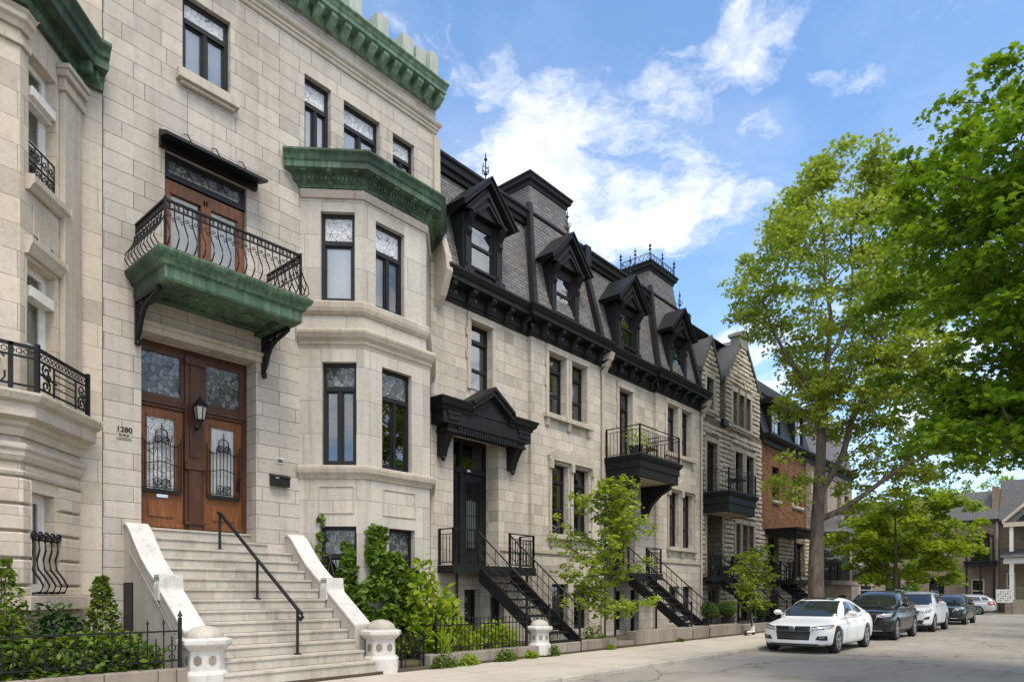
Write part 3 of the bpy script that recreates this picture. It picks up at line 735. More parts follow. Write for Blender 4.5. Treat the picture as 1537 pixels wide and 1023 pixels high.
for x in (4.95, 7.45):
    m2 = MB(); F = Fr((x, 13.5), (0, -1))   # bracket in the plane perpendicular to the wall
    G = Fr((x, 13.5), (0, -1))
    m2.fbox(G, .0, .07, -.04, .04, 6.28, 7.02)
    m2.fbox(G, .07, 1.0, -.04, .04, 6.96, 7.02)
    m2.tube([G.pt(a, 0, z) for a, z in ((.05, 6.34), (.14, 6.42), (.22, 6.6), (.34, 6.76), (.55, 6.86), (.8, 6.91), (1.02, 6.96))], .04, 6)
    m2.tube([G.pt(a, 0, z) for a, z in ((.05, 6.5), (.1, 6.62), (.18, 6.78), (.32, 6.88), (.5, 6.93))], .025, 5)
    ring(m2, G, .22, 0, 6.82, .11, .03); spiral(m2, G, .22, 0, 6.82, .09, .02); spiral(m2, G, .48, 0, 6.9, .06, .016); spiral(m2, G, .12, 0, 6.55, .05, .016)
    m2.lathe(G.pt(.06, 0, 6.17), [(0, 0), (.05, .02), (.06, .06), (.045, .1), (.06, .12)], 8)
    m2.build('balcony_bracket', M['iron'], bal, smooth=50)
# door surround and doors
mb = MB()
mb.fbox(FB, 4.95, 7.42, .002, .05, 6.5, 6.62); mb.fbox(FB, 4.95, 7.42, .002, .09, 6.62, 6.7)
mb.build('door_lintel', M['stone_trim'], B, bevel=.01)
dw = .40
mb = MB()
o = -dw
mb.fbox(FB, 5.03, 7.3, o - .1, o, 6.38, 6.5); mb.fbox(FB, 5.03, 5.11, o - .1, o, 2.9, 6.38); mb.fbox(FB, 7.2, 7.3, o - .1, o, 2.9, 6.38)
mb.fbox(FB, 5.98, 6.36, o - .1, o + .05, 2.9, 6.38); mb.fbox(FB, 6.04, 6.3, o + .05, o + .09, 2.9, 4.1)
mb.fbox(FB, 5.96, 6.38, o + .04, o + .12, 4.1, 4.2); mb.fbox(FB, 5.98, 6.36, o + .04, o + .10, 4.2, 4.26); mb.fbox(FB, 6.07, 6.27, o + .05, o + .075, 4.35, 6.2)
mb.fbox(FB, 5.96, 6.38, o + .05, o + .12, 3.0, 3.06); mb.fbox(FB, 5.97, 6.37, o + .03, o + .1, 6.2, 6.34)
mb.fbox(FB, 5.11, 5.98, o - .1, o + .03, 5.24, 5.42); mb.fbox(FB, 6.36, 7.2, o - .1, o + .03, 5.24, 5.42)
mb.fbox(FB, 5.08, 6.0, o + .03, o + .07, 5.3, 5.36); mb.fbox(FB, 6.34, 7.23, o + .03, o + .07, 5.3, 5.36)
df = mb.build('door_frame', M['door_wood_dark'], B, bevel=.008)
for a, b in ((5.11, 5.98), (6.36, 7.2)):
    pane(FB, a + .07, b - .07, 5.5, 6.3, o - .03, 'leaded_transom', 'leaded_dark', df)
    m2 = MB(); w = .07
    m2.fbox(FB, a, a + w, o - .05, o + .01, 5.42, 6.38); m2.fbox(FB, b - w, b, o - .05, o + .01, 5.42, 6.38); m2.fbox(FB, a + w, b - w, o - .05, o + .01, 5.42, 5.5); m2.fbox(FB, a + w, b - w, o - .05, o + .01, 6.3, 6.38)
    m2.build('transom_frame', M['door_wood_dark'], df)
    m2 = MB(); w = .15; zb = 3.62; zt = 5.08; i = o - .03
    m2.fbox(FB, a, a + w, i - .05, i, 2.9, 5.24); m2.fbox(FB, b - w, b, i - .05, i, 2.9, 5.24); m2.fbox(FB, a + w, b - w, i - .05, i, zt, 5.24); m2.fbox(FB, a + w, b - w, i - .05, i, 2.9, zb)
    for q in ((a + w, a + w + .03, zb, zt), (b - w - .03, b - w, zb, zt), (a + w, b - w, zt - .03, zt), (a + w, b - w, zb, zb + .03)): m2.fbox(FB, q[0], q[1], i, i + .02, q[2], q[3])
    m2.fbox(FB, a + .2, b - .2, i, i + .025, 3.12, 3.42); m2.fbox(FB, a, b, i, i + .045, 2.92, 3.0)
    d = m2.build('door', M['door_wood'], B, bevel=.006)
    pane(FB, a + w, b - w, zb, zt, i - .02, 'door_glass', 'leaded_door' if a < 6 else 'lace', d)
    m2 = MB(); g0, g1 = a + w - .08, b - w + .08; oo = i + .06
    for k in range(9):
        s = g0 + .05 + (g1 - g0 - .1) * k / 8; top = 4.55 + .22 * math.exp(-((k - 4) / 1.6) ** 2)
        m2.tube([FB.pt(s, oo, zb + .06), FB.pt(s, oo, top)], .009, 4)
    for z in (zb + .06, 4.12):
        m2.tube([FB.pt(g0, oo, z), FB.pt((g0 + g1) / 2, oo, z + (.08 if z > 4 else 0)), FB.pt(g1, oo, z)], .011, 4)
    m2.fbox(FB, g0, g1, oo - .02, oo + .02, zb - .04, zb + .03)
    m2.tube([FB.pt(g0, oo, 4.6), FB.pt(g0 + .12, oo, 4.5), FB.pt(g0 + .24, oo, 4.55), FB.pt((g0 + g1) / 2 - .1, oo, 4.78), FB.pt((g0 + g1) / 2, oo, 4.84), FB.pt((g0 + g1) / 2 + .1, oo, 4.78), FB.pt(g1 - .24, oo, 4.55), FB.pt(g1 - .12, oo, 4.5), FB.pt(g1, oo, 4.6)], .012, 5)
    mid = (g0 + g1) / 2
    for sg in (-1, 1):
        ring(m2, FB, mid + sg * .075, oo, 4.62, .07, .01); spiral(m2, FB, mid + sg * .075, oo, 4.62, .06, .009, sg)
        ring(m2, FB, mid + sg * .08, oo, zb + .17, .075, .01); spiral(m2, FB, mid + sg * .08, oo, zb + .17, .06, .009, sg)
        m2.tube([FB.pt(mid + sg * (g1 - g0) / 2, oo, zb), FB.pt(mid + sg * (g1 - g0) / 2, oo, 4.7)], .013, 4)
    m2.tube([FB.pt(mid, oo, 4.4), FB.pt(mid, oo, 4.95)], .011, 4)
    m2.build('door_grille', M['iron'], d)
    m2 = MB()
    if a < 6: m2.fbox(FB, a + .35, a + .56, i + .001, i + .03, 3.50, 3.56)
    else: m2.fbox(FB, b - .12, b - .05, i + .001, i + .04, 3.78, 4.0); m2.lathe(FB.pt(b - .085, i + .09, 4.02), [(0, 0), (.03, .01), (.03, .05), (0, .06)], 8); m2.lathe(FB.pt(b - .085, i + .06, 4.18), [(0, 0), (.02, .01), (.02, .04), (0, .05)], 8)
    m2.build('letter_slot' if a < 6 else 'door_handle', M['iron'] if a > 6 else M['chrome'], d)
# downpipe and pier between B and C
mb = MB(); mb.fbox(FB, 12.18, 12.4, .002, .05, 0.2, 10.4); mb.build('corner_pier', M['stone_pale'], B)
mb = MB(); mb.prism([(12.3, 13.5, 9.2), (12.3, 13.2, 9.5), (12.3, 12.95, 10.1), (12.3, 13.0, 10.5), (12.3, 13.25, 11.2), (12.3, 13.42, 12.2), (12.3, 13.45, 13.8), (12.3, 14.2, 14.3), (12.3, 14.2, 9.2)], (.22, 0, 0))
mb.build('party_wall_coping', M['stone_trim'], B, bevel=.015)
# ------------------------------------------------------------------ C: pair of black-roofed rowhouses
def surround(mb, F, s0, s1, z0, z1, out=0.0, w=.15, t=.05):
    mb.fbox(F, s0 - w, s0 - .002, out + .002, out + t, z0, z1 + .02); mb.fbox(F, s1 + .002, s1 + w, out + .002, out + t, z0, z1 + .02)
    mb.fbox(F, s0 - w, s1 + w, out + .002, out + t + .01, z1 + .02, z1 + .24)
    for z in (z0 + .55 * (z1 - z0), z1 - .22):
        mb.fbox(F, s0 - w - .05, s0 - w, out + .002, out + t, z - .22, z); mb.fbox(F, s1 + w, s1 + w + .05, out + .002, out + t, z - .22, z)
    mb.fbox(F, s0 - .05, s1 + .05, out + t + .01, out + t + .03, z1 + .03, z1 + .09)
def finial(mb, x, y, z, h):
    mb.tube([(x, y, z - .1), (x, y, z + h)], .018, 5)
    mb.lathe((x, y, z + h * .15), [(0, 0), (.05, .03), (.02, .08), (.0, .09)], 8); mb.lathe((x, y, z + h * .72), [(0, 0), (.05, .03), (.05, .06), (.0, .1)], 8)
    F = Fr((x, y), (1, 0))
    for sg in (-1, 1):
        mb.tube([(x, y, z + .3 * h), (x + sg * .07, y, z + .25 * h), (x + sg * .12, y, z + .33 * h), (x + sg * .12, y, z + .45 * h)], .014, 4)
        mb.tube([(x, y, z + .5 * h), (x + sg * .08, y, z + .47 * h), (x + sg * .1, y, z + .58 * h)], .012, 4)
        mb.tube([(x, y, z + .3 * h), (x, y + sg * .07, z + .25 * h), (x, y + sg * .12, z + .33 * h), (x, y + sg * .12, z + .45 * h)], .014, 4)
    mb.tube([(x, y, z + h * .9), (x, y, z + h * 1.12)], [.014, .002], 4)
def dormer(root, xc, win, side=1):
    yf = 13.30; w0, w1, z0, z1 = win
    mb = MB(); F = Fr((0, yf), (1, 0))
    zb, ze = 10.3, 12.15
    # cheeks and posts
    for a, b in ((w0 - .34, w0), (w1, w1 + .34)):
        mb.fbox(F, a, b, -1.0, 0, zb, ze); mb.fbox(F, a + .06, b - .06, 0, .05, zb, 11.85)
        mb.fbox(F, a - .03, b + .03, 0, .10, zb, 10.62)
    mb.fbox(F, w0, w1, -.9, 0, zb, z0); mb.fbox(F, w0, w1, -.9, -.05, z1, ze + .3)
    mb.fbox(F, w0 - .02, w1 + .02, 0, .06, z0 - .09, z0 - .02)
    d = mb.build('dormer', M['black_wood'], root)
    m2 = MB()
    f = .06
    for q in ((w0, w0 + f, z0, z1), (w1 - f, w1, z0, z1), (w0 + f, w1 - f, z0, z0 + f), (w0 + f, w1 - f, z1 - f, z1), (w0 + f, w1 - f, (z0 + z1) / 2 - .01, (z0 + z1) / 2 + .07)): m2.fbox(F, q[0], q[1], -.14, -.06, q[2], q[3])
    m2.build('sash', M['black_paint'], d)
    pane(F, w0 + f, w1 - f, z0 + f, z1 - f, -.1, 'glass_pane', 'glass', d)
    m2 = MB(); p = F.pt
    for k in range(6):
        a = w0 + (w1 - w0) * (.05 + .9 * k / 6); b = w0 + (w1 - w0) * (.05 + .9 * (k + 1) / 6)
        m2.quad(p(a, -.25 - .03 * (k % 2), z0), p(b, -.25 - .03 * ((k + 1) % 2), z0), p(b, -.25 - .03 * ((k + 1) % 2), z1), p(a, -.25 - .03 * (k % 2), z1))
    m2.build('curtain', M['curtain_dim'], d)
    # consoles carrying the gable
    for a in (w0 - .24, w1 + .1):
        m2 = MB(); pf = [F.pt(a, 0, 11.55), F.pt(a, .06, 11.5), F.pt(a, .13, 11.6), F.pt(a, .10, 11.75), F.pt(a, .16, 11.85), F.pt(a, .3, 12.05), F.pt(a, .3, 12.12), F.pt(a, 0, 12.12)]
        m2.prism(pf, (.14, 0, 0)); m2.build('console', M['black_wood'], d); m2 = MB(); m2.prism([F.pt(a, .0, 10.3), F.pt(a, .16, 10.3), F.pt(a, .2, 10.42), F.pt(a, .1, 10.55), F.pt(a, .08, 10.75), F.pt(a, 0, 10.8)], (.14, 0, 0))
        m2.build('console', M['black_wood'], d)
    # gable roof
    hw, zr, o1 = 1.0, 13.12, .32; t = .11
    m2 = MB()
    for sg in (-1, 1):
        e = Vector((xc + sg * hw, 0, ze - .02)); r = Vector((xc, 0, zr))
        dv = (r - e).normalized(); nv = Vector((-dv.z * sg * -1, 0, dv.x * sg * -1))
        if nv.z < 0: nv = -nv
        pf = [e, r, r + Vector((0, 0, t * 1.25)), e + nv * t]
        m2.prism([(q.x, yf - o1, q.z) for q in pf], (0, 1.55, 0))
        pf2 = [e + nv * t, r + Vector((0, 0, t * 1.25)), r + Vector((0, 0, t * 1.25 + .05)), e + nv * (t + .045) + Vector((sg * .05, 0, -.03))]
        m2.prism([(q.x, yf - o1 - .05, q.z) for q in pf2], (0, 1.6, 0))
    m2.build('gable_roof', M['black_wood'], d)
    m2 = MB()
    m2.prism([(xc - hw + .16, yf - .16, ze + .02), (xc, yf - .16, zr - .06), (xc + hw - .16, yf - .16, ze + .02)], (0, .12, 0))
    for sg in (-1, 1):
        m2.prism([(xc + sg * .75, yf - .22, ze), (xc + sg * .62, yf - .22, ze), (xc, yf - .22, zr - .36), (xc, yf - .22, zr - .2)], (0, .06, 0))
        m2.prism([(xc + sg * .5, yf - .24, ze + .02), (xc + sg * .42, yf - .24, ze + .02), (xc, yf - .24, zr - .62), (xc, yf - .24, zr - .52)], (0, .08, 0))
    m2.build('pediment', M['black_wood'], d)
    return d
CN = []
def rowhouse(k, label):
    x0 = 12.4 + 7.75 * k; W = 7.75; xp = x0 + 3.85; x1 = x0 + W; op = .14
    r = thing('rowhouse', label, 'house', (x0 + W / 2, 14, 0), 'black roofed rowhouses of the terrace')
    g = lambda *a: (x0 + a[0], x0 + a[1], *a[2:])
    door = g(.65, 2.5, 2.4, 6.1, .55); wu = g(1.32, 2.2, 7.38, 9.3) if k == 0 else g(1.32, 2.24, 6.55, 9.18)
    up = [g(4.7, 5.62, 7.36, 9.3), g(5.92, 6.8, 7.36, 9.3)]; lo = [g(4.9, 5.78, 3.55, 5.82), g(6.08, 6.98, 3.55, 5.82)]
    ba = [g(4.9, 5.78, .45, 1.95), g(6.08, 6.98, .45, 1.95)]
    bs = [g(1.08, 1.7, .3, 1.75), g(2.15, 2.75, .05, 1.8)]
    mb = MB()
    mb.wall(FB, x0 + .005, xp, 0, 10.3, [door, wu, *bs], .26)
    mb.wall(FB, xp, x1, 0, 10.3, up + lo + ba, .3, op)
    mb.quad((xp, 13.5, 0), (xp, 13.5, 10.3), (xp, 13.36, 10.3), (xp, 13.36, 0)); mb.quad((x1, 13.36, 0), (x1, 13.36, 10.3), (x1, 13.5, 10.3), (x1, 13.5, 0))
    mb.build('wall', M['stone_pale'], r)
    shell(r, x0 + .01, x1, 14.2, 25, 13.9, 'stone_pale'); room(r, x0 + .1, x1 - .1, 14.7, .1, 10.2)
    for q, oo in [(wu, 0)] + [(q, op) for q in up]:
        mb = MB(); surround(mb, FB, *q, out=oo, w=.14); mb.build('window_surround', M['stone_trim'], r, bevel=.008)
    # hood over the lower pair
    mb = MB()
    s0, s1 = lo[0][0], lo[1][1]
    mb.fbox(FB, s0 - .22, s1 + .22, op + .002, op + .1, 5.9, 6.02)
    mb.prism([FB.pt(q[0], op + .002, q[1]) for q in ((s0 - .25, 6.02), (s1 + .25, 6.02), (s1 + .2, 6.14), (s1 - .2, 6.3), (s1 - .75, 6.2), (s0 + 1.05, 6.42), (s0 + .75, 6.2), (s0 + .25, 6.3), (s0 - .2, 6.14))], (0, -.09, 0))
    for s in (s0 - .2, lo[0][1] + .06, s1 + .06):
        mb.fbox(FB, s, s + .14, op + .002, op + .14, 5.62, 5.9); mb.fbox(FB, s + .02, s + .12, op + .002, op + .06, 3.6, 5.62)
    mb.build('window_hood', M['stone_trim'], r, bevel=.01)
    for (a, b, z) in ((up[0][0], up[1][1], 7.36), (lo[0][0], lo[1][1], 3.55)):
        mb = MB(); mb.fbox(FB, a - .25, b + .25, op + .002, op + .16, z - .16, z - .004)
        for s in (a - .16, (a + b) / 2 - .07, b + .02): mb.prism([FB.pt(s, op + .002, z - .42), FB.pt(s, op + .07, z - .4), FB.pt(s, op + .13, z - .16), FB.pt(s, op + .002, z - .16)], (.14, 0, 0))
        mb.build('sill', M['stone_trim'], r, bevel=.01)
    for a in ((xp, x1, op + .002, op + .05), (x0 + 2.55, xp, .002, .04)): mb = MB(); mb.fbox(FB, *a, 2.9, 3.02); mb.build('string_course', M['stone_trim'], r)
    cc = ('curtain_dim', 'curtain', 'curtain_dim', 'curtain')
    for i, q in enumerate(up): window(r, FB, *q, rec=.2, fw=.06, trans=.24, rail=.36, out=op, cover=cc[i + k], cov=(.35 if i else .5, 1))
    for i, q in enumerate(lo): window(r, FB, *q, rec=.2, fw=.06, trans=.24, rail=.36, out=op, gl='glass_dark', cover='curtain_dim', cov=(.3, .8))
    for q in ba: window(r, FB, *q, rec=.2, fw=.06, rail=.5, out=op, gl='glass_dark')
    window(r, FB, *wu, rec=.18, fw=.065, trans=.24, rail=.34 if k == 0 else None, cover='curtain' if k == 0 else 'curtain_dim', cov=(.4, 1), name='window' if k == 0 else 'balcony_door', mull=0 if k == 0 else 1)
    window(r, FB, *bs[0], rec=.2, fw=.06, gl='glass_dark'); window(r, FB, *bs[1][:4], rec=.2, fw=.08, gl='glass_dark', name='basement_door')
    # entrance: two dark doors with bars
    o = -.5; a0, a1 = door[0], door[1]
    mb = MB()
    mb.fbox(FB, a0, a0 + .09, o - .1, o, 2.4, 6.1); mb.fbox(FB, a1 - .09, a1, o - .1, o, 2.4, 6.1); mb.fbox(FB, a0 + .09, a1 - .09, o - .1, o, 5.98, 6.1)
    xm = a0 + .78; mb.fbox(FB, xm - .06, xm + .06, o - .1, o + .03, 2.4, 5.98); mb.fbox(FB, a0 + .09, a1 - .09, o - .1, o + .04, 5.12, 5.26)
    df = mb.build('door_frame', M['black_wood'], r)
    for a, b, cv in ((a0 + .09, xm - .06, 0), (xm + .06, a1 - .09, 1)):
        pane(FB, a, b, 5.26, 5.98, o - .05, 'transom_pane', 'glass_dark', df)
        m2 = MB(); i = o - .03; w = .13 if not cv else .2
        m2.fbox(FB, a, a + w, i - .05, i, 2.42, 5.12); m2.fbox(FB, b - w, b, i - .05, i, 2.42, 5.12); m2.fbox(FB, a + w, b - w, i - .05, i, 4.85, 5.12); m2.fbox(FB, a + w, b - w, i - .05, i, 2.42, 2.95)
        d = m2.build('door', M['black_wood'], r)
        pane(FB, a + w, b - w, 2.95, 4.85, i - .03, 'door_glass', 'glass_clear' if cv else 'glass_dark', d)
        if cv:
            m2 = MB(); m2.quad(FB.pt(a + w, i - .10, 2.95), FB.pt(b - w, i - .10, 2.95), FB.pt(b - w, i - .10, 4.35), FB.pt(a + w, i - .10, 4.35)); m2.build('curtain', M['lace'], d)
        m2 = MB(); n = 7
        for q in range(n): m2.tube([FB.pt(a + w + (b - a - 2 * w) * q / (n - 1), i + .04, 2.9), FB.pt(a + w + (b - a - 2 * w) * q / (n - 1), i + .04, 4.9)], .012, 4)
        for z in (2.95, 3.9, 4.8): m2.tube([FB.pt(a + w - .03, i + .04, z), FB.pt(b - w + .03, i + .04, z)], .012, 4)
        m2.build('door_bars', M['iron'], d)
    for a in (a0 + .11, xm + .22): m2 = MB(); m2.fbox(FB, a, a + .14, o + .042, o + .05, 5.16, 5.22); m2.build('number_plate', M['plate_white'], df)
    # stairs threshold
    mb = MB(); mb.fbox(FB, a0, a1, -.54, .0, 2.2, 2.398); mb.build('door_step', M['granite_low'], r)
    # black cornice with brackets
    cp = [(x0 + .01, 13.5), (xp, 13.5), (xp, 13.5 - op), (x1, 13.5 - op)]
    mb = MB()
    mb.sweep([(.002, 9.58), (.06, 9.58), (.08, 9.66), (.12, 9.68), (.12, 10.0), (.40, 10.03), (.46, 10.0), (.46, 10.12), (.5, 10.14), (.55, 10.22), (.58, 10.26), (.58, 10.31), (-.1, 10.42)], cp)
    cn = mb.build('cornice', M['black_wood'], r); CN.append(cn)
    for i in range(10):
        x = x0 + .25 + i * .78
        o2 = .0 if x < xp - .15 else op
        m2 = MB()
        m2.prism([FB.pt(x, o2 + .11, 9.62), FB.pt(x, o2 + .18, 9.62), FB.pt(x, o2 + .22, 9.72), FB.pt(x, o2 + .22, 9.82), FB.pt(x, o2 + .42, 9.9), FB.pt(x, o2 + .43, 10.025), FB.pt(x, o2 + .11, 10.025)], (.17, 0, 0))
        m2.fbox(FB, x + .05, x + .12, o2 + .22, o2 + .235, 9.73, 9.80)
        m2.build('bracket', M['black_wood'], cn)
    x = x0 + .62
    while x < x1 - .2:
        o2 = .0 if x < xp - .15 else op
        m2 = MB(); m2.fbox(FB, x - .045, x + .045, o2 + .1205, o2 + .14, 9.80, 9.89); m2.build('cornice_block', M['grey_trim'], cn); x += .78
    # mansard
    mb = MB()
    mb.quad((x0 + .01, 13.36, 10.35), (x1 - .01, 13.36, 10.35), (x1 - .01, 14.2, 13.6), (x0 + .01, 14.2, 13.6))
    mb.quad((x0 + .01, 14.2, 10.35), (x0 + .01, 13.36, 10.35), (x0 + .01, 14.2, 13.6), (x0 + .01, 14.2, 13.6001))
    mn = mb.build('mansard_roof', M['slate'], r)
    mb = MB(); mb.sweep([(0, 13.5), (.12, 13.5), (.14, 13.62), (.22, 13.66), (.24, 13.8), (.30, 13.86), (.30, 13.93), (-.3, 14.0)], [(x0 + .01, 14.2), (x1, 14.2)])
    mb.build('roof_cornice', M['grey_trim'] if False else M['black_wood'], mn)
    # tower
    b0, b1, yb = x0 + 3.86, x0 + 7.0, 13.16; t0, t1, yt = x0 + 4.72, x0 + 6.68, 14.15; zt = 15.0
    mb = MB(); P = []
    N = 6
    for j in range(N + 1):
        f = j / N; e = f ** .8
        P.append((b0 + (t0 - b0) * e, b1 + (t1 - b1) * e, yb + (yt - yb) * e, 10.35 + (zt - 10.35) * f))
    for j in range(N):
        a, b = P[j], P[j + 1]
        mb.quad((a[0], a[2], a[3]), (a[1], a[2], a[3]), (b[1], b[2], b[3]), (b[0], b[2], b[3]))
        mb.quad((a[0], 15.5, a[3]), (a[0], a[2], a[3]), (b[0], b[2], b[3]), (b[0], 15.5, b[3]))
        mb.quad((a[1], a[2], a[3]), (a[1], 15.5, a[3]), (b[1], 15.5, b[3]), (b[1], b[2], b[3]))
    mb.quad((t0, 15.5, 13.6), (t0, 15.5, zt), (t1, 15.5, zt), (t1, 15.5, 13.6))
    tw = mb.build('roof_tower', M['slate'], r)
    mb = MB()
    tp = [(t0, 15.5), (t0, yt), (t1, yt), (t1, 15.5)]
    mb.sweep([(-.02, 14.92), (.04, 14.92), (.06, 15.02), (.14, 15.08), (.16, 15.18), (.2, 15.22), (.2, 15.27), (-.3, 15.3)], [(t1, 15.5), (t0, 15.5), (t0, yt), (t1, yt)][0:0] + tp)
    mb.box(t0 - .1, t1 + .1, yt - .1, 15.6, 15.1, 15.25)
    mb.build('tower_cornice', M['black_wood'], tw)
    mb = MB()
    for j in range(N):
        a, b = P[j], P[j + 1]; 
        mb.hexa([(a[0] - .12, a[2] - .05, a[3]), (a[0] + .06, a[2] - .05, a[3]), (a[0] + .06, a[2] + .1, a[3]), (a[0] - .12, a[2] + .1, a[3]), (b[0] - .12, b[2] - .05, b[3]), (b[0] + .06, b[2] - .05, b[3]), (b[0] + .06, b[2] + .1, b[3]), (b[0] - .12, b[2] + .1, b[3])])
        if b[3] > 14.0: break
    mb.build('hip_trim', M['black_wood'], tw)
    if k == 1:
        mb = MB()
        cx0, cx1, cy0, cy1 = t0 - .05, t1 + .05, yt - .05, 15.5; zc = 15.28
        segs = [((cx0, cy1), (cx0, cy0)), ((cx0, cy0), (cx1, cy0)), ((cx1, cy0), (cx1, cy1)), ((cx1, cy1), (cx0, cy1))]
        for (p, q) in segs:
            L = math.dist(p, q); F = Fr(p, (q[0] - p[0], q[1] - p[1])); n = max(2, int(L / .2))
            for z in (.06, .34): mb.tube([F.pt(0, 0, zc + z), F.pt(L, 0, zc + z)], .014, 4)
            for i in range(n):
                s = L * (i + .5) / n; mb.tube([F.pt(s - .08, 0, zc + .06), F.pt(s, 0, zc + .2), F.pt(s + .08, 0, zc + .34)], .01, 4); mb.tube([F.pt(s + .08, 0, zc + .06), F.pt(s - .08, 0, zc + .34)], .01, 4)
            for i in range(3):
                s = L * i / 2; mb.tube([F.pt(s, 0, zc - .05), F.pt(s, 0, zc + .75)], [.03, .012], 5); mb.lathe(F.pt(s, 0, zc + .42), [(0, 0), (.06, .04), (.06, .07), (.02, .1), (0, .1)], 8); ring(mb, F, s, 0, zc + .62, .05, .014, 8)
        mb.build('roof_cresting', M['iron'], tw)
    # raised party strip
    mb = MB()
    for xs in (x1 - .2,):
        mb.hexa([(xs, 13.16, 10.35), (xs + .22, 13.16, 10.35), (xs + .22, 13.5, 10.35), (xs, 13.5, 10.35), (xs, 13.95, 13.3), (xs + .22, 13.95, 13.3), (xs + .22, 14.3, 13.3), (xs, 14.3, 13.3)])
        mb.box(xs - .05, xs + .27, 13.85, 14.4, 13.3, 13.98)
    mb.build('party_strip', M['black_wood'], mn)
    for xc, wn in ((x0 + 1.63, g(1.17, 2.1, 10.74, 11.98)), (x0 + 5.5, g(5.05, 5.95, 10.7, 11.93))):
        d = dormer(r, xc, wn)
        m2 = MB(); finial(m2, xc, 13.2, 13.3, .72); m2.build('finial', M['iron'], d)
    # downpipe bracket at the party line
    mb = MB(); mb.tube([(x1 + .02, 13.0, 10.2), (x1 - .03, 13.15, 9.6), (x1 - .05, 13.28, 9.3), (x1 - .05, 13.3, .3)], .05, 6)
    for q in range(3): mb.prism([(x1 - .13, 12.86 + .12 * q, 10.0 - .22 * q), (x1 - .13, 13.2 + .05 * q, 9.95 - .22 * q), (x1 - .13, 13.3, 9.6 - .2 * q), (x1 - .13, 12.95 + .13 * q, 9.75 - .2 * q)], (.22, 0, 0))
    mb.build('party_bracket', M['stone_trim'], r)
    return r
C1 = rowhouse(0, 'pale stone rowhouse beside the tall townhouse, with pedimented black hood over its door')
C2 = rowhouse(1, 'pale stone rowhouse with iron cresting on its roof tower and a boxed black balcony')
# pedimented hood of the first rowhouse
def hood(root, xc, yf=12.85):
    mb = MB()
    ze = 6.62
    h = 1.78
    # entablature following plan: ends out, recess to wall
    mb.box(xc - h, xc + h, yf + .12, 13.49, 6.1, 6.5)
    mb.sweep([(0, 6.42), (.06, 6.44), (.08, 6.52), (.14, 6.56), (.17, 6.66), (.2, 6.7), (.2, 6.74), (-.15, 6.76)], [(xc - h, 13.49), (xc - h, yf + .15), (xc - .75, yf + .15)])
    mb.sweep([(0, 6.42), (.06, 6.44), (.08, 6.52), (.14, 6.56), (.17, 6.66), (.2, 6.7), (.2, 6.74), (-.15, 6.76)], [(xc + .75, yf + .15), (xc + h, yf + .15), (xc + h, 13.49)])
    mb.box(xc - h, xc + h, yf + .12, 13.49, 6.5, 6.72)
    for sg in (-1, 1):
        e = Vector((xc + sg * .85, 0, 6.58)); r_ = Vector((xc, 0, 7.12)); 
        up = Vector((0, 0, .2))
        mb.prism([(q.x, yf - .05, q.z) for q in (e, r_, r_ + up, e + up)], (0, .68, 0))
        mb.prism([(q.x, yf - .1, q.z) for q in (e + up * .7, r_ + up * .7, r_ + up * 1.2, e + up * 1.2)], (0, .73, 0))
    mb.prism([(xc - .8, yf + .1, 6.5), (xc + .8, yf + .1, 6.5), (xc, yf + .1, 7.1)], (0, .5, 0))
    hd = mb.build('door_hood', M['black_wood'], root)
    mb = MB(); mb.box(xc - 1.45, xc + 1.45, yf + .2, 13.48, 5.98, 6.1)
    for k in range(24): mb.box(xc - 1.2 + k * .1, xc - 1.14 + k * .1, yf + .14, yf + .2, 5.9, 6.06)
    mb.box(xc - 1.3, xc + 1.3, yf + .16, yf + .24, 6.06, 6.12)
    mb.build('hood_fringe', M['black_wood'], hd)
    for sg in (-1, 1):
        m2 = MB(); x = xc + sg * 1.42 - .14
        m2.prism([(x, 13.49, 5.3), (x, 13.38, 5.32), (x, 13.3, 5.55), (x, 13.18, 5.75), (x, 13.05, 5.95), (x, 12.98, 6.15), (x, 12.98, 6.42), (x, 13.49, 6.42)], (.28, 0, 0))
        m2.box(x - .06, x + .34, 12.94, 13.49, 6.2, 6.34); m2.box(x - .04, x + .32, 13.0, 13.49, 5.9, 5.98); m2.lathe((x + .14, 13.36, 5.16), [(0, 0), (.05, .03), (.07, .09), (.05, .15), (.0, .17)], 8)
        m2.box(x - .1, x + .38, 12.92, 13.49, 6.34, 6.42)
        m2.build('hood_console', M['black_wood'], hd)
hood(C1, 13.97)
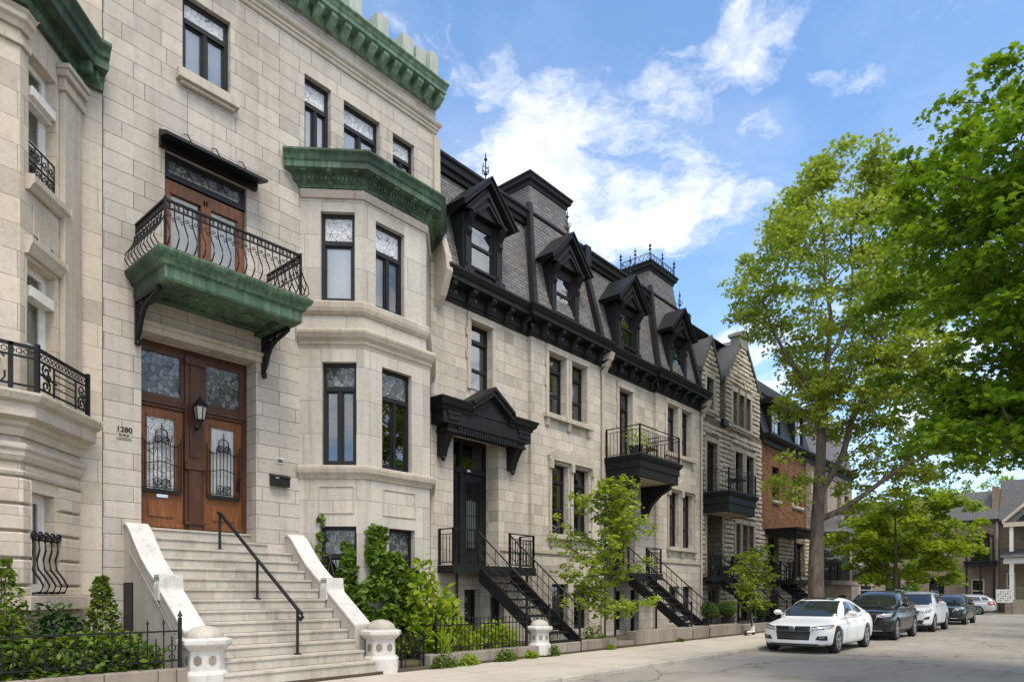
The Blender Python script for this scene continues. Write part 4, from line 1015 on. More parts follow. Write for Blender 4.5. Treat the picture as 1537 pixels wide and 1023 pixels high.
# boxed balconies
def railing_simple(mb, F, L, zb, h, step=.14, frame=True, two=True):
    mb.tube([F.pt(0, 0, zb + h), F.pt(L, 0, zb + h)], .022, 4); mb.tube([F.pt(0, 0, zb + .06), F.pt(L, 0, zb + .06)], .015, 4)
    if two: mb.tube([F.pt(0, 0, zb + h - .14), F.pt(L, 0, zb + h - .14)], .013, 4)
    n = max(1, int(L / step))
    for k in range(1, n): mb.tube([F.pt(L * k / n, 0, zb + .06), F.pt(L * k / n, 0, zb + h - (.14 if two else 0))], .0105, 4)
    for s in (0, L): mb.fbox(F, s - .025, s + .025, -.025, .025, zb, zb + h + .02)
def box_balcony(root, x0, x1, yf, z0, z1, zr):
    mb = MB()
    path = [(x0, 13.5), (x0, yf), (x1, yf), (x1, 13.5)]
    h = z1 - z0
    mb.sweep([(-.12, z0), (-.02, z0), (-.02, z0 + h * .4), (.02, z0 + h * .45), (.02, z0 + h * .75), (.08, z0 + h * .82), (.12, z0 + h * .95), (.12, z1), (-.12, z1)], path)
    b = mb.build('balcony', M['black_wood'], root)
    mb = MB(); mb.quad((x0 - .0, 13.49, z0 + .03), (x1, 13.49, z0 + .03), (x1, yf, z0 + .03), (x0, yf, z0 + .03)); mb.build('soffit', M['soffit_cream'], b)
    mb = MB(); mb.box(x0 - .1, x1 + .1, yf - .1, 13.49, z1 - .04, z1 + .02); mb.build('deck', M['grey_trim'], b)
    mb = MB()
    for F, L in ((Fr((x0, 13.45), (0, -1)), 13.45 - yf), (Fr((x0, yf), (1, 0)), x1 - x0), (Fr((x1, yf), (0, 1)), 13.45 - yf)): railing_simple(mb, F, L, z1 + .02, zr - z1)
    mb.build('railing', M['iron'], b)
    return b
cb = box_balcony(C2, 20.6, 23.45, 12.1, 5.7, 6.46, 7.45)
for x in (20.75, 23.05):
    mb = MB(); mb.prism([(x, 13.49, 4.55), (x, 13.3, 4.6), (x, 13.1, 5.0), (x, 12.7, 5.35), (x, 12.3, 5.55), (x, 12.3, 5.7), (x, 13.49, 5.7)], (.22, 0, 0)); mb.build('balcony_console', M['black_wood'], cb)

def rockface(mb, F, s0, s1, z0, z1, holes, rh=.22):
    rg = random.Random(int(s0 * 31 + z0 * 7)); z = z0
    while z + rh * .8 <= z1 + .01:
        s = s0 + rg.uniform(-.3, 0)
        while s < s1:
            w = rg.uniform(.2, .7); a, b = max(s0, s) + .012, min(s1, s + w) - .012; s += w
            if b - a < .08: continue
            spans = [(a, b)]
            for h in holes:
                if h[3] + .24 > z and h[2] - .2 < z + rh:
                    ha, hb = h[0] - .18, h[1] + .18; ns = []
                    for (p, q) in spans:
                        if q <= ha or p >= hb: ns.append((p, q)); continue
                        if p < ha: ns.append((p, ha))
                        if q > hb: ns.append((hb, q))
                    spans = ns
            for (p, q) in spans:
                if q - p < .07: continue
                o = rg.uniform(.02, .085); zt = z + rh * rg.uniform(.66, .97); zb = z + rh * rg.uniform(.02, .12); i = min(.03, (q - p) * .2); pt = F.pt
                mb.hexa([pt(p, .001, zb), pt(q, .001, zb), pt(q, -.03, zb), pt(p, -.03, zb), pt(p, .001, zt), pt(q, .001, zt), pt(q, -.03, zt), pt(p, -.03, zt)])
                c = [pt(p, .001, zb), pt(q, .001, zb), pt(q, .001, zt), pt(p, .001, zt), pt(p + i, o * rg.uniform(.7, 1), zb + .01), pt(q - i, o * rg.uniform(.7, 1), zb + .01), pt(q - i, o * rg.uniform(.6, 1), zt - .05), pt(p + i, o * rg.uniform(.6, 1), zt - .05)]
                mb.add(c, [(4, 5, 6, 7), (0, 1, 5, 4), (1, 2, 6, 5), (2, 3, 7, 6), (3, 0, 4, 7)])
        z += rh
# ------------------------------------------------------------------ D: rock-faced stone with two gables
D = thing('gabled_house', 'rock faced pale stone house with two pointed wall gables and a grey capped chimney', 'house', (31.7, 14, 0))
x0, x1 = 28.1 - .195, 35.25
mb = MB()
hD = [(28.75, 29.5, 9.95, 11.37), (31.6, 32.15, 9.75, 11.37), (32.35, 33.0, 9.75, 11.37), (33.2, 33.75, 9.75, 11.37),
      (28.75, 29.9, 6.2, 8.5), (31.88, 32.78, 6.3, 8.52), (33.2, 34.15, 6.3, 8.52), (28.75, 30.4, 2.35, 5.3, .9), (31.95, 32.5, 3.25, 5.05), (32.75, 33.4, 3.25, 5.05), (33.6, 34.15, 3.25, 5.05), (29.0, 30.0, .1, 1.8), (32.2, 33.8, .3, 1.7)]
mb.wall(FB, x0, x1, 0, 9.6, [h for h in hD if h[2] < 9], .3)
mb.wall(FB, 28.3, 30.2, 9.6, 11.6, hD[:1], .3); mb.wall(FB, 30.75, 35.0, 9.6, 11.75, hD[1:4], .3)
F = FB
mb.add([F.pt(28.3, 0, 11.6), F.pt(30.2, 0, 11.6), F.pt(29.22, 0, 13.15)], [(0, 1, 2)])
mb.add([F.pt(30.75, 0, 11.75), F.pt(35.0, 0, 11.75), F.pt(33.25, 0, 13.75), F.pt(32.4, 0, 13.75)], [(0, 1, 2, 3)])
for xx, za, zb in ((28.3, 9.6, 11.6), (30.2, 9.6, 11.6), (30.75, 9.6, 11.75), (35.0, 9.6, 11.75)):
    mb.quad((xx, 13.5, za), (xx, 15, za), (xx, 15, zb), (xx, 13.5, zb))
mb.build('wall', M['stone_rock'], D)
rb = MB(); rockface(rb, FB, x0, x1, .1, 9.5, hD); rockface(rb, FB, 28.35, 30.15, 9.6, 11.6, hD); rockface(rb, FB, 30.8, 34.95, 9.6, 11.75, hD)
for q in range(9):
    z = 11.75 + q * .22; f = q / 9; rockface(rb, FB, 30.8 + 1.65 * f + .1, 34.95 - 1.75 * f - .1, z, z + .22, [])
for q in range(6):
    z = 11.6 + q * .22; f = q / 7; rockface(rb, FB, 28.35 + .87 * f + .05, 30.15 - .93 * f - .05, z, z + .22, [])
rb.build('rock_face', M['stone_rock_face'], D)
shell(D, x0, x1, 14.3, 25, 14.0, 'stone_far'); room(D, x0 + .1, x1 - .1, 14.8, .1, 11.5)
for h in hD:
    a, b, c, e = h[:4]
    if c < 2: continue
    w = .16; mb = MB()
    mb.fbox(FB, a - w, a - .002, .002, .045, c, e); mb.fbox(FB, b + .002, b + w, .002, .045, c, e); mb.fbox(FB, a - w, b + w, .002, .055, e + .002, e + .22); mb.build('window_surround', M['stone_trim'], D)
for a, b, z in ((28.6, 29.65, 9.93), (31.4, 33.95, 9.73), (31.7, 34.35, 6.28), (31.75, 34.35, 3.23)):
    mb = MB(); mb.fbox(FB, a, b, -.1, .14, z - .14, z); mb.fbox(FB, a + .1, b - .1, .002, .07, z - .24, z - .14); mb.build('sill', M['stone_trim'], D, bevel=.01)
for h in hD:
    a, b, c, e = h[:4]
    if h is hD[7]: continue
    window(D, FB, a, b, c, e, rec=.2, fw=.06, rail=.5 if c > 2 and b - a < 1.1 else None, gl='glass_dark', cover='curtain_dim' if c > 5 else None, cov=(.1, .55))
mb = MB(); mb.fbox(FB, 28.75, 30.4, -.95, -.85, 2.35, 5.3); 
dd = mb.build('door_frame', M['black_wood'], D)
m2 = MB()
for k in range(2): m2.fbox(FB, 28.85 + k * .78, 29.55 + k * .78, -.85, -.8, 2.4, 4.6); m2.fbox(FB, 28.95 + k * .78, 29.45 + k * .78, -.8, -.78, 2.6, 3.3)
m2.build('door', M['black_wood'], D)
mb = MB()
mb.quad((x0, 13.55, 9.65), (x1, 13.55, 9.65), (x1, 15.0, 14.2), (x0, 15.0, 14.2))
rf = mb.build('roof', M['slate'], D)
for (a, b, ap, za, zp, tp) in ((28.3, 30.2, 29.22, 11.6, 13.15, None), (30.75, 35.0, 32.83, 11.75, 13.75, .42)):
    m2 = MB()
    t = tp or 0
    for sg, e in ((-1, a), (1, b)):
        ee = Vector((e + sg * .1, 0, za - .1)); rr = Vector((ap + sg * t, 0, zp)); up = Vector((0, 0, .2))
        m2.prism([(q.x, 13.42, q.z) for q in (ee, rr, rr + up, ee + up)], (0, .2, 0))
        m2.prism([(q.x, 13.62, q.z) for q in (ee, rr, rr + up * .6, ee + up * .6)], (0, 1.5, 0))
    m2.build('gable_coping', M['grey_trim'], D)
mb = MB(); mb.box(32.3, 33.35, 13.42, 13.9, 13.7, 14.2); mb.box(32.2, 33.45, 13.36, 14.0, 14.2, 14.34); mb.prism([(32.25, 13.4, 14.34), (33.4, 13.4, 14.34), (32.83, 13.4, 14.62)], (0, .55, 0))
mb.build('chimney', M['flag_grey'], D); mb = MB(); mb.box(34.6, 35.3, 14.6, 15.4, 13.5, 14.9); mb.build('chimney', M['stone_far'], D)
mb = MB(); mb.sweep([(0, 13.9), (.12, 13.92), (.2, 14.1), (.25, 14.25), (-.3, 14.3)], [(x0, 14.9), (x1, 14.9)]); mb.build('roof_cornice', M['black_wood'], rf)
mb = MB(); mb.box(30.22, 30.73, 13.3, 13.6, 9.45, 9.75); mb.build('gutter_box', M['black_wood'], D)
db = box_balcony(D, 28.3, 31.25, 12.25, 5.2, 6.1, 7.05)
# small brown-and-brick neighbours
E_ = thing('brick_house', 'orange brick rowhouse with black mansard roof and boxy dormers behind the big trunk', 'house', (39, 14, 0))
x0, x1 = 35.26, 42.86
hE = [(36.75, 37.84, 6.7, 8.5), (39.95, 41.5, 6.7, 8.4), (36.2, 37.6, 2.4, 4.7, .8), (40.2, 41.9, 2.6, 4.6), (36.5, 37.6, .2, 1.6), (39.8, 41.4, .2, 1.6)]
mb = MB(); mb.wall(FB, x0, x1, 5.0, 9.6, [h for h in hE if h[2] > 5], .3); mb.build('wall', M['brick_orange'], E_)
mb = MB(); mb.wall(FB, x0, x1, 0, 5.0, [h for h in hE if h[2] < 5], .3); mb.fbox(FB, x1 - .9, x1, .002, .08, 5.0, 9.6); sb = mb.build('stone_base', M['stone_rock'], E_)
rb = MB(); rockface(rb, FB, x0, x1, .1, 4.9, hE); rb.build('rock_face', M['stone_rock_face'], sb)
shell(E_, x0, x1, 14.2, 25, 12.9, 'brick_orange'); room(E_, x0 + .1, x1 - .1, 14.8, .1, 9.5)
for i, h in enumerate(hE):
    window(E_, FB, *h[:4], rec=.22, fw=.07, gl='glass_dark', mat='white_paint' if i == 1 else 'black_paint', mull=1 if h[1] - h[0] > 1.3 else 0, name='window' if i != 2 else 'entrance_door', sill=(.12, .14, .1) if 1 < h[2] and i != 2 else None, trans=.2)
mb = MB(); mb.sweep([(.002, 9.5), (.1, 9.5), (.14, 9.7), (.4, 9.78), (.5, 9.9), (.5, 9.98), (-.1, 10.05)], [(x0, 13.5), (x1, 13.5)]); mb.build('cornice', M['black_wood'], E_)
mb = MB(); mb.quad((x0, 13.4, 10.0), (x1, 13.4, 10.0), (x1, 14.2, 12.7), (x0, 14.2, 12.7)); mb.add([(x0, 13.4, 10.0), (x0, 14.2, 12.7), (x0, 14.3, 10.0)], [(0, 1, 2)]); ms = mb.build('mansard_roof', M['black_wood'], E_)
mb = MB(); mb.sweep([(0, 12.5), (.15, 12.55), (.25, 12.8), (.3, 12.95), (-.3, 13.0)], [(x0, 14.2), (x1, 14.2)]); mb.build('roof_cornice', M['grey_trim'], ms)
for x in (36.3, 39.9):
    mb = MB(); F = FB
    mb.fbox(F, x, x + .15, -.8, .12, 10.05, 11.75); mb.fbox(F, x + 1.35, x + 1.5, -.8, .12, 10.05, 11.75); mb.fbox(F, x - .15, x + 1.65, -.8, .28, 11.75, 11.98); mb.fbox(F, x - .08, x + 1.58, -.8, .2, 11.98, 12.08); mb.fbox(F, x + .15, x + 1.35, -.8, .08, 10.05, 10.3)
    d = mb.build('dormer', M['black_wood'], E_)
    pane(F, x + .15, x + 1.35, 10.3, 11.75, .04, 'glass_pane', 'glass', d)
    m2 = MB(); m2.fbox(F, x + .72, x + .78, .04, .09, 10.3, 11.75); m2.fbox(F, x + .15, x + 1.35, .04, .08, 11.0, 11.06); m2.build('sash', M['white_paint'], d)
mb = MB(); mb.fbox(FB, 35.7, 39.8, .002, 1.6, 4.75, 4.95); mb.fbox(FB, 35.6, 39.9, .002, 1.7, 4.95, 5.05); pc = mb.build('porch_canopy', M['black_wood'], E_)
m2 = MB()
for x in (35.85, 39.6): m2.tube([FB.pt(x, 1.5, 2.3), FB.pt(x, 1.5, 4.75)], .06, 8)
m2.build('porch_post', M['black_wood'], pc)
mb = MB(); mb.fbox(FB, 35.5, 41.9, .002, 1.55, 2.15, 2.38); pd = mb.build('porch_deck', M['black_wood'], E_)
mb = MB()
for F, L in ((Fr((35.6, 12.0), (1, 0)), 1.0), (Fr((38.0, 12.0), (1, 0)), 3.8), (Fr((35.6, 13.4), (0, -1)), 1.4)): railing_simple(mb, F, L, 2.38, .95)
mb.build('railing', M['iron'], pd)
# F: stone house beyond the trunk with a dark hooded oriel
F_ = thing('oriel_house', 'grey stone rowhouse with a dark hooded oriel, mostly behind the big trunk', 'house', (47.5, 14, 0))
x0, x1 = 42.87, 52.0
hF = [(43.6, 44.5, 6.6, 8.4), (45.4, 46.4, 6.6, 8.4), (48.5, 49.4, 6.6, 8.4), (50.2, 51.2, 6.6, 8.4), (43.5, 44.6, 2.6, 5.0), (49.0, 49.7, 2.6, 5.0), (50.0, 50.7, 2.6, 5.0), (50.9, 51.5, 2.6, 5.0), (44, 45.2, .2, 1.6), (49, 50.5, .2, 1.6)]
mb = MB(); mb.wall(FB, x0, x1, 0, 9.6, hF, .3); mb.build('wall', M['stone_far'], F_)
shell(F_, x0, x1, 14.2, 25, 12.9, 'stone_far'); room(F_, x0 + .1, x1 - .1, 14.8, .1, 9.5)
mb = MB(); mb.quad((x1, 13.5, 0), (x1, 14.3, 0), (x1, 14.3, 9.9), (x1, 13.5, 9.9)); mb.build('side_return', M['stone_far'], F_)
for h in hF: window(F_, FB, *h, rec=.22, fw=.08, gl='glass_dark')
mb = MB(); mb.sweep([(.002, 9.5), (.1, 9.5), (.14, 9.7), (.4, 9.78), (.5, 9.9), (.5, 9.98), (-.1, 10.05)], [(x0, 13.5), (x1, 13.5)]); mb.build('cornice', M['black_wood'], F_)
mb = MB(); mb.quad((x0, 13.4, 10.0), (x1, 13.4, 10.0), (x1, 14.2, 12.7), (x0, 14.2, 12.7)); mb.build('mansard_roof', M['slate'], F_)
op_ = [(45.2, 13.5), (45.7, 12.5), (47.6, 12.5), (48.1, 13.5)]
mb = MB(); mb.sweep([(-.4, 2.5), (0, 2.5), (0, 5.4), (-.4, 5.4)], op_); orl = mb.build('oriel', M['black_wood'], F_)
mb = MB(); mb.sweep([(-.3, 5.4), (.3, 5.4), (.34, 5.55), (.2, 5.7), (.1, 6.0), (.0, 6.35), (-.3, 6.5)], op_); mb.build('oriel_hood', M['grey_trim'], orl)
m2 = MB(); m2.sweep([(0, 3.1), (.02, 3.1), (.02, 5.1), (0, 5.1)], op_); m2.build('oriel_pane', M['car_glass'], orl)
mb = MB(); mb.fbox(FB, 43.0, 51.8, .002, 1.6, 2.2, 2.45); fd = mb.build('porch_deck', M['stone_far'], F_)
mb = MB()
for F, L in ((Fr((43.1, 11.95), (1, 0)), 8.6), (Fr((43.1, 13.4), (0, -1)), 1.4), (Fr((51.7, 11.95), (0, 1)), 1.4)): railing_simple(mb, F, L, 2.45, .95)
mb.build('railing', M['iron'], fd)
# ------------------------------------------------------------------ ground
def sheet(name, x0, x1, y0, y1, z, mat):
    mb = MB(); mb.quad((x0, y0, z), (x1, y0, z), (x1, y1, z), (x0, y1, z)); return struct(mb.build(name, M[mat]))
sheet('ground', -400, 900, -600, 600, -.03, 'earth')
sheet('road', -60, 69.5, -.9, 7.6, 0, 'asphalt')
sheet('cross_road', 60, 70, -60, 60, -.004, 'asphalt')
mb = MB(); mb.box(-60, 59.5, 7.62, 10.42, -.2, .082); struct(mb.build('sidewalk', M['sidewalk_concrete']))
mb = MB()
x = -40
while x < 59:
    w = 2.2 + .5 * random.random(); dz = random.uniform(-.008, .008)
    mb.box(x + .008, min(59.4, x + w) - .008, 7.48 + random.uniform(-.01, .01), 7.616, -.1, .094 + dz); x += w
struct(mb.build('kerb', M['concrete_kerb'], bevel=.02))
mb = MB(); mb.box(-60, 59.5, 10.425, 14, -.2, .14); struct(mb.build('yard_ground', M['earth']))
mb = MB(); mb.box(-60, 59.5, -3.4, -1.05, -.2, .08); struct(mb.build('far_sidewalk', M['sidewalk_concrete']))
mb = MB(); mb.box(-60, 59.5, -1.04, -.9, -.2, .10); struct(mb.build('far_kerb', M['concrete_kerb']))
mb = MB(); mb.box(70.5, 71.6, -60, 60, -.2, .10); struct(mb.build('cross_sidewalk', M['sidewalk_concrete']))

# ------------------------------------------------------------------ stone staircase of the townhouse
ST = thing('stone_staircase', 'broad pale stone staircase up to the wooden double door, with sweeping white parapets', 'staircase', (6.5, 11.8, 0))
NY, NZ, TY, TZ = 10.43, .35, .255, .195
SX0, SX1 = 5.1, 7.97
for k in range(14):
    y = NY + k * TY; z = NZ + k * TZ
    mb = MB(); zl = z - TZ if k else .02
    a, b = (SX0 + .005, SX1 - .005)
    if k == 0: a, b = 5.1, 8.05
    if k >= 12: b = 7.55
    mb.box(a, b, y, y + TY + .25 if k < 13 else 14.1, zl + (.0 if k == 0 else .003), z)
    mb.box(a, b, y - .025, y, z - .045, z)
    mb.build('step', M['stone_stair'], ST, bevel=.008)
def parapet(xa, xb, name='parapet'):
    pf = [(13.49, 0), (13.49, 2.86), (13.42, 2.87), (13.3, 2.80), (13.15, 2.66), (12.95, 2.45), (12.7, 2.21), (12.4, 1.99), (12.15, 1.83), (12.13, 1.9), (11.93, 1.9), (11.9, 1.66), (11.88, 1.62), (10.98, .98), (10.98, 0)]
    mb = MB(); mb.prism([(xa, y, min(z, z)) for y, z in pf], (xb - xa, 0, 0)); pa = mb.build(name, M['stone_trim_grey'], ST, bevel=.012)
    cp = pf[1:-1]
    mb = MB(); t = .045
    for i in range(len(cp) - 1):
        (ya, za), (yb, zb) = cp[i], cp[i + 1]
        mb.hexa([(xa - .02, yb, zb + .001), (xb + .02, yb, zb + .001), (xb + .02, ya, za + .001), (xa - .02, ya, za + .001), (xa - .02, yb - .004, zb + t), (xb + .02, yb - .004, zb + t), (xb + .02, ya - .004, za + t), (xa - .02, ya - .004, za + t)])
    mb.build('coping', M['stone_white'], pa)
    mb = MB(); mb.lathe(((xa + xb) / 2, 0, 0), [(0, 0)], 3) if False else None
    m2 = MB(); xm = (xa + xb) / 2; hw = (xb - xa) / 2 + .035; arc = []
    for k in range(11):
        a = PI * k / 10; arc.append((xm - hw * math.cos(a), 11.90, 1.72 + .22 * math.sin(a)))
    m2.prism([(xm - hw, 11.90, 1.5)] + arc + [(xm + hw, 11.90, 1.5)], (0, .24, 0)); m2.build('parapet_block', M['stone_white'], pa, bevel=.012)
    return pa
pl = parapet(4.74, 5.09); parapet(7.985, 8.345)
m2 = MB(); m2.box(4.715, 4.738, 13.08, 13.47, .95, 1.82); m2.build('access_door', M['black_paint'], pl)
m2 = MB(); m2.tube([(4.70, 13.2, 2.42), (4.70, 11.3, .98)], .012, 5); m2.build('conduit', M['granite_low'], pl)
def pedestal(cx, cy, name='pedestal', s=1.0, parent=ST, zb=.06, top='cap'):
    mb = MB(); n = 8
    def oct_(r, z): return [(cx + r * math.cos(PI / 8 + k * PI / 4), cy + r * math.sin(PI / 8 + k * PI / 4), z) for k in range(8)]
    pr_ = [(.36, 0), (.36, .30), (.33, .34), (.30, .36), (.29, .66), (.31, .68), (.40, .76), (.41, .78), (.41, .84), (.30, .87), (.27, .87)]
    vs = []; fs = []
    for r, z in pr_: vs += oct_(r * s, zb + z * s)
    for i in range(len(pr_) - 1):
        for k in range(8): fs.append((i * 8 + k, i * 8 + (k + 1) % 8, (i + 1) * 8 + (k + 1) % 8, (i + 1) * 8 + k))
    fs.append(tuple(range((len(pr_) - 1) * 8, len(pr_) * 8)))
    mb.add(vs, fs)
    p = mb.build(name, M['stone_white'], parent, bevel=.01, loc=(cx, cy, zb) if parent is None else None)
    mb = MB(); mb.lathe((cx, cy, zb + .865 * s), [(.28 * s, 0), (.285 * s, .03 * s), (.25 * s, .1 * s), (.16 * s, .165 * s), (.05 * s, .19 * s), (0, .195 * s)], 20)
    mb.build(top, M['stone_stair'], p, smooth=60)
    for k in (4, 5, 6, 3):
        mb = MB()
        a = k * PI / 4; r = .272 * s; c = Vector((cx + r * math.cos(a), cy + r * math.sin(a), zb + .52 * s)); tx = Vector((-math.sin(a), math.cos(a), 0)) * .06 * s; n_ = Vector((math.cos(a), math.sin(a), 0))
        P = [c + tx * u + Vector((0, 0, .085 * s * v)) for u, v in ((1, .5), (0, 1), (-1, .5), (-1, -.5), (0, -1), (1, -.5))]
        mb.prism([tuple(q) for q in P], tuple(n_ * .006)); mb.build('carved_recess', M['granite_low'], p)
    return p
pedestal(4.93, 10.72); pedestal(8.40, 10.72)
mb = MB()
def trz(y): return NZ + TZ * max(0, min(13, math.floor((y - NY) / TY)))
HP = [(6.45, 13.36), (6.5, 11.98), (6.62, 10.80)]
tops = [(x, y, trz(y) + (.74 if i < 2 else .80)) for i, (x, y) in enumerate(HP)]
mb.tube([(6.45, 13.42, tops[0][2] + .0), tops[0], tops[1], tops[2], (6.625, 10.68, tops[2][2] - .08), (6.625, 10.64, tops[2][2] - .13), (6.625, 10.70, tops[2][2] - .18), (6.62, 10.8, tops[2][2] - .14)], .034, 8)
hr = mb.build('handrail', M['black_paint'], ST, smooth=50)
for i, (x, y) in enumerate(HP):
    mb = MB(); mb.tube([(x, y, trz(y)), (x, y, tops[i][2])], .026, 8); mb.lathe((x, y, trz(y)), [(.07, 0), (.07, .015), (.03, .03), (0, .03)], 10); mb.build('handrail_post', M['black_paint'], hr)

# ------------------------------------------------------------------ wall lantern, plaques, mailbox
L = thing('wall_lantern', 'black wall lantern with frosted glass between the two wooden doors', 'lantern', (6.17, 13.85, 4.95))
mb = MB(); mb.lathe((6.17, 13.6, 4.98), [(0, 0), (.02, .01), (.035, .05), (.05, .08), (.09, .1), (0, .1)], 6); mb.lathe((6.17, 13.6, 5.33), [(.14, 0), (.145, .02), (.06, .14), (.03, .15), (.03, .19), (0, .24)], 6)
mb.tube([(6.17, 13.86, 5.0), (6.17, 13.75, 4.9), (6.17, 13.62, 4.93), (6.17, 13.6, 5.0)], .02, 6); mb.box(6.12, 6.22, 13.83, 13.87, 4.8, 5.15)
for k in range(6):
    a = 2 * PI * (k + .5) / 6; mb.tube([(6.17 + .085 * math.cos(a), 13.6 + .085 * math.sin(a), 5.07), (6.17 + .125 * math.cos(a), 13.6 + .125 * math.sin(a), 5.34)], .011, 4)
mb.build('lantern_frame', M['iron'], L)
mb = MB(); mb.lathe((6.17, 13.6, 5.08), [(.075, 0), (.115, .25)], 6); mb.build('lantern_glass', M['lamp_glass'], L)
X = thing('mailbox', 'black metal wall mailbox beside the wooden doors', 'mailbox', (7.8, 13.5, 3.93))
mb = MB(); mb.box(7.6, 8.02, 13.37, 13.498, 3.93, 4.15); mb.build('box', M['black_paint'], X, bevel=.008)
mb = MB(); mb.prism([(7.59, 13.35, 4.11), (7.59, 13.35, 4.14), (7.59, 13.498, 4.2), (7.59, 13.498, 4.16)], (.44, 0, 0)); mb.build('lid', M['black_paint'], X)
mb = MB(); mb.box(7.67, 7.75, 13.362, 13.37, 4.09, 4.115); mb.build('label_card', M['plate_white'], X)
def text(parent, body, size, loc, mat='ink', ext=.004):
    cu = bpy.data.curves.new('digits', 'FONT'); cu.body = body; cu.size = size; cu.extrude = ext; cu.align_x = 'CENTER'; cu.align_y = 'CENTER'
    cu.offset = .003; cu.materials.append(M[mat]); tmp = bpy.data.objects.new('tmp', cu); C.objects.link(tmp); bpy.context.view_layer.update()
    me = bpy.data.meshes.new_from_object(tmp.evaluated_get(bpy.context.evaluated_depsgraph_get())); bpy.data.objects.remove(tmp); me.name = 'digits'
    o = bpy.data.objects.new('digits', me); C.objects.link(o); o.parent = parent
    pl_ = Vector(ROOTLOC[parent.name]); o.location = Vector(loc) - pl_; o.rotation_euler = (PI / 2, 0, 0); return o
Pq = thing('number_plaque', 'stone house number plaque reading 1280 left of the wooden doors', 'house number', (4.73, 13.5, 4.54))
mb = MB(); mb.box(4.61, 4.86, 13.482, 13.498, 4.43, 4.67); mb.build('plate', M['bronze_plaque'], Pq, bevel=.004)
text(Pq, '1280', .135, (4.735, 13.478, 4.60))
mb = MB()
for k, (a, w) in enumerate(((4.645, .03), (4.685, .022), (4.715, .03), (4.752, .02), (4.78, .03))):
    mb.box(a, a + w, 13.477, 13.482, 4.485 + .006 * (k % 2), 4.50 + .02 * ((k + 1) % 2)); mb.box(a, a + .006, 13.477, 13.482, 4.485, 4.525)
mb.box(4.63, 4.84, 13.477, 13.482, 4.45, 4.457); mb.build('lettering', M['ink'], Pq)
Pq = thing('number_plate', 'small pale number plate above the black mailbox', 'house number', (7.82, 13.5, 4.5))
mb = MB(); mb.box(7.73, 7.93, 13.485, 13.498, 4.43, 4.57); mb.build('plate', M['stone_white'], Pq, bevel=.004)
text(Pq, '1282', .085, (7.83, 13.481, 4.49))

# ------------------------------------------------------------------ low walls and iron fences
def lowwall(name, label, x0, x1, y0, y1, z, mat='granite_low', cap=None):
    t = thing(name, label, 'low wall', ((x0 + x1) / 2, (y0 + y1) / 2, .05)); x = x0
    while x < x1 - .05:
        w = min(x1 - x, random.uniform(1.1, 1.7))
        if x1 - x - w < .4: w = x1 - x
        mb = MB(); dz = random.uniform(-.008, .008); mb.box(x + .004, x + w - .004, y0 + random.uniform(0, .012), y1, .0, z + dz); mb.build('wall_block', M[mat], t, bevel=.014); x += w
    return t
lowwall('low_wall', 'low grey stone kerb wall carrying the iron fence left of the stone stairs', -2.5, 4.55, 10.43, 10.75, .5, 'granite_low')
lowwall('low_wall', 'low reddish stone garden wall under the fence right of the stone stairs', 9.45, 13.0, 10.43, 10.75, .36, 'granite_low')
lowwall('low_wall', 'low stone wall with weeds at the foot of the first black iron stairs', 13.45, 16.5, 10.43, 10.75, .38, 'granite_low')
lowwall('low_wall', 'longest low stone wall by the sidewalk behind the slender young tree', 17.6, 25.2, 10.43, 10.8, .52, 'granite_low')
lowwall('low_wall', 'low stone wall by the sidewalk behind the white sedan', 25.6, 34.5, 10.43, 10.8, .45, 'granite_low')
mb = MB(); mb.box(16.55, 17.55, 10.5, 11.6, 0, .26); tag(mb.build('garden_step', M['granite_low'], bevel=.015, loc=(17, 11, 0)), 'single low stone garden step between two low walls', 'step')
def fence(label, x0, x1, y, zb, h, step, orn=True):
    t = thing('iron_fence', label, 'fence', ((x0 + x1) / 2, y, zb)); F = Fr((x0, y), (1, 0)); L = x1 - x0
    mb = MB()
    for z in (.10, h - .14): mb.fbox(F, 0, L, -.012, .012, zb + z, zb + z + .025)
    n = int(L / step)
    for k in range(n + 1):
        s = L * k / n; tall = (k % 2 == 0) or not orn
        top = zb + (h if tall else h - .22) + random.uniform(-.012, .012); dx = random.uniform(-.008, .008)
        mb.tube([F.pt(s, 0, zb), F.pt(s + dx, 0, top)], .010, 4)
        if tall:
            mb.lathe(F.pt(s + dx, 0, top - .035), [(0, 0), (.022, .02), (.012, .05), (.0, .085)], 5)
            if orn: mb.lathe(F.pt(s, 0, zb + h - .18), [(0, 0), (.022, .012), (0, .03)], 5)
        elif orn: ring(mb, F, s, 0, zb + .3, .055, .008, 10); ring(mb, F, s, 0, zb + .17, .04, .008, 8)
    mb.build('fence_panel', M['iron'], t)
    for s in (0, L):
        mb = MB(); mb.fbox(F, s - .022, s + .022, -.022, .022, zb - .05, zb + h + .08); mb.lathe(F.pt(s, 0, zb + h + .08), [(0, 0), (.04, .02), (.02, .06), (0, .12)], 6); mb.build('fence_post', M['iron'], t)
    return t
fence('black iron picket fence with rings in front of the shrubs left of the stone stairs', -2.5, 4.5, 10.6, .5, .68, .115)
fence('plain black iron picket fence right of the small scroll gate', 9.75, 12.7, 10.6, .36, .72, .12, False)
G = thing('iron_gate', 'low black iron gate with scrollwork beside the right stone pedestal', 'gate', (9.1, 10.6, .05)); F = Fr((8.82, 10.6), (1, 0))
mb = MB()
for s in (0, .58): mb.fbox(F, s - .015, s + .015, -.015, .015, .08, .86)
for z in (.12, .30, .80): mb.fbox(F, 0, .58, -.012, .012, z, z + .022)
for s in (.1, .48): mb.tube([F.pt(s, 0, .12), F.pt(s, 0, .8)], .009, 4)
spiral(mb, F, .29, 0, .56, .15, .014, 1, 2); ring(mb, F, .29, 0, .56, .19, .012)
mb.build('gate_leaf', M['iron'], G)
